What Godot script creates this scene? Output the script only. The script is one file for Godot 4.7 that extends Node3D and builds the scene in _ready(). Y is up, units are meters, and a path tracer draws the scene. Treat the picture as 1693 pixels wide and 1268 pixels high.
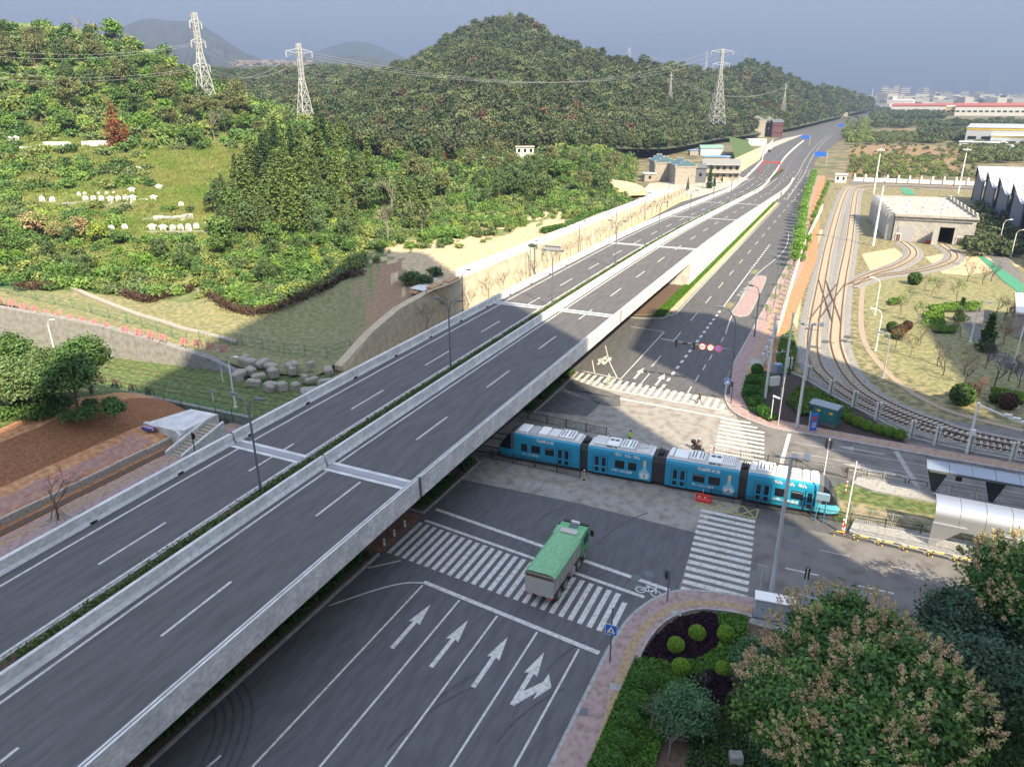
extends Node3D
# A viaduct over a tramway crossing,seen from the air. World: x across the main road (right is +),-z along it,metres.
const EYE := 37.0
var PITCH := atan(474.0/1205.0)
var YAW := deg_to_rad(25.5)
var ROLL := deg_to_rad(-0.4)
var M := {}
var NT := {}
var rng := RandomNumberGenerator.new()
var fn := FastNoiseLite.new()
var names := {}
# ---------------------------------------------------------------- geometry collector
class MB:
	var v := PackedVector3Array()
	var n := PackedVector3Array()
	var c := PackedColorArray()
	var col := Color.WHITE
	func tri(a: Vector3,b: Vector3,d: Vector3,out: Vector3) -> void:
		var k := (b - a).cross(d - a)
		if k.length_squared() < 1e-14:
			return
		k = k.normalized()
		if k.dot(out) > 0.0:
			v.append(a); v.append(d); v.append(b)
		else:
			v.append(a); v.append(b); v.append(d)
			k = -k
		n.append(k); n.append(k); n.append(k)
		c.append(col); c.append(col); c.append(col)
	func quad(a: Vector3,b: Vector3,d: Vector3,e: Vector3,out: Vector3) -> void:
		tri(a,b,d,out); tri(a,d,e,out)
	func strip(a: Vector3,b: Vector3,d: Vector3,e: Vector3,na: Vector3,nb: Vector3,nd: Vector3,ne: Vector3) -> void:
		# smooth quad; na.. are outward normals
		var k := (b - a).cross(d - a)
		var flip := k.dot(na + nb + nd + ne) > 0.0
		var P := [a,b,d,a,d,e]
		var N := [na,nb,nd,na,nd,ne]
		for t in 2:
			var o: Array = [0,2,1] if flip else [0,1,2]
			for i: int in o:
				v.append(P[t*3 + i]); n.append(N[t*3 + i]); c.append(col)
	func box(o: Vector3,s: Vector3,B := Basis()) -> void:
		var h := s*0.5
		for ax in 3:
			for sg in [-1.0,1.0]:
				var d := Vector3.ZERO; d[ax] = sg*h[ax]
				var p := Vector3.ZERO; p[(ax + 1) % 3] = h[(ax + 1) % 3]
				var q := Vector3.ZERO; q[(ax + 2) % 3] = h[(ax + 2) % 3]
				quad(o + B*(d + p + q),o + B*(d + p - q),o + B*(d - p - q),o + B*(d - p + q),B*d)
	func cbox(o: Vector3,s: Vector3,e: float,B := Basis()) -> void:
		# box with chamfered vertical and top edges
		var pts := PackedVector2Array()
		var hx := s.x*0.5; var hz := s.z*0.5
		for k in [[hx - e,-hz],[hx,-hz + e],[hx,hz - e],[hx - e,hz],[-hx + e,hz],[-hx,hz - e],[-hx,-hz + e],[-hx + e,-hz]]:
			pts.append(Vector2(k[0],k[1]))
		var y0 := -s.y*0.5; var y1 := s.y*0.5
		var lv := [[y0,1.0],[y1 - e,1.0],[y1,0.0]]
		for i in 8:
			var a := pts[i]; var b := pts[(i + 1) % 8]
			var sa := Vector2((hx - e)/hx,(hz - e)/hz)
			var out := B*Vector3(a.x + b.x,0,a.y + b.y)
			quad(o + B*Vector3(a.x,y0,a.y),o + B*Vector3(b.x,y0,b.y),o + B*Vector3(b.x,y1 - e,b.y),o + B*Vector3(a.x,y1 - e,a.y),out)
			quad(o + B*Vector3(a.x,y1 - e,a.y),o + B*Vector3(b.x,y1 - e,b.y),o + B*Vector3(b.x*sa.x,y1,b.y*sa.y),o + B*Vector3(a.x*sa.x,y1,a.y*sa.y),out + B*Vector3(0,out.length(),0))
			tri(o + B*Vector3(0,y1,0),o + B*Vector3(a.x*sa.x,y1,a.y*sa.y),o + B*Vector3(b.x*sa.x,y1,b.y*sa.y),B.y)
			tri(o + B*Vector3(0,y0,0),o + B*Vector3(a.x,y0,a.y),o + B*Vector3(b.x,y0,b.y),-B.y)
	func beam(a: Vector3,b: Vector3,w: float,h: float) -> void:
		var z := (b - a)
		var L := z.length()
		if L < 1e-5: return
		z /= L
		var x := (Vector3.UP if absf(z.y) < 0.99 else Vector3.RIGHT).cross(z).normalized()
		box((a + b)*0.5,Vector3(w,h,L),Basis(x,z.cross(x),z))
	func tube(path: Array,rad,sides := 8,caps := true) -> void:
		var rings := []
		var nrm := []
		var up := Vector3.ZERO
		for i in path.size():
			var d: Vector3 = (path[mini(i + 1,path.size() - 1)] - path[maxi(i - 1,0)]).normalized()
			if up == Vector3.ZERO:
				up = Vector3.RIGHT if absf(d.y) > 0.9 else Vector3.UP
			var x := up.cross(d).normalized()
			up = d.cross(x).normalized()
			var r: float = rad[i] if rad is Array else rad
			var ring := PackedVector3Array(); var nn := PackedVector3Array()
			for k in sides + 1:
				var a := TAU*k/sides
				var q := x*cos(a) + up*sin(a)
				nn.append(q); ring.append(path[i] + q*r)
			rings.append(ring); nrm.append(nn)
		for i in path.size() - 1:
			for k in sides:
				strip(rings[i][k],rings[i][k + 1],rings[i + 1][k + 1],rings[i + 1][k],nrm[i][k],nrm[i][k + 1],nrm[i + 1][k + 1],nrm[i + 1][k])
		if caps:
			for e in [0,path.size() - 1]:
				var out: Vector3 = path[0] - path[1] if e == 0 else path[-1] - path[-2]
				for k in sides:
					tri(path[e],rings[e][k],rings[e][k + 1],out)
	func cyl(a: Vector3,b: Vector3,r0: float,r1 := -1.0,sides := 10) -> void:
		tube([a,b],[r0,r0 if r1 < 0 else r1],sides)
	func ball(o: Vector3,r: Vector3,seg := 12,rings := 8,y0 := -1.0,nz: FastNoiseLite = null,amp := 0.0) -> void:
		var g := []
		for i in rings + 1:
			var t: float = lerpf(asin(y0),PI/2,float(i)/rings)
			var row := []
			for k in seg + 1:
				var a := TAU*(k % seg)/seg
				var d := Vector3(cos(a)*cos(t),sin(t),sin(a)*cos(t))
				var f := 1.0
				if nz: f += amp*nz.get_noise_3dv(o*3.0 + d*2.0)
				row.append([o + d*r*f,(d/r).normalized()])
			g.append(row)
		for i in rings:
			for k in seg:
				var A: Array = g[i][k]; var Bq: Array = g[i][k + 1]; var Cq: Array = g[i + 1][k + 1]; var D: Array = g[i + 1][k]
				strip(A[0],Bq[0],Cq[0],D[0],A[1],Bq[1],Cq[1],D[1])
	func poly(pts: PackedVector2Array,y: float) -> void:
		for t in _tris(pts):
			tri(Vector3(pts[t[0]].x,y,-pts[t[0]].y),Vector3(pts[t[1]].x,y,-pts[t[1]].y),Vector3(pts[t[2]].x,y,-pts[t[2]].y),Vector3.UP)
	func _tris(pts: PackedVector2Array) -> Array:
		var ix := Geometry2D.triangulate_polygon(pts)
		var out := []
		for i in range(0,ix.size(),3):
			out.append([ix[i],ix[i + 1],ix[i + 2]])
		return out
	func slab(pts: PackedVector2Array,y0: float,y1: float) -> void:
		poly(pts,y1)
		var cc := Geometry2D.is_polygon_clockwise(pts)
		for i in pts.size():
			var a := pts[i]; var b := pts[(i + 1) % pts.size()]
			var d := b - a
			var o := Vector2(-d.y,d.x) if cc else Vector2(d.y,-d.x)
			quad(Vector3(a.x,y0,-a.y),Vector3(b.x,y0,-b.y),Vector3(b.x,y1,-b.y),Vector3(a.x,y1,-a.y),Vector3(o.x,0,-o.y))
	func extrude(prof: PackedVector2Array,O: Vector3,X: Vector3,Y: Vector3,Z: Vector3) -> void:
		# profile in the X,Y plane from O,extruded along Z
		var cc := Geometry2D.is_polygon_clockwise(prof)
		for t in _tris(prof):
			var a := O + X*prof[t[0]].x + Y*prof[t[0]].y
			var b := O + X*prof[t[1]].x + Y*prof[t[1]].y
			var d := O + X*prof[t[2]].x + Y*prof[t[2]].y
			tri(a,b,d,-Z); tri(a + Z,b + Z,d + Z,Z)
		for i in prof.size():
			var p := prof[i]; var q := prof[(i + 1) % prof.size()]
			var e := q - p
			var o2 := Vector2(-e.y,e.x) if cc else Vector2(e.y,-e.x)
			var a := O + X*p.x + Y*p.y
			var b := O + X*q.x + Y*q.y
			quad(a,b,b + Z,a + Z,X*o2.x + Y*o2.y)
	func ribbon(path: Array,w: float,y: float) -> void:
		for i in path.size() - 1:
			var a: Vector2 = path[i]; var b: Vector2 = path[i + 1]
			var na := _side(path,i)*w*0.5; var nb := _side(path,i + 1)*w*0.5
			quad(Vector3(a.x + na.x,y,-a.y - na.y),Vector3(b.x + nb.x,y,-b.y - nb.y),Vector3(b.x - nb.x,y,-b.y + nb.y),Vector3(a.x - na.x,y,-a.y + na.y),Vector3.UP)
	func _side(path: Array,i: int) -> Vector2:
		var d: Vector2 = (path[mini(i + 1,path.size() - 1)] - path[maxi(i - 1,0)]).normalized()
		return Vector2(-d.y,d.x)
	func kerb(path: Array,w: float,y0: float,y1: float) -> void:
		for i in path.size() - 1:
			var a: Vector2 = path[i]; var b: Vector2 = path[i + 1]
			var na := _side(path,i)*w*0.5; var nb := _side(path,i + 1)*w*0.5
			var P := [a + na,b + nb,b - nb,a - na]
			var T := []; var L := []
			for p: Vector2 in P:
				T.append(Vector3(p.x,y1,-p.y)); L.append(Vector3(p.x,y0,-p.y))
			quad(T[0],T[1],T[2],T[3],Vector3.UP)
			quad(L[0],L[1],T[1],T[0],T[0] - T[3])
			quad(L[3],L[2],T[2],T[3],T[3] - T[0])
			if i == 0: quad(L[0],L[3],T[3],T[0],T[0] - T[1])
			if i == path.size() - 2: quad(L[1],L[2],T[2],T[1],T[1] - T[0])
	func leaf(o: Vector3,x: Vector3,y: Vector3) -> void:
		var k := x.cross(y)
		tri(o - x,o - y,o + x,k); tri(o - x,o + x,o + y,k)
	func add(b: MB,T: Transform3D) -> void:
		for i in b.v.size():
			v.append(T*b.v[i]); n.append((T.basis*b.n[i]).normalized()); c.append(b.c[i])
	func shift(d: Vector3) -> void:
		for i in v.size():
			v[i] += d
	func mesh(m: Material,colored := false) -> ArrayMesh:
		var a := []
		a.resize(Mesh.ARRAY_MAX)
		a[Mesh.ARRAY_VERTEX] = v; a[Mesh.ARRAY_NORMAL] = n
		if colored: a[Mesh.ARRAY_COLOR] = c
		var r := ArrayMesh.new()
		r.add_surface_from_arrays(Mesh.PRIMITIVE_TRIANGLES,a)
		r.surface_set_material(0,m)
		return r
# ---------------------------------------------------------------- placing
func ray(px: float,py: float) -> Vector3:
	var b := Basis(Vector3.UP,YAW)*Basis(Vector3.RIGHT,-PITCH)*Basis(Vector3.BACK,ROLL)
	return b*Vector3((px - 846.5)/1205.0,-(py - 634.0)/1205.0,-1.0)
func gp(px: float,py: float,h := 0.0) -> Vector3:
	var d := ray(px,py)
	return Vector3(0,EYE,0) + d*((h - EYE)/d.y)
func pr(px: float,py: float,r: float) -> Vector3:
	var d := ray(px,py)
	return Vector3(0,EYE,0) + d*(r/Vector2(d.x,d.z).length())
func W(x: float,u: float,h := 0.0) -> Vector3:
	return Vector3(x,h,-u)
func P2(a: Array) -> PackedVector2Array:
	var r := PackedVector2Array()
	for i in range(0,a.size(),2): r.append(Vector2(a[i],a[i + 1]))
	return r
func L2(a: Array) -> Array:
	var r := []
	for i in range(0,a.size(),2): r.append(Vector2(a[i],a[i + 1]))
	return r
func rect(x0: float,u0: float,x1: float,u1: float) -> PackedVector2Array:
	return P2([x0,u0,x1,u0,x1,u1,x0,u1])
func smooth(a: Array,k := 6) -> Array:
	var r := []
	for i in a.size() - 1:
		var p0 = a[maxi(i - 1,0)]; var p3 = a[mini(i + 2,a.size() - 1)]
		for j in k:
			r.append(a[i].cubic_interpolate(a[i + 1],p0,p3,float(j)/k))
	r.append(a[-1])
	return r
func lut(T: Array,x: float) -> float:
	if x <= T[0][0]: return T[0][1]
	for i in T.size() - 1:
		if x <= T[i + 1][0]:
			return lerpf(T[i][1],T[i + 1][1],(x - T[i][0])/(T[i + 1][0] - T[i][0]))
	return T[-1][1]
func slut(T: Array,x: float) -> float:
	if x <= T[0][0]: return T[0][1]
	for i in T.size() - 1:
		if x <= T[i + 1][0]:
			var a = T[maxi(i - 1,0)]; var b = T[i]; var c = T[i + 1]; var d = T[mini(i + 2,T.size() - 1)]
			var w: float = c[0] - b[0]
			var t: float = (x - b[0])/w
			var m0: float = (c[1] - a[1])/(c[0] - a[0])*w
			var m1: float = (d[1] - b[1])/(d[0] - b[0])*w
			return b[1]*(2*t*t*t - 3*t*t + 1) + m0*(t*t*t - 2*t*t + t) + c[1]*(3*t*t - 2*t*t*t) + m1*(t*t*t - t*t)
	return T[-1][1]
# ---------------------------------------------------------------- objects
func numbered(called: String) -> String:
	var k: int = names.get(called,0)
	names[called] = k + 1
	return called if k == 0 else "%s_%03d" % [called,k]
func tag(o: Node3D,label: String,category := "",group := "",kind := "") -> Node3D:
	o.set_meta("label",label)
	if category: o.set_meta("category",category)
	if group: o.set_meta("group",group)
	if kind: o.set_meta("kind",kind)
	return o
func thing(called: String,label: String,category: String,at := Vector3.ZERO,group := "",turn := 0.0) -> Node3D:
	var o := Node3D.new()
	o.name = numbered(called)
	add_child(o)
	o.position = at; o.rotation.y = turn
	return tag(o,label,category,group)
func part(parent: Node3D,called: String,b: MB,m: Material,label := "",colored := false) -> MeshInstance3D:
	var o := MeshInstance3D.new()
	o.name = called
	o.mesh = b.mesh(m,colored)
	parent.add_child(o,true)
	if label: o.set_meta("label",label)
	return o
func wpart(parent: Node3D,called: String,b: MB,m: Material,label := "",colored := false) -> MeshInstance3D:
	b.shift(-parent.position)
	return part(parent,called,b,m,label,colored)
func mpart(parent: Node3D,called: String,me: Mesh,at := Transform3D(),m: Material = null) -> MeshInstance3D:
	var o := MeshInstance3D.new()
	o.name = called
	o.mesh = me; o.transform = at
	if m: o.material_override = m
	parent.add_child(o,true)
	return o
func one(called: String,label: String,category: String,b: MB,m: Material,group := "",at := Vector3.ZERO,colored := false) -> MeshInstance3D:
	var o := MeshInstance3D.new()
	o.name = numbered(called)
	if at != Vector3.ZERO: b.shift(-at)
	o.mesh = b.mesh(m,colored)
	o.position = at
	add_child(o)
	tag(o,label,category,group)
	return o
func struct(called: String,b: MB,m: Material,colored := false) -> MeshInstance3D:
	var o := MeshInstance3D.new()
	o.name = numbered(called)
	o.mesh = b.mesh(m,colored)
	add_child(o)
	o.set_meta("kind","structure")
	return o
func copy(o: Node3D,at: Vector3,turn := 0.0,scl := 1.0,label := "",group := "") -> Node3D:
	var c: Node3D = o.duplicate()
	c.name = numbered(String(o.name).rstrip("0123456789").rstrip("_"))
	add_child(c)
	c.position = at; c.rotation = Vector3(0,turn,0); c.scale = Vector3.ONE*scl
	if label: c.set_meta("label",label)
	if group: c.set_meta("group",group)
	return c
func scatter(called: String,label: String,category: String,me: Mesh,T: Array,C: Array,kind := "stuff",parent: Node = null) -> MultiMeshInstance3D:
	var mm := MultiMesh.new()
	mm.transform_format = MultiMesh.TRANSFORM_3D
	mm.use_colors = C.size() > 0
	mm.mesh = me
	mm.instance_count = T.size()
	for i in T.size():
		mm.set_instance_transform(i,T[i])
		if C.size(): mm.set_instance_color(i,C[i])
	var o := MultiMeshInstance3D.new()
	o.name = numbered(called) if parent == null else called
	o.multimesh = mm
	(parent if parent else self).add_child(o,true)
	if parent == null: tag(o,label,category,"",kind)
	else: o.set_meta("kind",kind)
	return o
# ---------------------------------------------------------------- materials
func lin(r: float,g: float,b: float) -> Color:
	return Color(r,g,b).linear_to_srgb()
func noise_tex(key: String,seed_: int,freq: float,lo: Color,hi: Color,size := 512,octaves := 5,type := FastNoiseLite.TYPE_SIMPLEX_SMOOTH,mid = null,contrast := 0.25) -> NoiseTexture2D:
	if NT.has(key): return NT[key]
	var f := FastNoiseLite.new()
	f.seed = seed_; f.frequency = freq; f.noise_type = type
	f.fractal_type = FastNoiseLite.FRACTAL_FBM; f.fractal_octaves = octaves
	var t := NoiseTexture2D.new()
	t.width = size; t.height = size; t.seamless = true; t.normalize = true
	t.noise = f
	var g := Gradient.new()
	if mid != null:
		g.offsets = PackedFloat32Array([contrast,0.5,1.0 - contrast]); g.colors = PackedColorArray([lo,mid,hi])
	else:
		g.offsets = PackedFloat32Array([contrast,1.0 - contrast]); g.colors = PackedColorArray([lo,hi])
	t.color_ramp = g
	NT[key] = t
	return t
func flat(key: String,c: Color,rough := 0.8,metal := 0.0) -> StandardMaterial3D:
	if M.has(key): return M[key]
	var m := StandardMaterial3D.new()
	m.resource_name = key
	m.albedo_color = c; m.roughness = rough; m.metallic = metal
	M[key] = m
	return m
func grain(key: String,c: Color,t: Texture2D,metres: float,rough := 0.9,t2: Texture2D = null,metres2 := 1.0) -> StandardMaterial3D:
	# colour times a world-mapped noise,times a second noise at another scale
	var m := flat(key,c,rough)
	m.albedo_texture = t
	m.uv1_triplanar = true; m.uv1_world_triplanar = true
	m.uv1_scale = Vector3.ONE/metres
	if t2:
		m.detail_enabled = true
		m.detail_albedo = t2
		m.detail_blend_mode = BaseMaterial3D.BLEND_MODE_MUL
		m.detail_uv_layer = BaseMaterial3D.DETAIL_UV_2
		m.uv2_triplanar = true; m.uv2_world_triplanar = true
		m.uv2_scale = Vector3.ONE/metres2
	return m
func leafy(key: String,c: Color,back := 0.5,rough := 0.65) -> StandardMaterial3D:
	var m := flat(key,c,rough)
	m.vertex_color_use_as_albedo = true
	m.backlight_enabled = true
	m.backlight = Color(c.r*back,c.g*back,c.b*back*0.6)
	m.metallic_specular = 0.3
	return m
# ================================================================ scene
func _ready() -> void:
	rng.seed = 20240917
	fn.seed = 7; fn.frequency = 0.05; fn.fractal_octaves = 4
	# ---- camera
	var cam := Camera3D.new()
	add_child(cam)
	cam.position = Vector3(0,EYE,0)
	cam.basis = Basis(Vector3.UP,YAW)*Basis(Vector3.RIGHT,-PITCH)*Basis(Vector3.BACK,ROLL)
	cam.fov = rad_to_deg(2.0*atan(634.0/1205.0))
	cam.near = 0.5; cam.far = 20000.0
	cam.current = true
	# ---- sky,haze,exposure
	var env := Environment.new()
	env.background_mode = Environment.BG_SKY
	var sm := ProceduralSkyMaterial.new()
	sm.sky_top_color = lin(0.50,0.57,0.73)
	sm.sky_horizon_color = lin(0.14,0.158,0.20)
	sm.sky_curve = 0.6
	sm.ground_bottom_color = lin(0.08,0.085,0.08)
	sm.ground_horizon_color = lin(0.135,0.15,0.19)
	sm.sun_angle_max = 2.0
	sm.energy_multiplier = 1.0
	var sky := Sky.new()
	sky.sky_material = sm
	env.sky = sky
	env.tonemap_mode = Environment.TONE_MAPPER_LINEAR
	env.tonemap_exposure = 2.55
	env.sdfgi_enabled = true; env.ssao_enabled = true; env.ssil_enabled = true
	env.volumetric_fog_enabled = true
	env.volumetric_fog_density = 0.00027
	env.volumetric_fog_albedo = Color(0.74,0.82,0.93)
	env.volumetric_fog_anisotropy = 0.6
	var we := WorldEnvironment.new()
	we.environment = env
	add_child(we)
	# ---- sun: behind the camera on the right; shadows run away to the left
	var sun := DirectionalLight3D.new()
	sun.light_energy = 1.6
	sun.light_color = Color(1.0,0.93,0.80)
	sun.light_angular_distance = 0.5
	sun.shadow_enabled = true
	var az := deg_to_rad(-51.0)
	var el := deg_to_rad(43.0)
	add_child(sun)
	sun.look_at_from_position(Vector3.ZERO,Vector3(sin(az)*cos(el),-sin(el),-cos(az)*cos(el)))
	make_materials()
	tower_blocks(az,el)
	ground_sheets()
	main_road()
	viaduct()
	pavements()
	markings()
	tramway()
	tram()
	tram_stop()
	vehicles_people()
	street_things()
	north_corner()
	rail_yard()
	south_corner()
	left_bank()
	retaining_walls()
	hillside()
	hill_things()
	far_hills()
	roadside_left()
	plain_right()
	city()
	pylons()
func make_materials() -> void:
	var fine := noise_tex("fine",11,0.18,Color(0.80,0.80,0.80),Color(1,1,1),512,3)
	var cloud := noise_tex("cloud",12,0.012,Color(0.80,0.805,0.82),Color(1.0,0.99,0.98),512,6,FastNoiseLite.TYPE_SIMPLEX_SMOOTH,null,0.15)
	var soft := noise_tex("soft",13,0.008,Color(0.90,0.90,0.90),Color(1,1,1),512,5)
	var dirt := noise_tex("dirt",14,0.02,Color(0.80,0.78,0.75),Color(1,1,1),512,6,FastNoiseLite.TYPE_SIMPLEX_SMOOTH,Color(0.95,0.945,0.935),0.1)
	var streak := noise_tex("streak",15,0.03,Color(0.84,0.84,0.84),Color(1,1,1),512,5,FastNoiseLite.TYPE_SIMPLEX_SMOOTH,Color(0.93,0.93,0.93),0.1)
	grain("deck_asphalt",lin(0.135,0.131,0.136),fine,3.0,0.86,streak,34.0).uv2_scale = Vector3(0.085,0.1,0.012)
	grain("road_asphalt",lin(0.115,0.115,0.121),fine,3.0,0.88,streak,27.0).uv2_scale = Vector3(0.09,0.1,0.015)
	grain("new_asphalt",lin(0.125,0.128,0.138),fine,2.4,0.85,streak,19.0).uv2_scale = Vector3(0.10,0.1,0.02)
	grain("old_asphalt",lin(0.345,0.325,0.30),fine,2.7,0.92,dirt,16.0)
	grain("side_asphalt",lin(0.185,0.178,0.175),fine,2.8,0.9,dirt,24.0)
	grain("patch_asphalt",lin(0.15,0.15,0.155),fine,2.4,0.9,cloud,9.0)
	grain("paint",lin(0.68,0.68,0.66),fine,0.9,0.75,dirt,5.0)
	grain("worn_paint",lin(0.46,0.455,0.44),fine,0.6,0.8,cloud,2.3)
	grain("yellow_paint",lin(0.50,0.44,0.16),fine,0.7,0.8,dirt,3.0)
	grain("faint_yellow",lin(0.34,0.31,0.22),fine,0.7,0.85,cloud,2.0)
	var cw := grain("white_concrete",lin(0.74,0.74,0.725),soft,9.0,0.85,streak,6.0)
	cw.uv2_scale = Vector3(0.9,0.16,0.12)
	grain("kerb_stone",lin(0.42,0.42,0.41),fine,1.5,0.85,dirt,7.0)
	grain("grey_concrete",lin(0.36,0.36,0.345),soft,7.0,0.9,dirt,9.0)
	var ow := grain("old_wall",lin(0.30,0.298,0.29),dirt,11.0,0.92,streak,5.0)
	ow.uv2_scale = Vector3(0.5,0.05,0.5)
	var bw := grain("beige_wall",lin(0.62,0.56,0.44),soft,14.0,0.92,streak,6.0)
	bw.uv2_scale = Vector3(0.35,0.12,0.1)
	grain("stained_wall",lin(0.58,0.49,0.34),soft,8.0,0.92,streak,6.0)
	grain("pink_paver",lin(0.40,0.30,0.29),noise_tex("paver",16,0.14,Color(0.84,0.81,0.81),Color(1,1,1),512,3),4.0,0.9,dirt,8.0)
	grain("tan_paver",lin(0.42,0.32,0.19),NT["paver"],3.0,0.9,dirt,6.0)
	grain("brown_paver",lin(0.27,0.16,0.11),NT["paver"],3.0,0.9,dirt,6.0)
	var gr := noise_tex("grassmix",17,0.03,lin(0.045,0.085,0.022),lin(0.20,0.20,0.075),512,6,FastNoiseLite.TYPE_SIMPLEX_SMOOTH,lin(0.10,0.155,0.04),0.2)
	grain("grass",Color.WHITE,gr,14.0,0.95,fine,1.3)
	var dry := noise_tex("drygrass",18,0.03,lin(0.10,0.115,0.045),lin(0.35,0.28,0.16),512,6,FastNoiseLite.TYPE_SIMPLEX_SMOOTH,lin(0.235,0.205,0.105),0.2)
	grain("dry_grass",Color.WHITE,dry,22.0,0.95,fine,1.1)
	var lawn := noise_tex("lawn",19,0.03,lin(0.15,0.17,0.065),lin(0.33,0.28,0.15),512,6)
	grain("lawn",Color.WHITE,lawn,18.0,0.95,fine,0.8)
	var soil := noise_tex("soil",20,0.025,lin(0.43,0.185,0.08),lin(0.64,0.37,0.19),512,6)
	grain("orange_soil",Color.WHITE,soil,12.0,0.97,fine,1.0)
	grain("dark_soil",lin(0.52,0.46,0.43),soil,6.0,0.97,fine,0.5)
	var sand := noise_tex("sand",21,0.025,lin(0.44,0.33,0.19),lin(0.66,0.53,0.34),512,6)
	grain("tan_soil",Color.WHITE,sand,16.0,0.97,fine,1.2)
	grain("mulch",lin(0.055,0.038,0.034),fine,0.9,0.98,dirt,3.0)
	grain("brown_earth",lin(0.15,0.10,0.075),fine,1.0,0.98,dirt,4.0)
	var mix := noise_tex("plain",22,0.02,lin(0.08,0.10,0.045),lin(0.32,0.22,0.13),512,6,FastNoiseLite.TYPE_SIMPLEX_SMOOTH,lin(0.17,0.155,0.08),0.18)
	grain("plain",Color.WHITE,mix,160.0,0.97,cloud,31.0)
	var hm := noise_tex("hillmix",23,0.02,lin(0.085,0.135,0.04),lin(0.30,0.26,0.13),512,6,FastNoiseLite.TYPE_SIMPLEX_SMOOTH,lin(0.14,0.19,0.06),0.2)
	noise_tex("stones",24,0.3,Color(0.62,0.62,0.63),Color(1,1,1),512,2)
	grain("hill_soil",Color.WHITE,hm,40.0,0.97,fine,3.0)
	grain("rubble",lin(0.47,0.31,0.19),NT["stones"],4.0,0.97,dirt,9.0)
	grain("forest_floor",lin(0.075,0.092,0.045),cloud,30.0,0.97)
	grain("far_slope",lin(0.058,0.07,0.058),cloud,420.0,0.97,soft,90.0)
	grain("quarry",lin(0.30,0.24,0.19),cloud,160.0,0.97)
	grain("ballast",lin(0.38,0.375,0.37),noise_tex("stones",24,0.3,Color(0.62,0.62,0.63),Color(1,1,1),512,2),3.0,0.95,dirt,9.0)
	grain("sleeper",lin(0.56,0.49,0.39),fine,1.0,0.9,dirt,5.0)
	grain("rust",lin(0.115,0.062,0.04),fine,1.0,0.75)
	flat("steel",lin(0.30,0.31,0.33),0.45,0.6)
	flat("pole_grey",lin(0.15,0.17,0.20),0.5,0.3)
	flat("pylon_grey",lin(0.42,0.43,0.44),0.6,0.2)
	flat("pole_light",lin(0.52,0.54,0.57),0.5,0.2)
	flat("pole_white",lin(0.72,0.72,0.70),0.55)
	flat("galvanised",lin(0.44,0.45,0.46),0.5,0.4)
	flat("black",lin(0.018,0.018,0.02),0.55)
	flat("rubber",lin(0.03,0.03,0.031),0.9)
	flat("dark_fence",lin(0.028,0.028,0.03),0.6)
	flat("green_fence",lin(0.02,0.16,0.085),0.6)
	flat("white",lin(0.74,0.74,0.72),0.6)
	flat("off_white",lin(0.60,0.60,0.58),0.7)
	flat("red",lin(0.52,0.035,0.025),0.55)
	flat("orange_red",lin(0.60,0.085,0.03),0.6)
	flat("sign_blue",lin(0.02,0.13,0.55),0.5)
	flat("pale_blue",lin(0.16,0.32,0.62),0.7)
	flat("teal_box",lin(0.012,0.13,0.135),0.5)
	flat("pink_paint",lin(0.55,0.21,0.24),0.7)
	flat("glass_dark",lin(0.012,0.016,0.022),0.08)
	flat("glass_shed",lin(0.035,0.045,0.055),0.1,0.2)
	flat("slate",lin(0.10,0.11,0.125),0.7)
	grain("house_wall",lin(0.40,0.37,0.33),soft,9.0,0.9,dirt,5.0)
	grain("metal_roof",lin(0.44,0.455,0.48),soft,20.0,0.5)
	flat("shed_blue",lin(0.115,0.15,0.23),0.55,0.1)
	flat("factory_white",lin(0.62,0.61,0.58),0.8)
	flat("factory_red",lin(0.34,0.085,0.06),0.8)
	flat("yellow",lin(0.62,0.43,0.04),0.6)
	flat("bark",lin(0.115,0.085,0.06),0.95)
	flat("twig",lin(0.17,0.135,0.105),0.95)
	flat("tomb_white",lin(0.66,0.66,0.64),0.8)
	grain("rock",lin(0.44,0.41,0.36),cloud,2.5,0.95,dirt,1.1)
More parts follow.
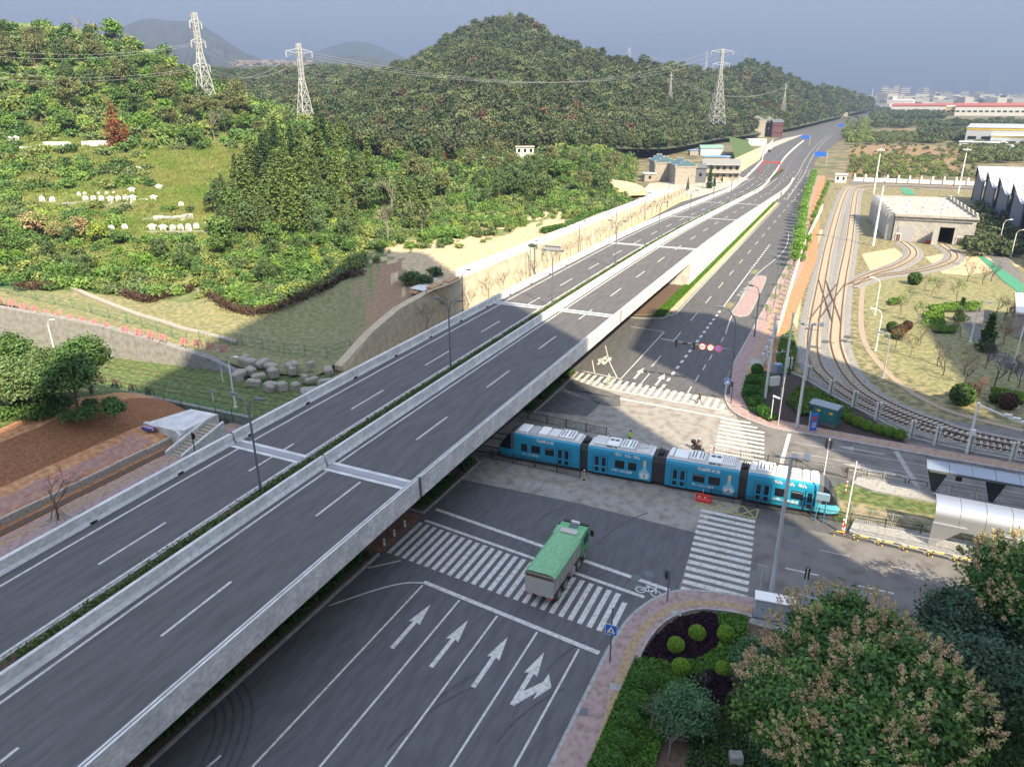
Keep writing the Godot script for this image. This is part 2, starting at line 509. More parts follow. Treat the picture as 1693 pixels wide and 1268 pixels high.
func tower_blocks(az: float,el: float) -> void:
	# the tall slabs behind and right of the viewpoint whose shadows lie over the crossing
	var S := Vector2(sin(az),cos(az))
	var Q := Vector2(cos(az),-sin(az))
	var defs := [
		# roof shadow corners (q,s): tip,right corner,left corner; height
		[41.0,160.5,48.8,153.5,-29.0,81.0,178.0],
		[80.0,107.0,88.0,100.0,63.5,90.0,122.0],
		[118.0,81.0,140.0,61.0,86.0,46.0,105.0],
	]
	var lab := ["tall slab apartment block whose shadow covers the viaduct","narrow tower block shading the far zebra crossing","tower block shading the garden by the railway"]
	for i in defs.size():
		var d: Array = defs[i]
		var hh: float = d[6]
		var s0: float = hh/tan(el)
		var pt := func(q: float,s: float) -> Vector2: return Q*q + S*(s - s0)
		var B: Vector2 = pt.call(d[0],d[1])
		var C: Vector2 = pt.call(d[2],d[3])
		var A: Vector2 = pt.call(d[4],d[5])
		var D := A + (C - B)
		var foot := PackedVector2Array([B,C,D,A])
		var ctr := (B + D)*0.5
		var t := thing("tower_block",lab[i],"building",W(ctr.x,ctr.y),"tower blocks behind the viewpoint")
		var b := MB.new()
		b.slab(foot,0.0,hh)
		wpart(t,"wall",b,M["house_wall"])
		var g := MB.new()
		for e in 4:
			var p := foot[e]; var q := foot[(e + 1) % 4]
			var w := (q - p).length()
			var dir := (q - p).normalized()
			var out := Vector2(dir.y,-dir.x)
			if out.dot(p - ctr) < 0: out = -out
			for fl in int(hh/9.0):
				var c2 := (p + q)*0.5 + out*0.02
				g.box(Vector3(c2.x,4.0 + fl*9.0,-c2.y),Vector3(w*0.86,3.4,0.1),Basis(Vector3(dir.x,0,-dir.y),Vector3.UP,Vector3(out.x,0,-out.y)))
		wpart(t,"window",g,M["glass_dark"])
func ground_sheets() -> void:
	var b := MB.new()
	var R := 6500.0
	var xs := [-R,-3500.0,-1500.0,-600.0,-200.0,0.0,200.0,600.0,1500.0,3500.0,R]
	for i in 10:
		for j in 10:
			b.quad(Vector3(xs[i],-0.12,xs[j]),Vector3(xs[i + 1],-0.12,xs[j]),Vector3(xs[i + 1],-0.12,xs[j + 1]),Vector3(xs[i],-0.12,xs[j + 1]),Vector3.UP)
	struct("ground",b,M["plain"])
const LEFT_EDGE := [[130,-63.0],[300,-63.0],[400,-66.0],[495,-69.6],[800,-84.0],[1100,-80.0],[1425,-64.0],[1931,-60.0]]
const RIGHT_EDGE := [[130,-13.9],[180,-14.3],[269,-20.0],[400,-26.0],[510,-31.0],[800,-25.7],[1425,-22.0],[1931,-19.6]]
var road: MeshInstance3D
func main_road() -> void:
	var b := MB.new()
	b.poly(P2([-63,-70,-11.95,-70,-11.9,40,70,40,70,96,-8,96,-13.9,130,-63,130]),0.0)
	var us := [130,150,180,215,269,330,400,455,510,600,700,800,950,1100,1250,1425,1700,1931]
	for i in us.size() - 1:
		var a: float = us[i]; var c: float = us[i + 1]
		b.quad(W(slut(LEFT_EDGE,a),a),W(slut(RIGHT_EDGE,a),a),W(slut(RIGHT_EDGE,c),c),W(slut(LEFT_EDGE,c),c),Vector3.UP)
	road = struct("road",b,M["road_asphalt"])
	road.set_meta("label","asphalt main road and crossing under the viaduct")
	var near := MB.new()
	near.poly(P2([-33.6,-70,-11.96,-70,-11.96,41,-9.0,49.2,-9.5,58.2,-20.7,58.7,-33.55,57.6]),0.004)
	part(road,"near_surface",near,M["new_asphalt"],"fresh dark asphalt of the near approach")
	var mid := MB.new()
	mid.poly(P2([-35.4,58.0,-20.7,58.7,-9.4,58.3,-8.6,62.0,-6.5,63.5,-6.5,75,-12.2,91.5,-34.9,90.6]),0.004)
	part(road,"crossing_surface",mid,M["old_asphalt"],"pale worn asphalt of the tram crossing")
	var dk := MB.new()
	dk.poly(P2([-33.4,86.3,-26.5,82.6,-24.4,83.4,-25.5,86.8,-33.6,90.0]),0.008)
	dk.poly(P2([-33.5,77.6,-27.2,78.6,-27.0,83.5,-33.4,85.0]),0.008)
	part(road,"asphalt_patch",dk,M["patch_asphalt"])
	var side := MB.new()
	side.poly(P2([-9.3,40,70,40,70,63.1,-6.45,63.1,-8.55,61.9,-9.35,58.2,-8.9,49.2]),0.004)
	side.poly(P2([-6.45,74.6,70,74.6,70,96,-8,96,-12.1,91.4]),0.004)
	part(road,"side_street_surface",side,M["side_asphalt"],"grey asphalt of the side street along the tram stop")
# ---------------------------------------------------------------- viaduct
const TOP := [[-90,2.6],[-60,4.2],[-30,5.3],[0,6.0],[15,6.5],[35,7.0],[50,7.2],[75,7.25],[100,7.25],[137,7.1],[160,6.85],[185,6.3],[210,5.5],[245,4.2],[282,2.8],[310,1.8],[335,1.15],[360,1.05],[1000,1.05]]
func deck(u: float) -> float:
	return slut(TOP,u) - 1.0
func loft(b: MB,prof: Array,us: Array,ends := true) -> void:
	# prof: closed loop of (x,height above deck),any winding
	var ctr := Vector2.ZERO
	for p: Vector2 in prof: ctr += p/prof.size()
	for i in us.size() - 1:
		var d0 := deck(us[i]); var d1 := deck(us[i + 1])
		for k in prof.size():
			var p: Vector2 = prof[k]; var q: Vector2 = prof[(k + 1) % prof.size()]
			var e := q - p
			var o := Vector2(e.y,-e.x)
			if o.dot((p + q)*0.5 - ctr) < 0: o = -o
			b.quad(W(p.x,us[i],d0 + p.y),W(q.x,us[i],d0 + q.y),W(q.x,us[i + 1],d1 + q.y),W(p.x,us[i + 1],d1 + p.y),Vector3(o.x,o.y,0))
	if ends:
		for e in [0,us.size() - 1]:
			var dd := deck(us[e])
			var c3 := W(ctr.x,us[e],dd + ctr.y)
			for k in prof.size():
				var p: Vector2 = prof[k]; var q: Vector2 = prof[(k + 1) % prof.size()]
				b.tri(c3,W(p.x,us[e],dd + p.y),W(q.x,us[e],dd + q.y),Vector3(0,0,1.0 if e == 0 else -1.0))
func steps(a: float,b: float,s := 6.0) -> Array:
	var n := maxi(1,ceili((b - a)/s))
	var r := []
	for i in n + 1: r.append(lerpf(a,b,float(i)/n))
	return r
func deck_strip(b: MB,x0: float,x1: float,u0: float,u1: float,lift := 0.005) -> void:
	var us := steps(u0,u1,6.0)
	for i in us.size() - 1:
		var d0: float = deck(us[i]) + lift; var d1: float = deck(us[i + 1]) + lift
		b.quad(W(x0,us[i],d0),W(x1,us[i],d0),W(x1,us[i + 1],d1),W(x0,us[i + 1],d1),Vector3.UP)
func viaduct() -> void:
	var t := thing("viaduct","long grey concrete viaduct carrying four lanes over the tram crossing","bridge",W(-41,60))
	var joints := [-70.0,-10.0,45.6,101.8,160.0,214.0,262.0,310.0]
	var girder := MB.new()
	var surf := MB.new()
	for i in joints.size() - 1:
		var a: float = joints[i] + 0.06; var z: float = joints[i + 1] - 0.06
		loft(girder,[Vector2(-30.6,-0.02),Vector2(-30.6,-0.42),Vector2(-33.4,-0.75),Vector2(-34.6,-1.55),Vector2(-47.6,-1.55),Vector2(-48.8,-0.75),Vector2(-51.65,-0.42),Vector2(-51.65,-0.02)],steps(a,z))
		deck_strip(surf,-51.3,-30.95,a,z,0.0)
	wpart(t,"girder",girder,M["grey_concrete"])
	var sp := wpart(t,"road_surface",surf,M["deck_asphalt"])
	for i in joints.size() - 1:
		var a: float = joints[i] + 0.12; var z: float = joints[i + 1] - 0.12
		var us := steps(a,z)
		var r := MB.new()
		loft(r,[Vector2(-31.02,0.004),Vector2(-30.86,0.30),Vector2(-30.80,1.0),Vector2(-30.46,1.0),Vector2(-30.42,-0.88),Vector2(-30.58,-0.88),Vector2(-30.58,0.002)],us)
		wpart(t,"parapet",r,M["white_concrete"])
		var l := MB.new()
		loft(l,[Vector2(-51.22,0.004),Vector2(-51.38,0.30),Vector2(-51.44,1.0),Vector2(-51.80,1.0),Vector2(-51.84,-0.88),Vector2(-51.68,-0.88),Vector2(-51.68,0.002)],us)
		wpart(t,"parapet",l,M["white_concrete"])
		var m := MB.new()
		loft(m,[Vector2(-40.18,0.004),Vector2(-40.36,0.32),Vector2(-40.46,0.98),Vector2(-40.74,0.98),Vector2(-40.80,0.004)],us)
		wpart(t,"median_barrier",m,M["white_concrete"])
		var k := MB.new()
		loft(k,[Vector2(-42.55,0.004),Vector2(-42.55,0.28),Vector2(-42.80,0.28),Vector2(-42.80,0.004)],us)
		wpart(t,"median_kerb",k,M["kerb_stone"])
		var rail := MB.new()
		loft(rail,[Vector2(-30.70,1.0),Vector2(-30.70,1.012),Vector2(-30.62,1.012),Vector2(-30.62,1.0)],us,false)
		wpart(t,"parapet_groove",rail,M["slate"])
		var bed := MB.new()
		deck_strip(bed,-42.55,-40.80,a,z,0.20)
		wpart(t,"planting_bed",bed,M["brown_earth"])
	for i in range(1,joints.size() - 1):
		var u: float = joints[i]
		for sx in [[-31.0,-40.15],[-42.85,-51.2]]:
			var w := MB.new()
			for off in [-0.62,0.62]:
				w.quad(W(sx[0],u + off - 0.2,deck(u) + 0.012),W(sx[1],u + off - 0.2,deck(u) + 0.012),W(sx[1],u + off + 0.2,deck(u) + 0.012),W(sx[0],u + off + 0.2,deck(u) + 0.012),Vector3.UP)
			wpart(t,"expansion_joint",w,M["white_concrete"])
			var g := MB.new()
			g.box(W((sx[0] + sx[1])/2,u,deck(u) + 0.0),Vector3(absf(sx[1] - sx[0]),0.04,0.8))
			var x: float = minf(sx[0],sx[1]) + 0.2
			var tp := wpart(t,"joint_plate",g,M["steel"])
			var tooth := MB.new()
			while x < maxf(sx[0],sx[1]) - 0.2:
				tooth.box(W(x,u,deck(u) + 0.03),Vector3(0.10,0.03,0.55)); x += 0.32
			wpart(t,"joint_teeth",tooth,M["galvanised"]).set_meta("kind","stuff")
			_unused(tp)
		for x in [-30.44,-51.82]:
			var pl := MB.new()
			pl.box(W(x,u,deck(u) + 0.10),Vector3(0.08,1.86,0.34))
			wpart(t,"joint_cover",pl,M["slate"])
	# edge lines and dashes of the deck
	for x in [-31.75,-39.65,-43.35,-50.15]:
		var e := MB.new()
		deck_strip(e,x - 0.11,x + 0.11,-70,380)
		wpart(t,"edge_line",e,M["paint"])
	for k in range(-5,27):
		for dx in [[-35.75,23.6],[-46.05,27.0]]:
			var u0: float = dx[1] + k*14.9
			var e := MB.new()
			deck_strip(e,dx[0] - 0.1,dx[0] + 0.1,u0,u0 + 5.9)
			wpart(t,"lane_dash",e,M["paint"])
	# median hedge of leaves
	var hedge := MB.new()
	for i in 30000:
		var u := rng.randf_range(-5.0,150.0)
		var x := -41.68 + rng.randfn(0,0.30)
		hedge.col = Color.WHITE*rng.randf_range(0.55,1.35)
		var y := deck(u) + 0.25 + absf(rng.randfn(0.22,0.13))
		if fn.get_noise_2d(u*6.0,x*9.0) < -0.32: continue
		hedge.leaf(W(clampf(x,-42.5,-40.85),u,y),_rv(0.085),_rv(0.085))
	for i in 9000:
		var u := rng.randf_range(150.0,420.0)
		hedge.col = Color.WHITE*rng.randf_range(0.6,1.3)
		hedge.leaf(W(-41.68 + clampf(rng.randfn(0,0.32),-0.8,0.8),u,deck(u) + 0.25 + absf(rng.randfn(0.2,0.13))),_rv(0.17),_rv(0.17))
	wpart(t,"hedge",hedge,leafy("median_leaves",lin(0.075,0.125,0.03)),"",true)
	# piers
	for u: float in [-40.0,-10.0,16.0,43.0,94.2,128.0]:
		for x: float in [-37.0,-45.2]:
			var p := MB.new()
			var hh := deck(u) - 1.5
			p.cbox(W(x,u,hh*0.5),Vector3(3.2,hh,1.5),0.25)
			wpart(t,"pier",p,M["grey_concrete"])
	# closed ramp at the far end
	var ramp := MB.new()
	var us := steps(150,334,8.0)
	for i in us.size() - 1:
		for x: float in [-30.62,-51.63]:
			b_wall(ramp,x,us[i],us[i + 1],1.0 if x > -40 else -1.0)
	ramp.quad(W(-30.62,150,0),W(-51.63,150,0),W(-51.63,150,deck(150) - 0.5),W(-30.62,150,deck(150) - 0.5),Vector3(0,0,1))
	wpart(t,"ramp_wall",ramp,M["white_concrete"])
	for sgn in [[-30.46,-30.80],[-51.80,-51.44],[-40.46,-40.74]]:
		var bb := MB.new()
		var uu := steps(310,700,13.0)
		for i in uu.size() - 1:
			var xa: float = sgn[0] + far_shift(uu[i]); var xb: float = sgn[0] + far_shift(uu[i + 1])
			if sgn[0] > -31 and uu[i] > 372: break
			if sgn[0] < -51 and uu[i] > 470: xa -= (uu[i] - 470)*0.06; xb -= (uu[i + 1] - 470)*0.06
			for f in [[0.25,0.0],[-0.25,0.0]]:
				bb.quad(W(xa + f[0],uu[i],0),W(xb + f[0],uu[i + 1],0),W(xb + f[0],uu[i + 1],slut(TOP,uu[i + 1])),W(xa + f[0],uu[i],slut(TOP,uu[i])),Vector3(f[0],0,0))
			bb.quad(W(xa + 0.25,uu[i],slut(TOP,uu[i])),W(xb + 0.25,uu[i + 1],slut(TOP,uu[i + 1])),W(xb - 0.25,uu[i + 1],slut(TOP,uu[i + 1])),W(xa - 0.25,uu[i],slut(TOP,uu[i])),Vector3.UP)
		wpart(t,"far_barrier",bb,M["white_concrete"])
	# drain openings at the foot of the left parapet
	for k in 14:
		var u := 22.0 + k*8.5
		var d := MB.new()
		d.box(W(-51.2,u,deck(u) + 0.10),Vector3(0.08,0.16,0.55))
		wpart(t,"drain_opening",d,M["black"])
	_unused(sp)
func far_shift(u: float) -> float:
	return slut([[0,0.0],[330,0.0],[400,-3.0],[510,-9.5],[650,-14.0],[800,-16.0],[1100,-14.0]],u)
func b_wall(b: MB,x: float,u0: float,u1: float,s: float) -> void:
	b.quad(W(x,u0,-0.1),W(x,u1,-0.1),W(x,u1,deck(u1) - 0.4),W(x,u0,deck(u0) - 0.4),Vector3(s,0,0))
func _unused(_x) -> void:
	pass
func _rv(r: float) -> Vector3:
	return Vector3(rng.randfn(0,1),rng.randfn(0,1),rng.randfn(0,1)).normalized()*r
# ---------------------------------------------------------------- pavements,kerbs,planters
func pavements() -> void:
	# under the viaduct: planters with hedges,and the waiting strip at the zebra crossing
	for d in [[50.6,62.3,"planter under the viaduct between zebra crossing and tram track"],[76.4,92.6,"planter under the viaduct beyond the tram track"],[-60.0,43.4,"planter under the near end of the viaduct"]]:
		var t := thing("planter","low kerbed %s" % d[2],"planter",W(-42,d[0]),"planters under the viaduct")
		var p := MB.new()
		p.slab(rect(-51.5,d[0] + 0.2,-33.75,d[1] - 0.2),0.0,0.16)
		wpart(t,"soil",p,M["brown_earth"])
		var k := MB.new()
		k.kerb(L2([-51.6,d[0] + 0.1,-33.62,d[0] + 0.1,-33.62,d[1] - 0.1,-51.6,d[1] - 0.1]),0.2,0.0,0.2)
		wpart(t,"kerb",k,M["kerb_stone"])
		var h := MB.new()
		var n: int = 16000 if d[0] > 0 else 9000
		for i in n:
			var u := rng.randf_range(d[0] + 0.5,d[1] - 0.4) if d[0] > 0 else rng.randf_range(20.0,42.8)
			var x := -33.95 - absf(rng.randfn(0,2.2))
			if fn.get_noise_2d(u*4.0,x*4.0) < -0.28: continue
			h.col = Color.WHITE*rng.randf_range(0.45,1.3)
			h.leaf(W(x,u,0.18 + rng.randf()*0.5),_rv(0.11),_rv(0.11))
		wpart(t,"hedge",h,leafy("planter_leaves",lin(0.05,0.12,0.028)),"",true)
	var w := MB.new()
	w.slab(rect(-51.5,43.6,-33.5,50.4),0.0,0.03)
	var wp := struct("pavement",w,M["brown_paver"])
	wp.set_meta("label","brown paved refuge under the viaduct at the zebra crossing")
	for p: Vector2 in L2([-34.0,44.7,-34.0,46.3,-34.0,48.0,-36.4,49.8]):
		var t := thing("bollard","short white bollard on the brown refuge under the viaduct","bollard",W(p.x,p.y,0.03),"white bollards at the refuge")
		var b := MB.new()
		b.cyl(Vector3.ZERO,Vector3(0,0.62,0),0.10,0.10,10)
		b.ball(Vector3(0,0.62,0),Vector3(0.10,0.06,0.10),10,4,0.0)
		part(t,"post",b,M["white"])
		var r := MB.new()
		r.cyl(Vector3(0,0.44,0),Vector3(0,0.52,0),0.105,0.105,10)
		part(t,"band",r,M["steel"])
	# green strip between the ramp and the far carriageway
	var g := thing("green_strip","long strip of mown grass between viaduct ramp and far carriageway","lawn",W(-32,127))
	var e := MB.new()
	e.poly(P2([-36.0,123.2,-29.0,126.8,-28.8,290,-30.5,290,-30.6,150,-36.0,150]),0.15)
	wpart(g,"grass",e,M["lawn_strip"] if M.has("lawn_strip") else grain("lawn_strip",lin(1,1,1),NT["lawn"],9.0,0.95,NT["fine"],0.8))
	var br := MB.new()
	br.ribbon(L2([-29.0,129,-28.95,289]),1.1,0.158)
	wpart(g,"dry_edge",br,M["tan_soil"])
	var so := MB.new()
	so.poly(P2([-36.5,123.6,-31.9,125.8,-31.4,160,-31.0,215,-31.5,215,-36.5,150]),0.156)
	wpart(g,"bare_soil",so,M["brown_earth"])
	var kb := MB.new()
	kb.kerb(smooth(L2([-50,122.2,-36,122.6,-30.3,123.9,-28.8,127.0,-28.45,133,-28.35,200,-29.0,291]),5),0.22,0.0,0.2)
	wpart(g,"kerb",kb,M["kerb_stone"])
	var gt := MB.new()
	for i in 22000:
		var u := rng.randf_range(125.5,289.0)
		var x := rng.randf_range(-31.6,-29.6)
		gt.col = Color(rng.randf_range(0.7,1.3),rng.randf_range(0.75,1.25),0.8)
		gt.leaf(W(x,u,0.2 + rng.randf()*0.1),_rv(0.14),Vector3(0,0.16,0) + _rv(0.06))
	wpart(g,"grass_blades",gt,leafy("strip_blades",lin(0.085,0.19,0.03)),"",true).set_meta("kind","stuff")
	# south-east pavement: kerb,pink pavers,tan guide strip,inner edging
	var kpath := smooth(L2([-11.8,-40,-11.8,20,-11.8,36,-11.75,40.9,-11.25,45.0,-9.7,48.3,-7.5,49.8,-3.4,50.65,3.5,50.9,30,51.0,66,51.0]),8)
	var inner := smooth(L2([-8.6,-40,-8.7,20,-8.8,31,-9.3,37.0,-9.55,41.6,-8.9,45.0,-7.3,47.3,-5.2,48.2,-3.0,48.4,4,48.2,30,48.0,66,48.0]),8)
	var poly := PackedVector2Array(kpath)
	var inv := inner.duplicate(); inv.reverse()
	poly.append_array(PackedVector2Array(inv))
	var pm := MB.new()
	pm.slab(poly,0.0,0.13)
	var ps := struct("pavement",pm,M["pink_paver"])
	ps.set_meta("label","pink brick pavement curving round the near garden corner")
	var kk := MB.new(); kk.kerb(kpath,0.26,0.0,0.15)
	part(ps,"kerb",kk,M["kerb_stone"])
	var mid := []
	for i in inner.size(): mid.append(inner[i] + pm._side(inner,i)*0.75)
	var tg := MB.new(); tg.ribbon(mid,0.62,0.136)
	part(ps,"guide_strip",tg,M["tan_paver"])
	var ik := MB.new(); ik.kerb(inner,0.16,0.0,0.17)
	part(ps,"inner_edging",ik,M["kerb_stone"])
	for q in [[962,1176],[1018,1136],[1118,1014]]:
		var pp := gp(q[0],q[1],0.13)
		var hp := MB.new(); hp.box(pp + Vector3(0,0.008,0),Vector3(0.8,0.02,0.6),Basis(Vector3.UP,0.3))
		part(ps,"inspection_cover",hp,M["slate"] if q[0] == 962 else M["grey_concrete"])
	# north-east pavement
	var k2 := smooth(L2([-14.3,190,-13.95,130,-13.95,106,-13.4,97,-12.6,91.4,-10.7,87.2,-7.1,84.9,-4.3,84.4,0.9,84.4,7.2,84.2,19.3,84.0,40,84.0,66,84]),8)
	var i2 := smooth(L2([-10.6,190,-10.6,130,-10.5,106,-10.2,99,-9.4,93.2,-7.8,89.8,-5.6,87.4,-3.6,86.9,0.9,86.6,7.2,86.3,19.3,86.0,40,86.0,66,86]),8)
	var p2 := PackedVector2Array(k2)
	var iv2 := i2.duplicate(); iv2.reverse()
	p2.append_array(PackedVector2Array(iv2))
	var m2 := MB.new(); m2.slab(p2,0.0,0.13)
	var s2 := struct("pavement",m2,M["pink_paver"])
	s2.set_meta("label","pink brick pavement round the far corner beside the railway")
	var kk2 := MB.new(); kk2.kerb(k2,0.26,0.0,0.15)
	part(s2,"kerb",kk2,M["kerb_stone"])
	var mid2 := []
	for i in i2.size(): mid2.append(i2[i] - m2._side(i2,i)*1.0)
	var t2 := MB.new(); t2.ribbon(mid2,0.6,0.136)
	part(s2,"guide_strip",t2,M["tan_paver"])
	var far := MB.new()
	far.slab(P2([-14.3,190,-20.1,269,-26.0,400,-22.5,400,-16.5,269,-10.7,190]),0.0,0.13)
	part(s2,"far_pavement",far,M["pink_paver"])
	var soil := MB.new()
	soil.poly(P2([-10.6,104,-10.6,190,-16.5,269,-22.5,400,-19.5,400,-13.2,269,-8.4,190,-8.3,104]),0.05)
	part(s2,"bare_verge",soil,grain("verge_soil",lin(0.80,0.86,0.92),NT["soil"],7.0,0.97,NT["fine"],1.0))
	# bus island on the far carriageway
	var isl := thing("bus_island","narrow pink paved bus stop island on the far carriageway","island",W(-18.0,155))
	var ip := smooth(L2([-19.0,133.5,-18.9,150,-18.9,163.5,-17.9,165.5,-16.9,163.5,-16.3,150,-15.9,134.5,-16.9,131.6,-18.2,131.4,-19.0,133.5]),4)
	var im := MB.new(); im.slab(PackedVector2Array(ip.slice(0,ip.size() - 1)),0.0,0.15)
	wpart(isl,"paving",im,M["pink_paver"])
	var ik2 := MB.new(); ik2.kerb(ip,0.22,0.0,0.17)
	wpart(isl,"kerb",ik2,M["kerb_stone"])
	# left side: pavement beyond the viaduct
	var m3 := MB.new(); m3.slab(rect(-66.2,-40,-62.2,60),0.0,0.13)
	var s3 := struct("pavement",m3,M["pink_paver"])
	s3.set_meta("label","pink brick pavement beyond the left side of the viaduct")
	var kk3 := MB.new(); kk3.kerb(L2([-62.1,-40,-62.1,60]),0.24,0.0,0.15)
	part(s3,"kerb",kk3,M["kerb_stone"])
	var t3 := MB.new(); t3.ribbon(L2([-65.2,-40,-65.2,60]),0.7,0.136)
	part(s3,"guide_strip",t3,M["tan_paver"])
	for u in [37.0,43.5,51.0]:
		var c := MB.new(); c.box(W(-63.2,u,0.14),Vector3(0.9,0.02,0.8))
		part(s3,"inspection_cover",c,M["slate"])
# ---------------------------------------------------------------- paint
func line(called: String,m: Material,w: float,pts: Array,y := 0.008) -> void:
	var b := MB.new(); b.ribbon(pts,w,y)
	part(road,called,b,m)
func arrow(x: float,u0: float,L: float,turn := 0) -> void:
	var b := MB.new()
	var hl := L*0.42
	b.poly(P2([x - 0.17,u0,x + 0.17,u0,x + 0.17,u0 + L - hl,x + 0.5,u0 + L - hl - 0.15,x,u0 + L,x - 0.5,u0 + L - hl - 0.15,x - 0.17,u0 + L - hl]),0.009)
	if turn == 1:
		b.poly(P2([x + 0.17,u0 + 0.1,x + 1.05,u0 + 1.75,x + 1.05,u0 + 1.0,x + 1.75,u0 + 2.5,x + 1.1,u0 + 3.6,x + 1.05,u0 + 2.75,x + 0.17,u0 + 1.4]),0.009)
	if turn == -1:
		b.poly(P2([x - 0.17,u0 + 0.1,x - 0.9,u0 + 1.2,x - 0.9,u0 + 0.5,x - 1.6,u0 + 1.9,x - 0.95,u0 + 3.0,x - 0.9,u0 + 2.2,x - 0.17,u0 + 1.2]),0.009)
	part(road,"lane_arrow",b,M["paint"])
func markings() -> void:
	var P: Material = M["paint"]
	# near approach
	for x in [[-27.9,41.3],[-24.25,40.9],[-20.7,40.5],[-17.2,40.1],[-13.75,39.7]]:
		line("lane_line",P,0.16,L2([x[0],-60.0,x[0],x[1]]))
	line("lane_line",P,0.16,smooth(L2([-33.2,36.0,-31.0,39.2,-29.4,40.9,-27.95,41.6]),4))
	line("lane_line",P,0.16,L2([-33.4,41.3,-31.4,43.4]))
	line("lane_line",P,0.16,smooth(L2([-33.0,12.0,-31.0,17.0,-30.2,22.0]),4))
	line("stop_line",P,0.4,L2([-28.05,41.7,-12.3,39.95]),0.012)
	line("crossing_line",P,0.34,L2([-32.9,49.75,-11.1,47.4]))
	line("crossing_line",P,0.40,L2([-33.0,51.9,-9.5,49.1]))
	for i in 27:
		var t := i/26.0
		var x := lerpf(-33.0,-12.3,t)
		var u0 := lerpf(43.9,42.1,t)
		var L := lerpf(5.4,4.8,t)
		if i == 26: L = 4.0
		var b := MB.new(); b.poly(P2([x - 0.21,u0,x + 0.21,u0 - 0.02,x + 0.21,u0 + L,x - 0.21,u0 + L]),0.008)
		part(road,"zebra_stripe",b,P)
	for a in [[-26.05,34.1,5.4,0],[-22.5,33.7,5.4,0],[-18.95,33.3,5.4,0],[-15.9,33.0,5.4,1]]:
		arrow(a[0],a[1],a[2],a[3])
	# far crossing
	line("crossing_line",P,0.30,L2([-33.3,88.7,-11.7,87.5]))
	line("crossing_line",P,0.36,L2([-33.2,86.2,-11.7,85.3]))
	for i in 22:
		var t := i/21.0
		var x := lerpf(-32.9,-12.5,t)
		var L := lerpf(3.9,3.0,t)
		if i == 21: L = 1.6
		var u0 := lerpf(89.0,87.9,t)
		var b := MB.new(); b.poly(P2([x - 0.24,u0,x + 0.24,u0,x + 0.24,u0 + L,x - 0.24,u0 + L]),0.008)
		part(road,"zebra_stripe",b,P)
	line("stop_line",P,0.25,L2([-33.2,93.6,-27.2,92.8]))
	line("lane_line",P,0.16,L2([-27.3,92.8,-27.3,117.0]))
	line("lane_line",P,0.16,L2([-33.4,117.6,-27.3,117.0]))
	line("lane_line",P,0.16,smooth(L2([-34.0,106.0,-31.0,99.0,-28.3,93.8,-27.9,92.9]),4))
	line("lane_line",P,0.16,L2([-33.6,98.6,-31.4,93.4]))
	arrow(-32.2,97.0,4.6,0); arrow(-31.4,97.4,3.8,-1)
	arrow(-25.6,93.6,5.0); arrow(-22.2,92.4,5.0)
	for k in 20:
		if k == 0: line("lane_dash",P,0.15,L2([-24.2,91.5,-24.2,96.5]))
		else: line("lane_dash",P,0.15,L2([-24.7,99.5 + (k - 1)*12.9,-24.7,104.9 + (k - 1)*12.9]))
	for k in 16: line("block_dash",P,0.42,L2([-21.15,92.0 + k*2.7,-21.15,93.3 + k*2.7]))
	line("lane_line",P,0.2,L2([-21.1,137.0,-21.2,172.0]))
	for k in 12: line("block_dash",P,0.42,L2([-21.2,173.0 + k*2.7,-21.2,174.3 + k*2.7]))
	for k in 6: line("lane_dash",P,0.15,L2([-17.6,91.5 + k*4.8,-17.65,94.0 + k*4.8]))
	line("lane_line",P,0.16,smooth(L2([-17.7,120.0,-18.6,131.0,-19.3,150,-19.2,168,-17.2,190,-17.0,205,-18.5,225]),5))
	for u in [137.5,168.5]:
		for k in 3:
			line("bus_bay_mark",M["yellow_paint"],0.15,L2([-20.8,u + k*1.3 - 1.4,-19.5,u + k*1.3 + 1.0]))
			line("bus_bay_mark",M["yellow_paint"],0.15,L2([-20.8,u + k*1.3 + 1.0,-19.5,u + k*1.3 - 1.4]),0.012)
	for i in 5: glyph_text(["区","止","本","一","少"][i],W(-20.15,148.0 + i*3.0,0.01),Vector3.RIGHT*0.8,Vector3.BACK*1.8,0.16,road,"road_lettering",M["worn_paint"],0.006)
	line("edge_line",P,0.15,L2([-28.1,128,-28.0,290]))
	# far part of the road,all lanes together
	for k in 22:
		var u := 300.0 + k*15.0
		for x in [-24.5,-28.2,-35.6,-46.0,-56.5,-60.0]:
			if x > -29 and u > 420: continue
			line("lane_dash",P,0.2,L2([x + far_shift(u),u,x + far_shift(u + 6),u + 6]),0.07 if x < -31 and x > -51 else 0.01)
	for x in [-27.0,-30.2]:
		line("lane_line",P,0.2,smooth(L2([x,300,x - 2.5,400,x - 7.0,500,x - 11,640,x - 12,800]),6),0.012)
	# right-hand zebras over the side streets
	for i in 14:
		var t := i/13.0
		var u := lerpf(62.4,49.75,t)
		var b := MB.new()
		var xa := lerpf(-9.75,-8.75,t); var xb := lerpf(-4.75,-3.6,t)
		if i == 13: xb = xa + 2.0
		b.poly(P2([xa,u - 0.26,xb,u + 0.05 - 0.26,xb,u + 0.31,xa,u + 0.26]),0.009)
		part(road,"zebra_stripe",b,P)
	for i in 11:
		var t := i/10.0
		var u := lerpf(74.3,85.0,t)
		var b := MB.new()
		var xa := lerpf(-10.9,-12.0,t); var xb := lerpf(-5.5,-6.9,t)
		if i > 8: xb -= (i - 8)*0.8
		b.poly(P2([xa,u - 0.26,xb,u - 0.26,xb,u + 0.26,xa,u + 0.26]),0.009)
		part(road,"zebra_stripe",b,P)
	# side streets
	line("stop_line",P,0.4,L2([-3.9,75.6,-3.9,83.8]))
	for u in [77.2,79.0,81.6]:
		line("lane_line",M["worn_paint"],0.14,L2([-3.2,u,60.0,u - 0.4]))
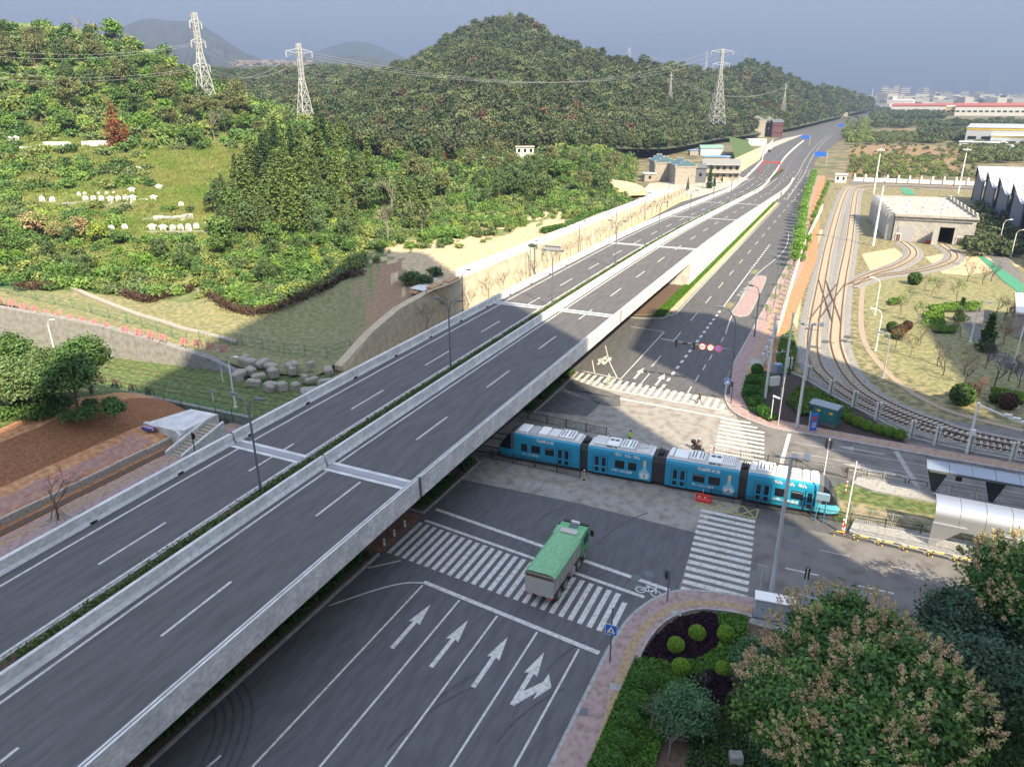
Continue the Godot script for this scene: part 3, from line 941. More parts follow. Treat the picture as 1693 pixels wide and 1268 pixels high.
	line("stop_line",M["worn_paint"],0.5,L2([9.3,75.4,7.3,84.0]),0.012)
	for k in 9: line("lane_dash",P,0.15,L2([-1.4 + k*5.6,56.1,1.2 + k*5.6,56.2]))
	for k in 9: line("lane_dash",M["worn_paint"],0.15,L2([1.0 + k*5.6,60.1,3.4 + k*5.6,60.2]))
	line("lane_line",M["worn_paint"],0.15,L2([-0.5,53.0,8.0,52.6,60,52.4]))
	for a in [[1.2,82.6,0.0],[2.0,78.3,0.3]]:
		var b := MB.new()
		var X := Vector2(1,0); var o := Vector2(a[0],a[1])
		b.poly(PackedVector2Array([o,o + Vector2(1.8,0.55),o + Vector2(1.8,0.16),o + Vector2(5.0,0.12),o + Vector2(5.0,-0.16),o + Vector2(1.8,-0.12),o + Vector2(1.8,-0.5)]),0.009)
		part(road,"lane_arrow",b,M["worn_paint"])
		_unused(X)
	for q in [["止",6.6,78.0],["区",9.0,78.2],["区",12.0,76.6],["本",6.8,76.2],["毛",15.0,76.6],["止",17.5,77.0]]:
		glyph_text(q[0],W(q[1],q[2],0.01),Vector3.BACK*1.0,Vector3.LEFT*1.9,0.14,road,"road_lettering",M["worn_paint"],0.005)
	# yellow hatching along the tracks
	for k in 8:
		var x := -31.5 + k*1.75
		if k == 6: continue
		line("yellow_hatch",M["faint_yellow"],0.14,L2([x,62.6,x + 1.75,61.3]),0.011)
		line("yellow_hatch",M["faint_yellow"],0.14,L2([x + 1.75,62.6,x,61.3]),0.013)
	line("yellow_edge",M["faint_yellow"],0.16,L2([-31.5,61.15,-18.4,61.7]),0.015)
	for k in 4:
		var x := -17.5 + k*1.8
		line("yellow_hatch",M["faint_yellow"],0.12,L2([x,63.5,x + 1.8,62.0]),0.011)
		line("yellow_hatch",M["faint_yellow"],0.12,L2([x + 1.8,63.5,x,62.0]),0.013)
	for k in 4:
		var x := -10.4 + k*1.38
		line("yellow_hatch",M["yellow_paint"],0.14,L2([x,64.9,x + 1.38,63.1]),0.011)
		line("yellow_hatch",M["yellow_paint"],0.14,L2([x + 1.38,64.9,x,63.1]),0.013)
	line("yellow_edge",M["yellow_paint"],0.2,L2([-10.5,63.0,-4.8,63.05,-4.8,64.9]),0.015)
	for k in 3:
		var x := -38.0 + k*2.2
		line("yellow_hatch",M["faint_yellow"],0.14,L2([x,72.5,x + 2.2,69.6]),0.011)
		line("yellow_hatch",M["faint_yellow"],0.14,L2([x + 2.2,72.5,x,69.6]),0.013)
	# painted writing before the tracks,read from the near side
	var s := "轨道域区禁止"
	for i in 6: glyph_text(s[i],W(-28.4 + i*1.05,60.7 + i*0.06,0.012),Vector3.RIGHT*0.74,Vector3.BACK*1.15,0.12,road,"road_lettering",M["worn_paint"],0.006)
	# bicycle signs
	for q in [[-11.0,48.2,0.75],[-12.0,86.6,0.75]]:
		var b := MB.new()
		for wx in [-0.62,0.62]:
			var ring := []
			for k in 13: ring.append(Vector2(q[0] + wx + cos(TAU*k/12.0)*0.4,q[1] + sin(TAU*k/12.0)*0.36))
			b.ribbon(ring,0.11,0.012)
		for sg in [[-0.62,0,-0.2,0.62],[-0.2,0.62,0.5,0.6],[-0.62,0,0.05,0.0],[0.05,0.0,-0.2,0.62],[0.05,0.0,0.5,0.6],[0.62,0,0.42,0.85],[0.42,0.85,0.7,0.95],[-0.38,0.72,-0.02,0.72]]:
			b.ribbon(L2([q[0] + sg[0],q[1] + sg[1],q[0] + sg[2],q[1] + sg[3]]),0.1,0.013)
		part(road,"bicycle_sign",b,P)
	# manholes,repairs and wheel marks
	for q in [[1052,955],[1055,971],[1309,883],[1314,904],[1073,949]]:
		var c := gp(q[0],q[1])
		var b := MB.new()
		var ring := []
		for k in 17: ring.append(Vector2(c.x + cos(TAU*k/16.0)*0.42,-c.z + sin(TAU*k/16.0)*0.42))
		b.poly(PackedVector2Array(ring.slice(0,16)),0.010)
		part(road,"manhole_cover",b,M["slate"])
	for q in [[905,1110,4.0],[820,1230,6.0],[700,1180,5.0],[640,1240,7.0],[930,1000,6.0],[990,900,7.0],[880,870,5.0]]:
		var c := gp(q[0],q[1])
		var b := MB.new()
		var pth := []
		for k in 8:
			var t := k/7.0
			pth.append(Vector2(c.x + t*0.3*q[2]*(0.2 + t),-c.z + t*q[2]))
		b.ribbon(smooth(pth,3),0.16,0.0065)
		part(road,"tyre_mark",b,grain("tyre_mark",lin(0.085,0.087,0.094),NT["fine"],1.5,0.85,NT["cloud"],3.0))
	for k in 5:
		var b := MB.new()
		var pth := []
		for i in 15:
			var a := lerpf(0.1,1.75,i/14.0)
			pth.append(Vector2(-34.5 + cos(a)*(4.6 + k*0.55),15.5 + sin(a)*(9.2 + k*0.6)))
		b.ribbon(pth,0.17,0.0062 + k*0.0002)
		part(road,"tyre_mark",b,M["tyre_mark"])
# strokes on a 10 x 10 grid,x1 y1 x2 y2 (y down)
const GLYPHS := {
	"轨": "0242 2004 0545 2429 0747 5383 6069 6159 8387 8798 9896","道": "3041 7061 2393 6143 4484 4449 8489 4686 4888 4989 0112 0424 2427 2709 0899",
	"域": "0343 2028 0848 4292 4474 4447 7477 4777 3969 6198 9896 9168 8091","区": "0090 0009 0999 2277 7227","禁": "0141 2004 2042 2005 5191 7005 7054 7098 2575 1787 5759 2809 6899 3548",
	"止": "5058 5484 2429 0999","毛": "7021 0383 0595 4049 4999 9997","铺": "2004 1333 0535 2328 0747 2839 4292 6169 4494 4449 9499 4696 4797 8091","草": "0191 2003 7003 2272 2363 2326 7376 2575 2676 0797 5659 3003 7073",
	"本": "0393 5059 5309 5399 3767","酒": "0112 0313 0919 3191 3339 9399 3999 3393 5156 7176 3696 6061","少": "5055 5544 2305 7386 8519","喝": "0131 0106 3136 0636 5080 5053 8083 5383 5181 5445 5495 9598 9888 6657 7758","一": "0595",
	"点": "5053 5282 2363 2326 7376 2676 2373 0819 3839 5859 7889","为": "2031 4005 0424 0484 8488 8868 4409 5565","健": "2005 2329 3070 3363 7173 7375 3575 5058 3777 1899 3538","康": "5061 1191 1109 3272 3474 3676 7276 5259 3648 6689 2839 4949","苦": "0191 2003 7003 0494 5056 2676 2629 7679 2979","白": "5031 2272 2229 7279 2575 2979","品": "2050 2024 5054 2454 0525 0509 2529 0929 6595 6569 9599 6999",
}
func glyph_text(txt: String,at: Vector3,X: Vector3,Y: Vector3,w: float,parent: Node3D,called: String,m: Material,lift := 0.01) -> void:
	# X runs right,Y runs down the character; each character is one flat mesh
	var N := Y.cross(X).normalized()
	for i in txt.length():
		var b := MB.new()
		var o := at + X*1.12*i
		var g: String = GLYPHS.get(txt[i],"0595")
		for s in g.split(" ",false):
			var a := o + X*(int(s[0])/9.0) + Y*(int(s[1])/9.0) + N*lift
			var z := o + X*(int(s[2])/9.0) + Y*(int(s[3])/9.0) + N*lift
			var d := (z - a).normalized()
			var sd := d.cross(N)*w*0.5
			a -= d*w*0.3; z += d*w*0.3
			b.quad(a + sd,z + sd,z - sd,a - sd,N)
			lift += 0.0004
		part(parent,called,b,m)
# ---------------------------------------------------------------- tram tracks,fences
const TRACK := [[-220,57.0],[-150,60.0],[-91,63.0],[-64,64.2],[-31,65.5],[1,67.3],[12,68.0],[40,69.0],[75,69.6]]
func track_u(x: float,k: int) -> float:
	return slut(TRACK,x) + 3.7*k
func fence(called: String,label: String,pts: Array,h: float,post_step: float,bar_step: float,m: Material,group := "",post_r := 0.04,bar_w := 0.03,rails := [0.12,0.93]) -> Node3D:
	var a0: Vector3 = pts[0]
	var t := thing(called,label,"fence",a0,group)
	var bars := MB.new()
	for i in pts.size() - 1:
		var a: Vector3 = pts[i] - a0; var b: Vector3 = pts[i + 1] - a0
		var L := (b - a).length()
		var n := maxi(1,roundi(L/post_step))
		for k in n + (1 if i == pts.size() - 2 else 0):
			var p := MB.new()
			var o := a.lerp(b,float(k)/n)
			p.cyl(o,o + Vector3(0,h + 0.08,0),post_r,post_r,6)
			part(t,"post",p,m)
		for r: float in rails:
			var q := MB.new()
			q.beam(a + Vector3(0,h*r,0),b + Vector3(0,h*r,0),0.035,0.045)
			part(t,"rail",q,m)
		if bar_step > 0:
			var nb := int(L/bar_step)
			for k in nb:
				var o := a.lerp(b,(k + 0.5)/nb)
				bars.box(o + Vector3(0,h*0.52,0),Vector3(bar_w,h*0.84,bar_w))
	if bars.v.size():
		part(t,"bars",bars,m).set_meta("kind","stuff")
	return t
func marker_post(label: String,at: Vector3,h := 0.9,topped := true) -> void:
	var t := thing("marker_post",label,"traffic post",at,"red and white marker posts")
	var b := MB.new()
	b.cyl(Vector3.ZERO,Vector3(0,0.06,0),0.16,0.14,10)
	part(t,"base",b,M["black"])
	for k in 5:
		var s := MB.new()
		s.cyl(Vector3(0,0.06 + k*h/5,0),Vector3(0,0.06 + (k + 1)*h/5,0),0.055,0.055,8)
		part(t,"band",s,M["orange_red"] if k % 2 == 0 else M["white"])
	if topped:
		var c := MB.new()
		c.ball(Vector3(0,h + 0.12,0),Vector3(0.09,0.09,0.09),8,5)
		part(t,"cap",c,M["white"])
func tramway() -> void:
	# grass of the reserve,left of the viaduct and right of the crossing
	var tr: Node3D
	for side in [[-220.0,-52.0,59.4,71.8],[-0.5,76.0,0.0,0.0]]:
		var b := MB.new()
		if side[0] < -100:
			b.poly(P2([-220,52,-150,55.5,-91,58.5,-52,59.6,-52,76.5,-66,77.0,-78,72.4,-100,69.8,-122,66.6,-160,61,-220,60]),0.03)
			tr = struct("tram_reserve",b,M["grass"])
			tr.set_meta("label","grassed tram reserve left of the viaduct")
		else:
			b.slab(P2([2.0,65.6,76,66.0,76,73.4,2.0,73.6,0.6,70]),0.0,0.06)
			tr = struct("tram_reserve",b,M["grass"])
			tr.set_meta("label","grassed tram reserve right of the crossing")
			var dry := MB.new()
			dry.poly(P2([1.8,69.8,3.0,66.0,14,66.8,10,70.5]),0.064)
			part(tr,"worn_patch",dry,M["dry_grass"])
	var paved := MB.new()
	paved.poly(P2([-52,62.6,-36,63.0,-36,75.6,-52,75.6]),0.010)
	part(road,"track_paving",paved,M["old_asphalt"])
	for k in 2:
		var t := thing("tram_track","%s of the two tram tracks, rails set flush in road and grass" % ["near track" if k == 0 else "far track"],"railway track",W(-31,track_u(-31,k)),"tram tracks")
		for s in [-0.7175,0.7175]:
			var r := MB.new()
			var path := []
			for i in 75: path.append(Vector2(-220 + i*4.0,track_u(-220 + i*4.0,k) + s))
			r.kerb(path,0.09,0.0,0.075)
			wpart(t,"rail",r,M["rust"])
			var g := MB.new()
			var gp2 := []
			for p: Vector2 in path:
				if p.x > -58 and p.x < 1: gp2.append(p)
			g.ribbon(gp2,0.34,0.016)
			wpart(t,"rail_groove",g,M["slate"])
	# dark crossing fences
	fence("track_fence","black railing north of the tram beside the planter",[W(-36.0,74.75),W(-23.2,74.15)],1.15,2.6,0.16,M["dark_fence"],"black railings along the tracks")
	fence("track_fence","black railing north of the tram ending at the traffic signal",[W(-10.9,74.2),W(0.4,75.2),W(2.6,74.9)],1.15,2.6,0.16,M["dark_fence"],"black railings along the tracks")
	fence("track_fence","black railing in front of the first tram car",[W(-42.0,63.4),W(-35.4,63.5),W(-22.5,63.5)],1.15,2.6,0.16,M["dark_fence"],"black railings along the tracks")
	fence("track_fence","black railing in front of the last tram car",[W(-9.4,64.9),W(-5.0,65.05),W(3.2,65.7),W(9.0,66.2)],1.15,2.6,0.16,M["dark_fence"],"black railings along the tracks")
	marker_post("red topped post at the free end of the railing beside the officer",W(-22.9,74.1))
	marker_post("red and white post at the railing end by the second tram car",W(-22.0,63.3),1.0)
	marker_post("red topped post where the far railing starts near the motorcycle",W(-11.2,74.15),1.1)
	marker_post("red and white post behind the tram's nose",W(2.6,71.6),1.2)
	marker_post("red and white post beside the yellow barrier of the platform",W(2.6,63.9),1.2)
	# red water barrier with a cone on it
	var t := thing("water_barrier","red plastic barrier on the yellow hatching beside the tram","barrier",W(-9.9,64.2))
	var b := MB.new()
	b.extrude(P2([-0.32,0,0.32,0,0.30,0.25,0.14,0.4,0.12,0.72,-0.12,0.72,-0.14,0.4,-0.30,0.25]),Vector3(-0.75,0,0),Vector3.BACK,Vector3.UP,Vector3.RIGHT*1.5)
	part(t,"body",b,M["red"])
	for x in [-0.4,0.15]:
		var h := MB.new(); h.box(Vector3(x,0.5,0.13),Vector3(0.2,0.12,0.05))
		part(t,"slot",h,M["white"])
	var c := thing("traffic_cone","red and white cone standing behind the red barrier","traffic cone",W(-10.1,64.75))
	var cb := MB.new(); cb.box(Vector3(0,0.02,0),Vector3(0.36,0.04,0.36)); part(c,"base",cb,M["red"])
	for k in 4:
		var s := MB.new()
		s.cyl(Vector3(0,0.04 + k*0.25,0),Vector3(0,0.04 + (k + 1)*0.25,0),0.15 - k*0.033,0.15 - (k + 1)*0.033,10)
		part(c,"band",s,M["red"] if k % 2 == 0 else M["white"])
# ---------------------------------------------------------------- the tram
func tram_shell(b: MB,x0: float,x1: float) -> void:
	var prof := P2([-1.22,0.32,1.22,0.32,1.27,0.9,1.27,2.75,1.20,3.05,1.05,3.2,-1.05,3.2,-1.20,3.05,-1.27,2.75,-1.27,0.9])
	b.extrude(prof,Vector3(x0,0,0),Vector3.BACK,Vector3.UP,Vector3.RIGHT*(x1 - x0))
func tram_nose(t: Node3D,x: float,s: float,teal: Material) -> void:
	# cab front from full section to the nose; s = +1 towards +x
	var sec := [[0.0,1.27,3.2,0.32],[0.45,1.26,3.1,0.32],[0.95,1.22,2.72,0.32],[1.45,1.13,2.05,0.34],[1.85,1.0,1.35,0.38],[2.1,0.82,0.95,0.42]]
	var lower := MB.new(); var glass := MB.new(); var side := MB.new(); var band := MB.new()
	for i in sec.size() - 1:
		var a: Array = sec[i]; var c: Array = sec[i + 1]
		var xa: float = x + s*a[0]; var xc: float = x + s*c[0]
		for z in [-1.0,1.0]:
			var wa := minf(a[2],1.25); var wc := minf(c[2],1.25)
			lower.quad(Vector3(xa,a[3],z*a[1]),Vector3(xc,c[3],z*c[1]),Vector3(xc,wc,z*c[1]),Vector3(xa,wa,z*a[1]),Vector3(s*0.3,0,z))
			if i < 4:
				(side if i > 0 else band).quad(Vector3(xa,wa,z*a[1]),Vector3(xc,wc,z*c[1]),Vector3(xc,c[2],z*c[1]*0.9),Vector3(xa,a[2],z*a[1]*0.9),Vector3(s*0.3,0.2,z))
		var top := glass if i > 0 and i < 4 else band
		top.quad(Vector3(xa,a[2],-a[1]*0.9),Vector3(xc,c[2],-c[1]*0.9),Vector3(xc,c[2],c[1]*0.9),Vector3(xa,a[2],a[1]*0.9),Vector3(s*0.5,1,0))
	var e: Array = sec[-1]
	lower.quad(Vector3(x + s*e[0],e[3],-e[1]),Vector3(x + s*e[0],e[3],e[1]),Vector3(x + s*e[0],e[2],e[1]),Vector3(x + s*e[0],e[2],-e[1]),Vector3(s,0,0))
	part(t,"nose",lower,teal); part(t,"windscreen",glass,M["glass_dark"]); part(t,"cab_side_window",side,M["glass_dark"]); part(t,"roof_cowl",band,M["slate"])
	for z in [-0.62,0.62]:
		var l := MB.new(); l.box(Vector3(x + s*2.06,0.72,z),Vector3(0.14,0.16,0.26))
		part(t,"headlight",l,M["white"])
	var bmp := MB.new(); bmp.box(Vector3(x + s*1.2,0.30,0),Vector3(1.9,0.16,1.9)); part(t,"bumper",bmp,M["black"])
func tram_window(body: Node3D,x: float,w: float,y: float,h: float,vent: bool) -> void:
	for z in [1.0,-1.0]:
		var f := MB.new(); f.box(Vector3(x,y,z*1.272),Vector3(w + 0.08,h + 0.08,0.02))
		var fr := part(body,"window_frame",f,M["black"])
		var g := MB.new(); g.box(Vector3(x,y - (0.08 if vent else 0.0),z*1.285),Vector3(w,h - (0.18 if vent else 0.0),0.02))
		part(fr,"pane",g,M["glass_dark"])
		if vent:
			var v2 := MB.new(); v2.box(Vector3(x,y + h*0.5 - 0.1,z*1.287),Vector3(w*0.96,0.03,0.02))
			part(fr,"vent_bar",v2,M["pole_light"])
func tram_door(body: Node3D,x: float,teal: Material,slim := 1) -> void:
	for z in [1.0,-1.0]:
		var seam := MB.new(); seam.box(Vector3(x,1.35,z*1.271),Vector3(1.66 if slim == 1 else 0.95,2.08,0.012))
		var fr := part(body,"door_frame",seam,M["black"])
		for k in ([-1,1] if slim == 1 else [0]):
			var l := MB.new(); l.box(Vector3(x + k*0.4,1.35,z*1.283),Vector3(0.75,2.0,0.018))
			part(fr,"door_leaf",l,teal)
			var g := MB.new()
			g.box(Vector3(x + k*0.38,1.72,z*1.297),Vector3(0.42,0.98,0.014)); g.box(Vector3(x + k*0.38,0.78,z*1.297),Vector3(0.42,0.46,0.014))
			part(fr,"door_glass",g,M["glass_dark"])
func roof_box(t: Node3D,x0: float,x1: float,h: float,m: Material,style: int) -> void:
	var b := MB.new()
	b.cbox(Vector3((x0 + x1)*0.5,3.2 + h*0.5,0),Vector3(x1 - x0,h,1.9),0.07)
	var o := part(t,"roof_unit",b,m)
	var d := MB.new()
	var n := 0
	if style == 1:
		for k: float in [0.16,0.36,0.66,0.86]:
			d.box(Vector3(lerpf(x0,x1,k),3.2 + h + 0.006,0),Vector3((x1 - x0)*0.08,0.014,1.5)); n += 1
	elif style == 2:
		for k in 8:
			d.box(Vector3(lerpf(x0,x1,(k + 0.5)/8.0),3.2 + h + 0.006,0),Vector3(0.045,0.014,1.6)); n += 1
	elif style == 3:
		for k: float in [0.3,0.7]:
			d.cyl(Vector3(lerpf(x0,x1,k),3.2 + h,-0.3),Vector3(lerpf(x0,x1,k),3.212 + h,-0.3),0.26,0.26,14); n += 1
		for k: float in [0.2,0.45,0.8]:
			d.box(Vector3(lerpf(x0,x1,k),3.2 + h*0.5,0.955),Vector3(0.32,h*0.4,0.02)); n += 1
	if n: part(o,"vent",d,M["slate"])
func bellows(t: Node3D,x0: float,x1: float) -> void:
	var b := MB.new()
	var n := int((x1 - x0)/0.12)
	for k in n:
		var xa := lerpf(x0,x1,float(k)/n); var xb := lerpf(x0,x1,float(k + 1)/n)
		var s := 1.0 if k % 2 == 0 else 0.96
		b.extrude(P2([-1.14*s,0.45,1.14*s,0.45,1.2*s,2.6,0.95*s,3.12,-0.95*s,3.12,-1.2*s,2.6]),Vector3(xa,0,0),Vector3.BACK,Vector3.UP,Vector3.RIGHT*(xb - xa))
	part(t,"bellows",b,flat("bellows",lin(0.045,0.042,0.042),0.8))
	var r := MB.new()
	for i in 3: r.box(Vector3((x0 + x1)*0.5 + (i - 1)*0.22,3.3,0),Vector3(0.12,0.3,1.4 - 0.2*i))
	part(t,"roof_hoses",r,M["black"])
func bottle_print(body: Node3D,x: float) -> void:
	# printed bottle on the side of the car
	for d in [["print_glass",flat("print_sky",lin(0.28,0.52,0.62),0.5),P2([-0.16,1.95,0.16,1.95,0.2,1.62,0.52,1.35,0.6,0.95,0.46,0.5,-0.46,0.5,-0.6,0.95,-0.52,1.35,-0.2,1.62]),0.0],
		["print_label",flat("print_white",lin(0.66,0.70,0.72),0.5),P2([-0.38,1.18,0.38,1.18,0.46,0.92,0.36,0.62,-0.36,0.62,-0.46,0.92]),0.004],
		["print_cap",flat("print_gold",lin(0.60,0.42,0.16),0.5),P2([-0.17,1.97,0.17,1.97,0.17,2.62,-0.17,2.62]),0.004],
		["print_seal",M["white"],P2([-0.04,1.97,0.04,1.97,0.04,2.62,-0.04,2.62]),0.008],
		["print_emblem",M["slate"],P2([-0.09,0.78,0.05,0.74,0.09,0.92,0.02,1.06,-0.07,1.0]),0.008]]:
		var b := MB.new()
		b.extrude(d[2],Vector3(x,0,1.272 + d[3]),Vector3.RIGHT,Vector3.UP,Vector3.BACK*0.003)
		part(body,d[0],b,d[1])
func tram() -> void:
	var t := thing("tram","teal four-car tram with white roof units crossing under the viaduct","tram",W(-30.5,65.5,0.05),"",deg_to_rad(3.2))
	t.scale = Vector3(0.975,1,1)
	var teal := flat("teal_paint",lin(0.014,0.27,0.44),0.35)
	teal.clearcoat_enabled = true; teal.clearcoat = 0.4; teal.clearcoat_roughness = 0.2
	var mods := [[0.0,7.6],[8.5,15.4],[16.8,24.1],[24.9,31.4]]
	var bodies := []
	for i in 4:
		var b := MB.new()
		tram_shell(b,mods[i][0],mods[i][1])
		var body := part(t,"car_body",b,teal,["first car with dark cab","second car with bottle print","third car with bottle print","last car with pale cab"][i])
		bodies.append(body)
		var rf := MB.new(); rf.box(Vector3((mods[i][0] + mods[i][1])*0.5,3.215,0),Vector3(mods[i][1] - mods[i][0],0.03,2.06))
		part(body,"roof",rf,M["off_white"])
		var sk := MB.new(); sk.box(Vector3((mods[i][0] + mods[i][1])*0.5,0.3,0),Vector3(mods[i][1] - mods[i][0] - 0.2,0.4,2.2))
		part(body,"underframe",sk,M["black"])
		for wx in [0.3,0.7]:
			for z in [-0.72,0.72]:
				var w := MB.new()
				var cx: float = lerpf(mods[i][0],mods[i][1],wx)
				w.cyl(Vector3(cx,0.32,z - 0.06),Vector3(cx,0.32,z + 0.06),0.28,0.28,14)
				part(body,"wheel",w,M["steel"])
	tram_nose(t,0.0,-1.0,teal); tram_nose(t,31.4,1.0,flat("pale_teal",lin(0.10,0.42,0.56),0.35))
	for g in [[7.6,8.5],[15.4,16.8],[24.1,24.9]]: bellows(t,g[0],g[1])
	for w in [[0,1.2,0.62,false],[0,2.55,0.95,false],[0,4.15,0.95,true],[1,12.0,0.95,false],[1,13.35,0.8,false],[2,20.2,1.1,true],[2,21.75,1.05,false],[3,28.1,1.05,false],[3,29.6,1.05,true]]:
		tram_window(bodies[w[0]],w[1],w[2],1.72,0.78,w[3])
	tram_door(bodies[0],5.75,teal); tram_door(bodies[1],9.9,teal); tram_door(bodies[2],18.2,teal); tram_door(bodies[3],26.4,teal); tram_door(bodies[3],30.75,teal,0)
	bottle_print(bodies[1],14.65); bottle_print(bodies[2],23.2)
	var wh: Material = M["white"]
	glyph_text("毛铺草本酒",Vector3(2.6,2.98,1.272),Vector3.RIGHT*0.36,Vector3.DOWN*0.34,0.045,bodies[0],"lettering",wh,0.006)
	glyph_text("喝一点为健康少",Vector3(1.0,1.1,1.272),Vector3.RIGHT*0.27,Vector3.DOWN*0.22,0.03,bodies[0],"lettering",wh,0.006)
	for k in 3:
		glyph_text(["苦品","白品","草品"][k],Vector3(11.5 + k*0.98,2.98,1.272),Vector3.RIGHT*0.30,Vector3.DOWN*0.30,0.042,bodies[1],"lettering",wh,0.006)
		glyph_text(["苦品","白品","草品"][k],Vector3(27.4 + k*1.1,2.98,1.272),Vector3.RIGHT*0.34,Vector3.DOWN*0.32,0.046,bodies[3],"lettering",wh,0.006)
	glyph_text("少喝一点为健康",Vector3(11.1,1.12,1.272),Vector3.RIGHT*0.29,Vector3.DOWN*0.25,0.036,bodies[1],"lettering",wh,0.006)
	glyph_text("毛铺草本酒",Vector3(20.0,2.98,1.272),Vector3.RIGHT*0.40,Vector3.DOWN*0.36,0.05,bodies[2],"lettering",wh,0.006)
	glyph_text("喝一点为少健康",Vector3(19.6,1.08,1.272),Vector3.RIGHT*0.28,Vector3.DOWN*0.23,0.034,bodies[2],"lettering",wh,0.006)
	glyph_text("少喝一点为健康",Vector3(27.4,1.12,1.272),Vector3.RIGHT*0.31,Vector3.DOWN*0.26,0.038,bodies[3],"lettering",wh,0.006)
	var W_: Material = M["white"]; var G: Material = M["galvanised"]; var O: Material = M["off_white"]
	for r in [[0,0.3,1.5,0.35,W_,0],[0,1.65,2.5,0.3,G,0],[0,2.65,3.75,0.38,W_,0],[0,3.85,4.95,0.34,O,0],[0,5.1,6.7,0.45,W_,1],[0,6.85,7.4,0.25,O,0],
		[1,8.9,10.3,0.42,W_,2],[1,10.35,11.7,0.42,W_,3],[1,11.9,13.4,0.46,W_,1],[1,13.6,15.0,0.25,O,0],
		[2,17.0,17.4,0.4,W_,0],[2,17.5,18.9,0.34,W_,0],[2,19.1,20.6,0.46,W_,1],[2,20.9,22.3,0.42,W_,3],[2,22.3,23.6,0.42,W_,2],
		[3,25.0,25.6,0.3,O,0],[3,25.7,27.3,0.46,W_,1],[3,27.5,28.7,0.34,W_,0],[3,28.8,29.7,0.3,W_,2],[3,29.85,30.5,0.32,O,0],[3,30.6,31.3,0.35,W_,0]]:
		roof_box(bodies[r[0]],r[1],r[2],r[3],r[4],r[5])
	# folded pantograph on the second car and cable runs beside the roof units
	var pg := MB.new()
	for z in [-0.5,0.5]:
		pg.beam(Vector3(13.7,3.5,z),Vector3(14.9,3.62,z*0.6),0.04,0.04); pg.beam(Vector3(14.9,3.62,z*0.6),Vector3(13.8,3.78,z*1.1),0.035,0.035)
	pg.beam(Vector3(13.8,3.78,-0.8),Vector3(13.8,3.78,0.8),0.07,0.05)
	part(t,"pantograph",pg,M["steel"])
	for m in mods:
		for z in [-1.02,1.02]:
			var cb := MB.new(); cb.box(Vector3((m[0] + m[1])*0.5,3.27,z*0.98),Vector3(m[1] - m[0] - 0.4,0.09,0.09))
			part(t,"roof_rail",cb,W_)
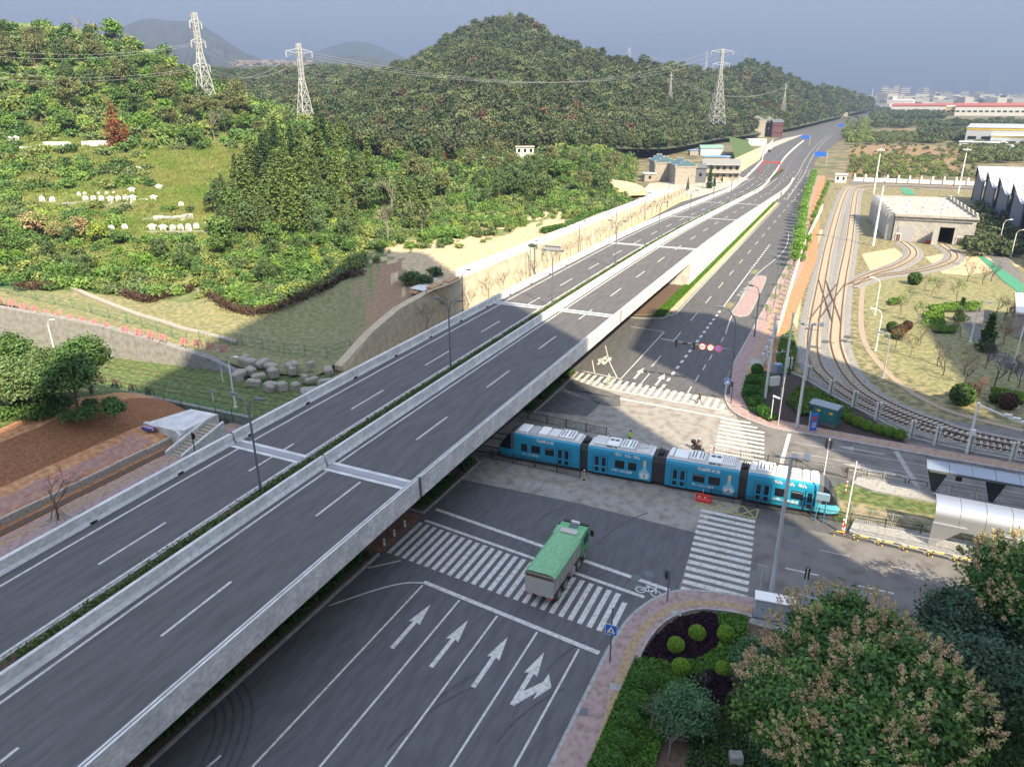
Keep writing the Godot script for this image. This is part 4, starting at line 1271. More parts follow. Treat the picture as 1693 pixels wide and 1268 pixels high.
# ---------------------------------------------------------------- tram stop
func tram_stop() -> void:
	for k in 2:
		var u0: float = [63.3,72.9][k]; var u1: float = [66.9,75.7][k]
		var t := thing("tram_platform","pale paved %s platform of the tram stop" % ["near" if k == 0 else "far"],"platform",W(9,u0),"tram stop platforms")
		var b := MB.new()
		b.slab(P2([3.2,u0 + 0.7,5.0,u0,76,u0 + 0.3,76,u1 + 0.2,3.6,u1 - 0.4]),0.0,0.28)
		wpart(t,"paving",b,grain("platform_paving",lin(0.40,0.40,0.39),NT["fine"],1.2,0.85,NT["dirt"],5.0))
		fence("platform_fence","grey railing along the outer edge of the %s platform" % ["near" if k == 0 else "far"],[W(4.0,[63.9,75.3][k],0.28),W(44,[63.7,75.6][k],0.28)],1.05,2.0,0.14,M["galvanised"],"platform railings",0.035,0.022)
		if k == 0: fence("platform_fence","grey railing between tram grass and near platform",[W(3.2,66.9,0.1),W(10.2,67.4,0.1),W(44,67.3,0.1)],1.1,2.0,0.14,M["galvanised"],"platform railings",0.035,0.022)
	var skin := flat("brushed_metal",lin(0.46,0.48,0.51),0.32,0.75)
	for k in 2:
		var nm: String = ["silver curved shelter over the near tram platform","dark framed glass shelter over the far tram platform"][k]
		var t := thing("tram_shelter",nm,"shelter",W(10,[65.5,74.4][k],0.28),"tram stop shelters")
		var prof: Array
		if k == 0: prof = smooth(L2([67.3,3.95,66.3,4.02,65.5,3.8,65.05,3.2,64.85,2.5,64.75,2.05]),4)
		else: prof = smooth(L2([72.6,3.75,73.6,3.95,74.6,3.9,75.15,3.6]),4)
		for s in 16:
			var xa := 9.6 + s*1.9; var xb := xa + 1.86
			if k == 1: xa -= 0.4; xb -= 0.4
			var b := MB.new()
			for i in prof.size() - 1:
				var p: Vector2 = prof[i]; var q: Vector2 = prof[i + 1]
				var nn := Vector3(0,(p - q).length(),0)
				var o := Vector3(0,absf(q.x - p.x) + 0.2,(q.y - p.y)*(-1.0 if k == 1 else -1.0))
				b.quad(W(xa,p.x,p.y),W(xb,p.x,p.y),W(xb,q.x,q.y),W(xa,q.x,q.y),o)
				b.quad(W(xa,p.x,p.y - 0.08),W(xb,p.x,p.y - 0.08),W(xb,q.x,q.y - 0.08),W(xa,q.x,q.y - 0.08),-o)
				for x in [xa,xb]:
					b.quad(W(x,p.x,p.y),W(x,q.x,q.y),W(x,q.x,q.y - 0.08),W(x,p.x,p.y - 0.08),Vector3(1 if x == xb else -1,0,0))
				_unused(nn)
			wpart(t,"roof_panel",b,skin if k == 0 else flat("smoked_panel",lin(0.24,0.28,0.34),0.3,0.4))
		for s in 5:
			var xa := 9.5 + s*4.9
			var l := MB.new()
			if k == 0:
				l.extrude(P2([0,0,0,2.2,2.6,2.2,0.35,0]),W(xa,64.55,0.28),Vector3.RIGHT,Vector3.UP,Vector3(0,0,-0.22))
			else:
				l.extrude(P2([0.8,0,1.15,0,2.3,3.4,-0.3,3.4]),W(xa,75.2,0.28),Vector3.RIGHT,Vector3.UP,Vector3(0,0,-0.2))
			wpart(t,"leg",l,skin if k == 0 else flat("leg_dark",lin(0.05,0.065,0.08),0.4,0.3))
		var beam := MB.new()
		beam.beam(W(9.4,prof[0].x,prof[0].y - 0.12),W(41,prof[0].x,prof[0].y - 0.12),0.16,0.2)
		wpart(t,"edge_beam",beam,M["slate"])
		if k == 1:
			for x in [12.0,19.0]:
				var s2 := MB.new(); s2.box(W(x,73.1,3.2),Vector3(0.5,0.75,0.2)); wpart(t,"clock_box",s2,M["black"])
	# black and yellow bent-tube guards along the side street
	for k in 6:
		var x := 2.0 + k*1.95
		var t := thing("tube_guard","black and yellow tube guard before the near platform, number %s from the tram" % ["one","two","three","four","five","six"][k],"guard rail",W(x,63.0),"tube guards along the platform")
		var path := smooth([Vector3(0,0,0),Vector3(0,0.42,0),Vector3(0.12,0.55,0),Vector3(1.5,0.55,0.02),Vector3(1.62,0.42,0.02),Vector3(1.62,0,0.02)],4)
		for s in path.size() - 1:
			pass
		var y := MB.new(); var bl := MB.new()
		for s in range(0,path.size() - 2,2):
			(y if (s/2) % 2 == 0 else bl).tube(path.slice(s,s + 3),0.055,8)
		part(t,"yellow_tube",y,M["yellow"]); part(t,"black_tube",bl,M["black"])
	for k in 4:
		var x := 2.5 + k*1.95
		var t := thing("tube_guard","black and yellow tube guard before the far platform, number %s from the tram" % ["one","two","three","four"][k],"guard rail",W(x,76.3),"tube guards along the platform")
		var b := MB.new()
		b.tube(smooth([Vector3(0,0,0),Vector3(0,0.42,0),Vector3(0.12,0.55,0),Vector3(1.5,0.55,0),Vector3(1.62,0.42,0),Vector3(1.62,0,0)],4),0.055,8)
		part(t,"black_tube",b,M["black"])
		var y := MB.new()
		for s in 3: y.cyl(Vector3(0.35 + s*0.4,0.55,0),Vector3(0.55 + s*0.4,0.55,0),0.058,0.058,8)
		part(t,"yellow_band",y,M["yellow"])
# ---------------------------------------------------------------- people
func body(bones: Array,cell: float) -> MB:
	# bones: [a,b,ra,rb,colour]; joined with a smooth minimum and meshed as surface nets
	var lo := Vector3(1e9,1e9,1e9); var hi := -lo
	for q in bones:
		for e in 2:
			var r: float = q[2 + e] + cell*2.0
			lo = lo.min(q[e] - Vector3.ONE*r); hi = hi.max(q[e] + Vector3.ONE*r)
	var n := Vector3i(((hi - lo)/cell).ceil()) + Vector3i.ONE
	var f := PackedFloat32Array(); f.resize(n.x*n.y*n.z)
	var own := PackedInt32Array(); own.resize(f.size())
	for z in n.z:
		for y in n.y:
			for x in n.x:
				var p := lo + Vector3(x,y,z)*cell
				var s := 0.0; var best := 1e9; var bi := 0
				for i in bones.size():
					var q: Array = bones[i]
					var ab: Vector3 = q[1] - q[0]
					var t := clampf((p - q[0]).dot(ab)/maxf(ab.length_squared(),1e-6),0,1)
					var d: float = p.distance_to(q[0] + ab*t) - lerpf(q[2],q[3],t)
					s += exp(-d*55.0)
					if d < best: best = d; bi = i
				var k := (z*n.y + y)*n.x + x
				f[k] = -log(maxf(s,1e-30))/55.0; own[k] = bi
	var vert := {}
	var b := MB.new()
	var at := func(x: int,y: int,z: int) -> int: return (z*n.y + y)*n.x + x
	for z in n.z - 1:
		for y in n.y - 1:
			for x in n.x - 1:
				var acc := Vector3.ZERO; var cnt := 0; var ins := 0
				var cv := []
				for c in 8: cv.append(f[at.call(x + (c & 1),y + ((c >> 1) & 1),z + (c >> 2))])
				for c in 8:
					if cv[c] < 0: ins += 1
				if ins == 0 or ins == 8: continue
				for e in [[0,1],[2,3],[4,5],[6,7],[0,2],[1,3],[4,6],[5,7],[0,4],[1,5],[2,6],[3,7]]:
					var fa: float = cv[e[0]]; var fb: float = cv[e[1]]
					if (fa < 0) == (fb < 0): continue
					var t := fa/(fa - fb)
					var pa := Vector3(e[0] & 1,(e[0] >> 1) & 1,e[0] >> 2); var pb := Vector3(e[1] & 1,(e[1] >> 1) & 1,e[1] >> 2)
					acc += pa.lerp(pb,t); cnt += 1
				vert[at.call(x,y,z)] = [lo + (Vector3(x,y,z) + acc/cnt)*cell,bones[own[at.call(x,y,z)]][4]]
	for z in range(1,n.z - 1):
		for y in range(1,n.y - 1):
			for x in range(1,n.x - 1):
				var f0 := f[at.call(x,y,z)]
				for ax in 3:
					var d := Vector3i.ZERO; d[ax] = 1
					var f1 := f[at.call(x + d.x,y + d.y,z + d.z)]
					if (f0 < 0) == (f1 < 0): continue
					var p := Vector3i.ZERO; p[(ax + 1) % 3] = 1
					var q := Vector3i.ZERO; q[(ax + 2) % 3] = 1
					var o := Vector3i(x,y,z)
					var ids := [o,o - p,o - p - q,o - q]
					var V := []
					for w: Vector3i in ids: V.append(vert.get(at.call(w.x,w.y,w.z)))
					if V.has(null): continue
					b.col = V[0][1]
					b.quad(V[0][0],V[1][0],V[2][0],V[3][0],Vector3(d)*(1.0 if f0 < 0 else -1.0))
	return b
func fingers(b: MB,wrist: Vector3,dir: Vector3,side: Vector3,skin: Color) -> void:
	b.col = skin
	var up := dir.cross(side).normalized()
	for k in 4:
		var r := wrist + dir*0.075 + side*(k - 1.5)*0.02
		var L: float = [0.062,0.074,0.07,0.052][k]
		b.tube([r,r + dir*L*0.55 + up*0.006,r + dir*L + up*0.022],[0.0095,0.009,0.007],6)
	var tb := wrist + dir*0.02 - side*0.03
	b.tube([tb,tb + dir*0.03 - side*0.02,tb + dir*0.058 - side*0.016],[0.011,0.0105,0.008],6)
func person(label: String,at: Vector3,turn: float,J: Dictionary,top: Color,legs: Color,hairc: Color,hat: int) -> Node3D:
	var t := thing("person",label,"person",at,"",turn)
	var skin := Color(0.42,0.25,0.17); var shoe := Color(0.02,0.02,0.02)
	var B := []
	var hip: Vector3 = J.hip; var chest: Vector3 = J.chest; var neck: Vector3 = J.neck; var head: Vector3 = J.head
	B.append([hip,chest,0.135,0.15,top]); B.append([chest + Vector3(-0.12,0.03,0),chest + Vector3(0.12,0.03,0),0.085,0.085,top])
	B.append([hip + Vector3(-0.06,-0.02,0),hip + Vector3(0.06,-0.02,0),0.11,0.11,legs])
	B.append([chest,neck,0.06,0.05,skin]); B.append([neck,head,0.055,0.07,skin]); B.append([head,head + Vector3(0,0.07,0.0),0.088,0.09,skin]); B.append([head + Vector3(0,0.01,0.085),head + Vector3(0,-0.01,0.105),0.016,0.012,skin])
	B.append([head + Vector3(-0.085,0.02,0),head + Vector3(-0.09,0.05,0),0.02,0.018,skin]); B.append([head + Vector3(0.085,0.02,0),head + Vector3(0.09,0.05,0),0.02,0.018,skin])
	for s in [-1,1]:
		var k := "l" if s < 0 else "r"
		var sh: Vector3 = chest + Vector3(0.19*s,0.05,0)
		B.append([sh,J["elbow_" + k],0.062,0.046,top]); B.append([J["elbow_" + k],J["wrist_" + k],0.044,0.032,top if hat == 1 else skin])
		var hd: Vector3 = (J["wrist_" + k] - J["elbow_" + k]).normalized()
		B.append([J["wrist_" + k],J["wrist_" + k] + hd*0.07,0.03,0.034,skin])
		B.append([hip + Vector3(0.09*s,-0.04,0),J["knee_" + k],0.09,0.062,legs]); B.append([J["knee_" + k],J["foot_" + k],0.06,0.045,legs])
		B.append([J["foot_" + k] + Vector3(0,-0.04,-0.03),J["foot_" + k] + Vector3(0,-0.045,0.15),0.045,0.036,shoe])
	var b := body(B,0.03)
	for s in [-1,1]:
		var k := "l" if s < 0 else "r"
		var hd: Vector3 = (J["wrist_" + k] - J["elbow_" + k]).normalized()
		fingers(b,J["wrist_" + k],hd,hd.cross(Vector3.UP if absf(hd.y) < 0.8 else Vector3.BACK).normalized(),skin)
	part(t,"body",b,cloth_mat(),"",true)
	var h := MB.new()
	h.ball(head + Vector3(0,0.075,-0.012),Vector3(0.105,0.10,0.112),12,7,-0.35)
	if hat == 1 or hat == 2:
		h.cyl(head + Vector3(0,0.075,0.02),head + Vector3(0,0.09,0.02),0.14,0.135,14)
		part(t,"hat",h,flat("hat_%s" % hat,hairc.linear_to_srgb(),0.6))
	else:
		part(t,"hair",h,flat("hair_%s" % hairc.to_html(),hairc.linear_to_srgb(),0.8))
	var e := MB.new()
	for s in [-1,1]: e.ball(head + Vector3(0.034*s,0.035,0.082),Vector3(0.013,0.009,0.01),6,4)
	e.box(head + Vector3(0,-0.045,0.088),Vector3(0.045,0.008,0.01))
	part(t,"face",e,M["black"])
	return t
func cloth_mat() -> StandardMaterial3D:
	var m := flat("cloth",Color.WHITE,0.85)
	m.vertex_color_use_as_albedo = true
	return m
func pose(stride: float,arm := 0.0) -> Dictionary:
	return {"hip": Vector3(0,0.95,0),"chest": Vector3(0,1.36,0.02),"neck": Vector3(0,1.49,0.02),"head": Vector3(0,1.60,0.04),
		"elbow_l": Vector3(-0.27 - arm*0.1,1.14,-stride*0.25 + arm*0.05),"wrist_l": Vector3(-0.22,0.95 + arm*0.1,0.05 - stride*0.15 + arm*0.2),"elbow_r": Vector3(0.27 + arm*0.1,1.14,stride*0.2 + arm*0.05),"wrist_r": Vector3(0.22,0.95 + arm*0.1,0.12 + stride*0.3 + arm*0.2),
		"knee_l": Vector3(-0.10,0.5,0.06 + stride*0.3),"foot_l": Vector3(-0.11,0.09,stride*0.42 - 0.02),"knee_r": Vector3(0.10,0.5,0.05 - stride*0.1),"foot_r": Vector3(0.11,0.09,-stride*0.45)}
func wheel(parent: Node3D,at: Vector3,r: float,w: float,ax := Vector3.RIGHT) -> void:
	var b := MB.new()
	b.tube([at - ax*w*0.5,at - ax*w*0.38,at + ax*w*0.38,at + ax*w*0.5],[r*0.9,r,r,r*0.9],18)
	var o := part(parent,"wheel",b,flat("dusty_tyre",lin(0.085,0.08,0.072),0.95))
	var h := MB.new()
	h.tube([at - ax*w*0.52,at + ax*w*0.52],[r*0.55,r*0.55],14)
	part(o,"hub",h,flat("dusty_hub",lin(0.30,0.27,0.235),0.9))
func vehicles_people() -> void:
	# tipper truck,heading along the road
	var t := thing("tipper_truck","dusty eight-wheel tipper truck with green tarpaulin driving over the zebra crossing","truck",W(-18.3,43.0))
	var dust := grain("dusty_steel",lin(0.52,0.50,0.475),NT["cloud"],1.6,0.9,NT["dirt"],0.9)
	var green := grain("tarp_green",lin(0.22,0.50,0.27),NT["soft"],2.2,0.7,NT["streak"],1.6)
	var paintg := flat("cab_green",lin(0.085,0.33,0.13),0.4)
	var bed := MB.new()
	bed.extrude(P2([-1.16,1.15,1.16,1.15,1.25,1.55,1.25,2.72,-1.25,2.72,-1.25,1.55]),Vector3(0,0,-0.1),Vector3.RIGHT,Vector3.UP,Vector3(0,0,-5.9))
	var bo := part(t,"tipper_body",bed,dust)
	for k in 7:
		for s in [-1.0,1.0]:
			var r := MB.new(); r.box(Vector3(s*1.27,2.1,-0.35 - k*0.9),Vector3(0.05,1.2,0.09)); part(bo,"rib",r,dust)
	var gate := MB.new(); gate.extrude(P2([-1.2,1.0,-0.95,0.9,0.95,0.9,1.2,1.0,1.2,2.45,-1.2,2.45]),Vector3(0,0,-0.06),Vector3.RIGHT,Vector3.UP,Vector3(0,0,0.05))
	part(t,"tailgate",gate,grain("tailgate_paint",lin(0.56,0.54,0.52),NT["dirt"],1.2,0.9,NT["streak"],0.8))
	var slot := MB.new(); slot.box(Vector3(0,2.58,-0.05),Vector3(2.3,0.2,0.06)); part(t,"load_opening",slot,flat("earth_load",lin(0.10,0.065,0.04),1.0))
	var tp := MB.new()
	for i in 24:
		for j in 10:
			var q := []
			for d in [[0,0],[1,0],[1,1],[0,1]]:
				var zz: float = -0.12 - (i + d[0])*5.75/24.0; var xx: float = lerpf(-1.28,1.28,(j + d[1])/10.0)
				var edge := 1.0 - pow(absf(xx)/1.28,6.0)
				q.append(Vector3(xx,2.72 + 0.22*edge + 0.02*sin((i + d[0])*1.9) + 0.03*fn.get_noise_2d(xx*20,zz*26),zz))
			tp.quad(q[0],q[1],q[2],q[3],Vector3.UP)
	for s in [-1.0,1.0]:
		for i in 24:
			var za := -0.12 - i*5.75/24.0; var zb := -0.12 - (i + 1)*5.75/24.0
			var ya := 2.45 + 0.05*sin(i*1.3); var yb := 2.45 + 0.05*sin((i + 1)*1.3)
			tp.quad(Vector3(s*1.285,2.74,za),Vector3(s*1.285,2.74,zb),Vector3(s*1.295,yb,zb),Vector3(s*1.295,ya,za),Vector3(s,0,0))
	part(t,"tarpaulin",tp,green)
	var hd := MB.new(); hd.extrude(P2([0,2.2,0.25,2.2,1.15,3.0,1.1,3.1,0.1,2.9]),Vector3(-1.25,0,-5.7),Vector3(0,0,-1),Vector3.UP,Vector3(2.5,0,0))
	part(t,"headboard",hd,green)
	var hs := MB.new(); hs.quad(Vector3(-0.75,3.02,-6.05),Vector3(0.75,3.02,-6.05),Vector3(0.75,3.13,-6.55),Vector3(-0.75,3.13,-6.55),Vector3.UP)
	part(t,"dust_patch",hs,flat("dust_pale",lin(0.44,0.42,0.39),1.0))
	var cab := MB.new()
	cab.extrude(P2([6.25,0.75,8.1,0.75,8.2,1.6,7.98,2.75,7.75,2.88,6.3,2.88]),Vector3(-1.2,0,0),Vector3(0,0,-1),Vector3.UP,Vector3(2.4,0,0))
	var co := part(t,"cab",cab,paintg)
	var ws := MB.new(); ws.quad(Vector3(-1.05,1.72,-8.2),Vector3(1.05,1.72,-8.2),Vector3(1.05,2.6,-8.03),Vector3(-1.05,2.6,-8.03),Vector3(0,0,-1))
	part(co,"windscreen",ws,M["glass_dark"])
	for s in [-1.0,1.0]:
		var dw := MB.new(); dw.box(Vector3(s*1.205,2.05,-7.2),Vector3(0.02,0.75,1.0)); part(co,"door_window",dw,M["glass_dark"])
		var mr := MB.new(); mr.box(Vector3(s*1.45,2.2,-8.05),Vector3(0.28,0.55,0.1)); mr.beam(Vector3(s*1.2,2.5,-8.0),Vector3(s*1.45,2.45,-8.05),0.04,0.04); part(co,"mirror",mr,M["black"])
		var lg := MB.new(); lg.box(Vector3(s*0.85,0.95,-8.16),Vector3(0.4,0.22,0.08)); part(co,"headlight",lg,M["white"])
		var fl := MB.new(); fl.box(Vector3(s*0.95,0.85,0.02),Vector3(0.3,0.12,0.05)); part(t,"tail_light",fl,M["red"])
		var tk := MB.new(); tk.box(Vector3(s*1.02,0.7,-4.3),Vector3(0.4,0.5,0.9)); part(t,"fuel_tank",tk,dust)
	var vs := MB.new(); vs.box(Vector3(0,2.86,-8.05),Vector3(2.3,0.1,0.3)); part(co,"sun_visor",vs,M["black"])
	var sg := MB.new(); sg.box(Vector3(0,3.02,-7.85),Vector3(0.75,0.2,0.14)); part(co,"roof_sign",sg,M["white"])
	var ht := MB.new(); ht.box(Vector3(0,2.90,-7.4),Vector3(0.75,0.05,0.5)); part(co,"roof_hatch",ht,M["slate"])
	var ch := MB.new()
	for s in [-0.42,0.42]: ch.box(Vector3(s,0.85,-4.0),Vector3(0.12,0.28,8.0))
	for k in 8: ch.box(Vector3(0,0.85,-0.4 - k),Vector3(0.8,0.18,0.12))
	part(t,"chassis",ch,M["black"])
	for z in [-1.25,-2.6,-5.6,-7.15]:
		for s in [-1.0,1.0]: wheel(t,Vector3(s*1.0,0.52,z),0.52,0.42)
	# motorcycle and rider
	var ma := gp(1154,746)
	var m := thing("motorcycle","dark motorcycle ridden across the sunlit crossing towards the zebra","motorcycle",ma,"",deg_to_rad(60))
	for z in [-0.62,0.62]:
		var w := MB.new()
		w.tube([Vector3(-0.05,0.3,z),Vector3(0.05,0.3,z)],[0.3,0.3],16)
		var wo := part(m,"wheel",w,M["rubber"])
		var r := MB.new(); r.tube([Vector3(-0.055,0.3,z),Vector3(0.055,0.3,z)],[0.2,0.2],14); part(wo,"rim",r,M["steel"])
	var bd := MB.new()
	bd.tube([Vector3(0,0.72,-0.75),Vector3(0,0.74,-0.2),Vector3(0,0.82,0.2),Vector3(0,0.72,0.42)],[0.09,0.15,0.16,0.08],10)
	bd.box(Vector3(0,0.42,0.02),Vector3(0.3,0.35,0.5))
	part(m,"frame_and_tank",bd,flat("moto_paint",lin(0.06,0.03,0.025),0.4))
	var fk := MB.new()
	for s in [-0.09,0.09]: fk.cyl(Vector3(s,0.3,0.64),Vector3(s,0.98,0.4),0.025,0.025,6)
	fk.beam(Vector3(-0.36,1.02,0.34),Vector3(0.36,1.02,0.34),0.035,0.035)
	part(m,"handlebar",fk,M["steel"])
	var bx := MB.new(); bx.cbox(Vector3(0,0.95,-0.72),Vector3(0.42,0.36,0.4),0.04); part(m,"top_box",bx,M["black"])
	var J := {"hip": Vector3(0,0.88,-0.18),"chest": Vector3(0,1.28,-0.02),"neck": Vector3(0,1.42,0.05),"head": Vector3(0,1.52,0.08),"elbow_l": Vector3(-0.34,1.1,0.08),"wrist_l": Vector3(-0.32,1.06,0.28),"elbow_r": Vector3(0.34,1.1,0.08),"wrist_r": Vector3(0.32,1.06,0.28),
		"knee_l": Vector3(-0.22,0.72,0.22),"foot_l": Vector3(-0.2,0.36,0.05),"knee_r": Vector3(0.22,0.72,0.22),"foot_r": Vector3(0.2,0.36,0.05)}
	person("rider in dark clothes and pale helmet on the motorcycle",ma,deg_to_rad(60),J,Color(0.05,0.045,0.045),Color(0.035,0.04,0.05),Color(0.55,0.53,0.48),2)
	person("traffic officer in neon yellow jacket behind the tram roof",gp(1041,734),deg_to_rad(100),pose(0.05,1.0),Color(0.42,0.72,0.06),Color(0.02,0.02,0.03),Color(0.02,0.02,0.03),1)
	person("pedestrian in brown clothes walking on the far zebra crossing",gp(1157,667),deg_to_rad(-70),pose(0.7),Color(0.10,0.062,0.04),Color(0.045,0.035,0.03),Color(0.02,0.015,0.012),0)
	person("worker in yellow helmet and pale clothes on the sunlit end of the far zebra",gp(1006,638),deg_to_rad(30),pose(0.35,0.6),Color(0.42,0.45,0.40),Color(0.30,0.42,0.20),Color(0.65,0.50,0.05),2)
	person("person in black standing at the railing under the viaduct",W(-36.6,75.9),deg_to_rad(160),pose(0.1,0.4),Color(0.02,0.02,0.022),Color(0.025,0.025,0.03),Color(0.015,0.012,0.01),0)
# ---------------------------------------------------------------- lamps,signals,signs
func lamp_head(b: MB,a: Vector3,d: Vector3) -> void:
	# flat tapered luminaire at the end of an arm
	var e := a + d
	b.tube([a,a.lerp(e,0.3),a.lerp(e,0.75),e],[0.07,0.14,0.15,0.07],8)
func lamp_mesh(h: float,arms: int) -> Array:
	var p := MB.new()
	p.tube([Vector3.ZERO,Vector3(0,h*0.12,0),Vector3(0,h*0.125,0),Vector3(0,h*0.86,0)],[0.14,0.135,0.10,0.075],10)
	p.box(Vector3(0,0.03,0),Vector3(0.42,0.06,0.42))
	var a := MB.new(); var l := MB.new()
	for s in ([-1.0,1.0] if arms == 2 else [-1.0]):
		var path := smooth([Vector3(s*0.06,h*0.62,0),Vector3(s*0.07,h*0.84,0),Vector3(s*0.22,h*0.93,0),Vector3(s*0.62,h*0.985,0),Vector3(s*1.05,h,0)],5)
		a.tube(path,0.05,8)
		lamp_head(l,Vector3(s*1.0,h,0),Vector3(s*0.85,0.10,0))
	return [p,a,l]
func lamp_post(label: String,at: Vector3,h: float,arms: int,group: String,turn := 0.0,m: Material = null) -> Node3D:
	var t := thing("street_lamp",label,"street lamp",at,group,turn)
	var q := lamp_mesh(h,arms)
	if m == null: m = M["pole_grey"]
	part(t,"pole",q[0],m); part(t,"arm",q[1],m); part(t,"lamp_head",q[2],m)
	return t
func signal_head(b_parent: Node3D,at: Vector3,n: int,face: Vector3,horizontal := false) -> void:
	var r := face.cross(Vector3.UP).normalized()
	var B := Basis(-r,Vector3.UP,face)
	var s := Vector3(0.34,0.34*n,0.2)
	if horizontal: s = Vector3(0.34*n,0.34,0.2)
	var b := MB.new(); b.cbox(at,s,0.03,B)
	var o := part(b_parent,"signal_head",b,M["black"])
	for k in n:
		var off := (k - (n - 1)*0.5)*0.32
		var c := at + face*0.10 + (B.x*off if horizontal else Vector3.UP*off)
		var l := MB.new(); l.tube([c,c + face*0.03],[0.12,0.12],12)
		part(o,"lens",l,flat("lens_dark",lin(0.03,0.03,0.032),0.2))
		var v := MB.new()
		v.quad(c + B.x*0.13 + Vector3.UP*0.05,c - B.x*0.13 + Vector3.UP*0.05,c - B.x*0.11 + Vector3.UP*0.11 + face*0.16,c + B.x*0.11 + Vector3.UP*0.11 + face*0.16,Vector3.UP)
		part(o,"visor",v,M["black"])
func disc(b: MB,c: Vector3,face: Vector3,r: float,y: float) -> void:
	b.tube([c + face*y,c + face*(y + 0.01)],[r,r],20)
func text_part(parent: Node3D,txt: String,c: Vector3,face: Vector3,size: float,m: Material) -> void:
	var tm := TextMesh.new()
	tm.text = txt
	var sf := SystemFont.new(); sf.font_names = PackedStringArray(["Droid Sans"]); sf.font_weight = 700
	tm.font = sf; tm.font_size = 32; tm.pixel_size = size/32.0; tm.depth = 0.006
	tm.material = m
	var r := Vector3.UP.cross(face).normalized()
	mpart(parent,"lettering",tm,Transform3D(Basis(r,Vector3.UP,face),c))
func pedestrian_sign(label: String,at: Vector3,h: float,face: Vector3,sz := 0.85) -> void:
	var t := thing("traffic_sign",label,"traffic sign",at,"blue pedestrian crossing signs")
	var p := MB.new(); p.cyl(Vector3.ZERO,Vector3(0,h,0),0.06,0.05,8); part(t,"pole",p,M["pole_grey"])
	var c := Vector3(0,h*0.62,0) + face*0.08
	var r := Vector3.UP.cross(face).normalized()
	var B := Basis(r,Vector3.UP,face)
	var e := MB.new(); e.box(c,Vector3(sz,sz,0.02),B); var o := part(t,"panel",e,M["white"])
	var b := MB.new(); b.box(c + face*0.008,Vector3(sz*0.93,sz*0.93,0.02),B); part(o,"blue_field",b,M["sign_blue"])
	var w := MB.new(); w.extrude(P2([-0.36*sz,-0.3*sz,0.36*sz,-0.3*sz,0,0.34*sz]),c + face*0.02,r,Vector3.UP,face*0.004); part(o,"white_triangle",w,M["white"])
	var k := MB.new()
	k.extrude(P2([-0.03*sz,0.02*sz,0.05*sz,0.02*sz,0.12*sz,-0.24*sz,0.05*sz,-0.24*sz,0.0,-0.08*sz,-0.08*sz,-0.24*sz,-0.15*sz,-0.24*sz]),c + face*0.026,r,Vector3.UP,face*0.004)
	k.tube([c + face*0.026 + Vector3(0,0.08*sz,0),c + face*0.03 + Vector3(0,0.08*sz,0)],[0.045*sz,0.045*sz],10)
	part(o,"walking_figure",k,M["black"])
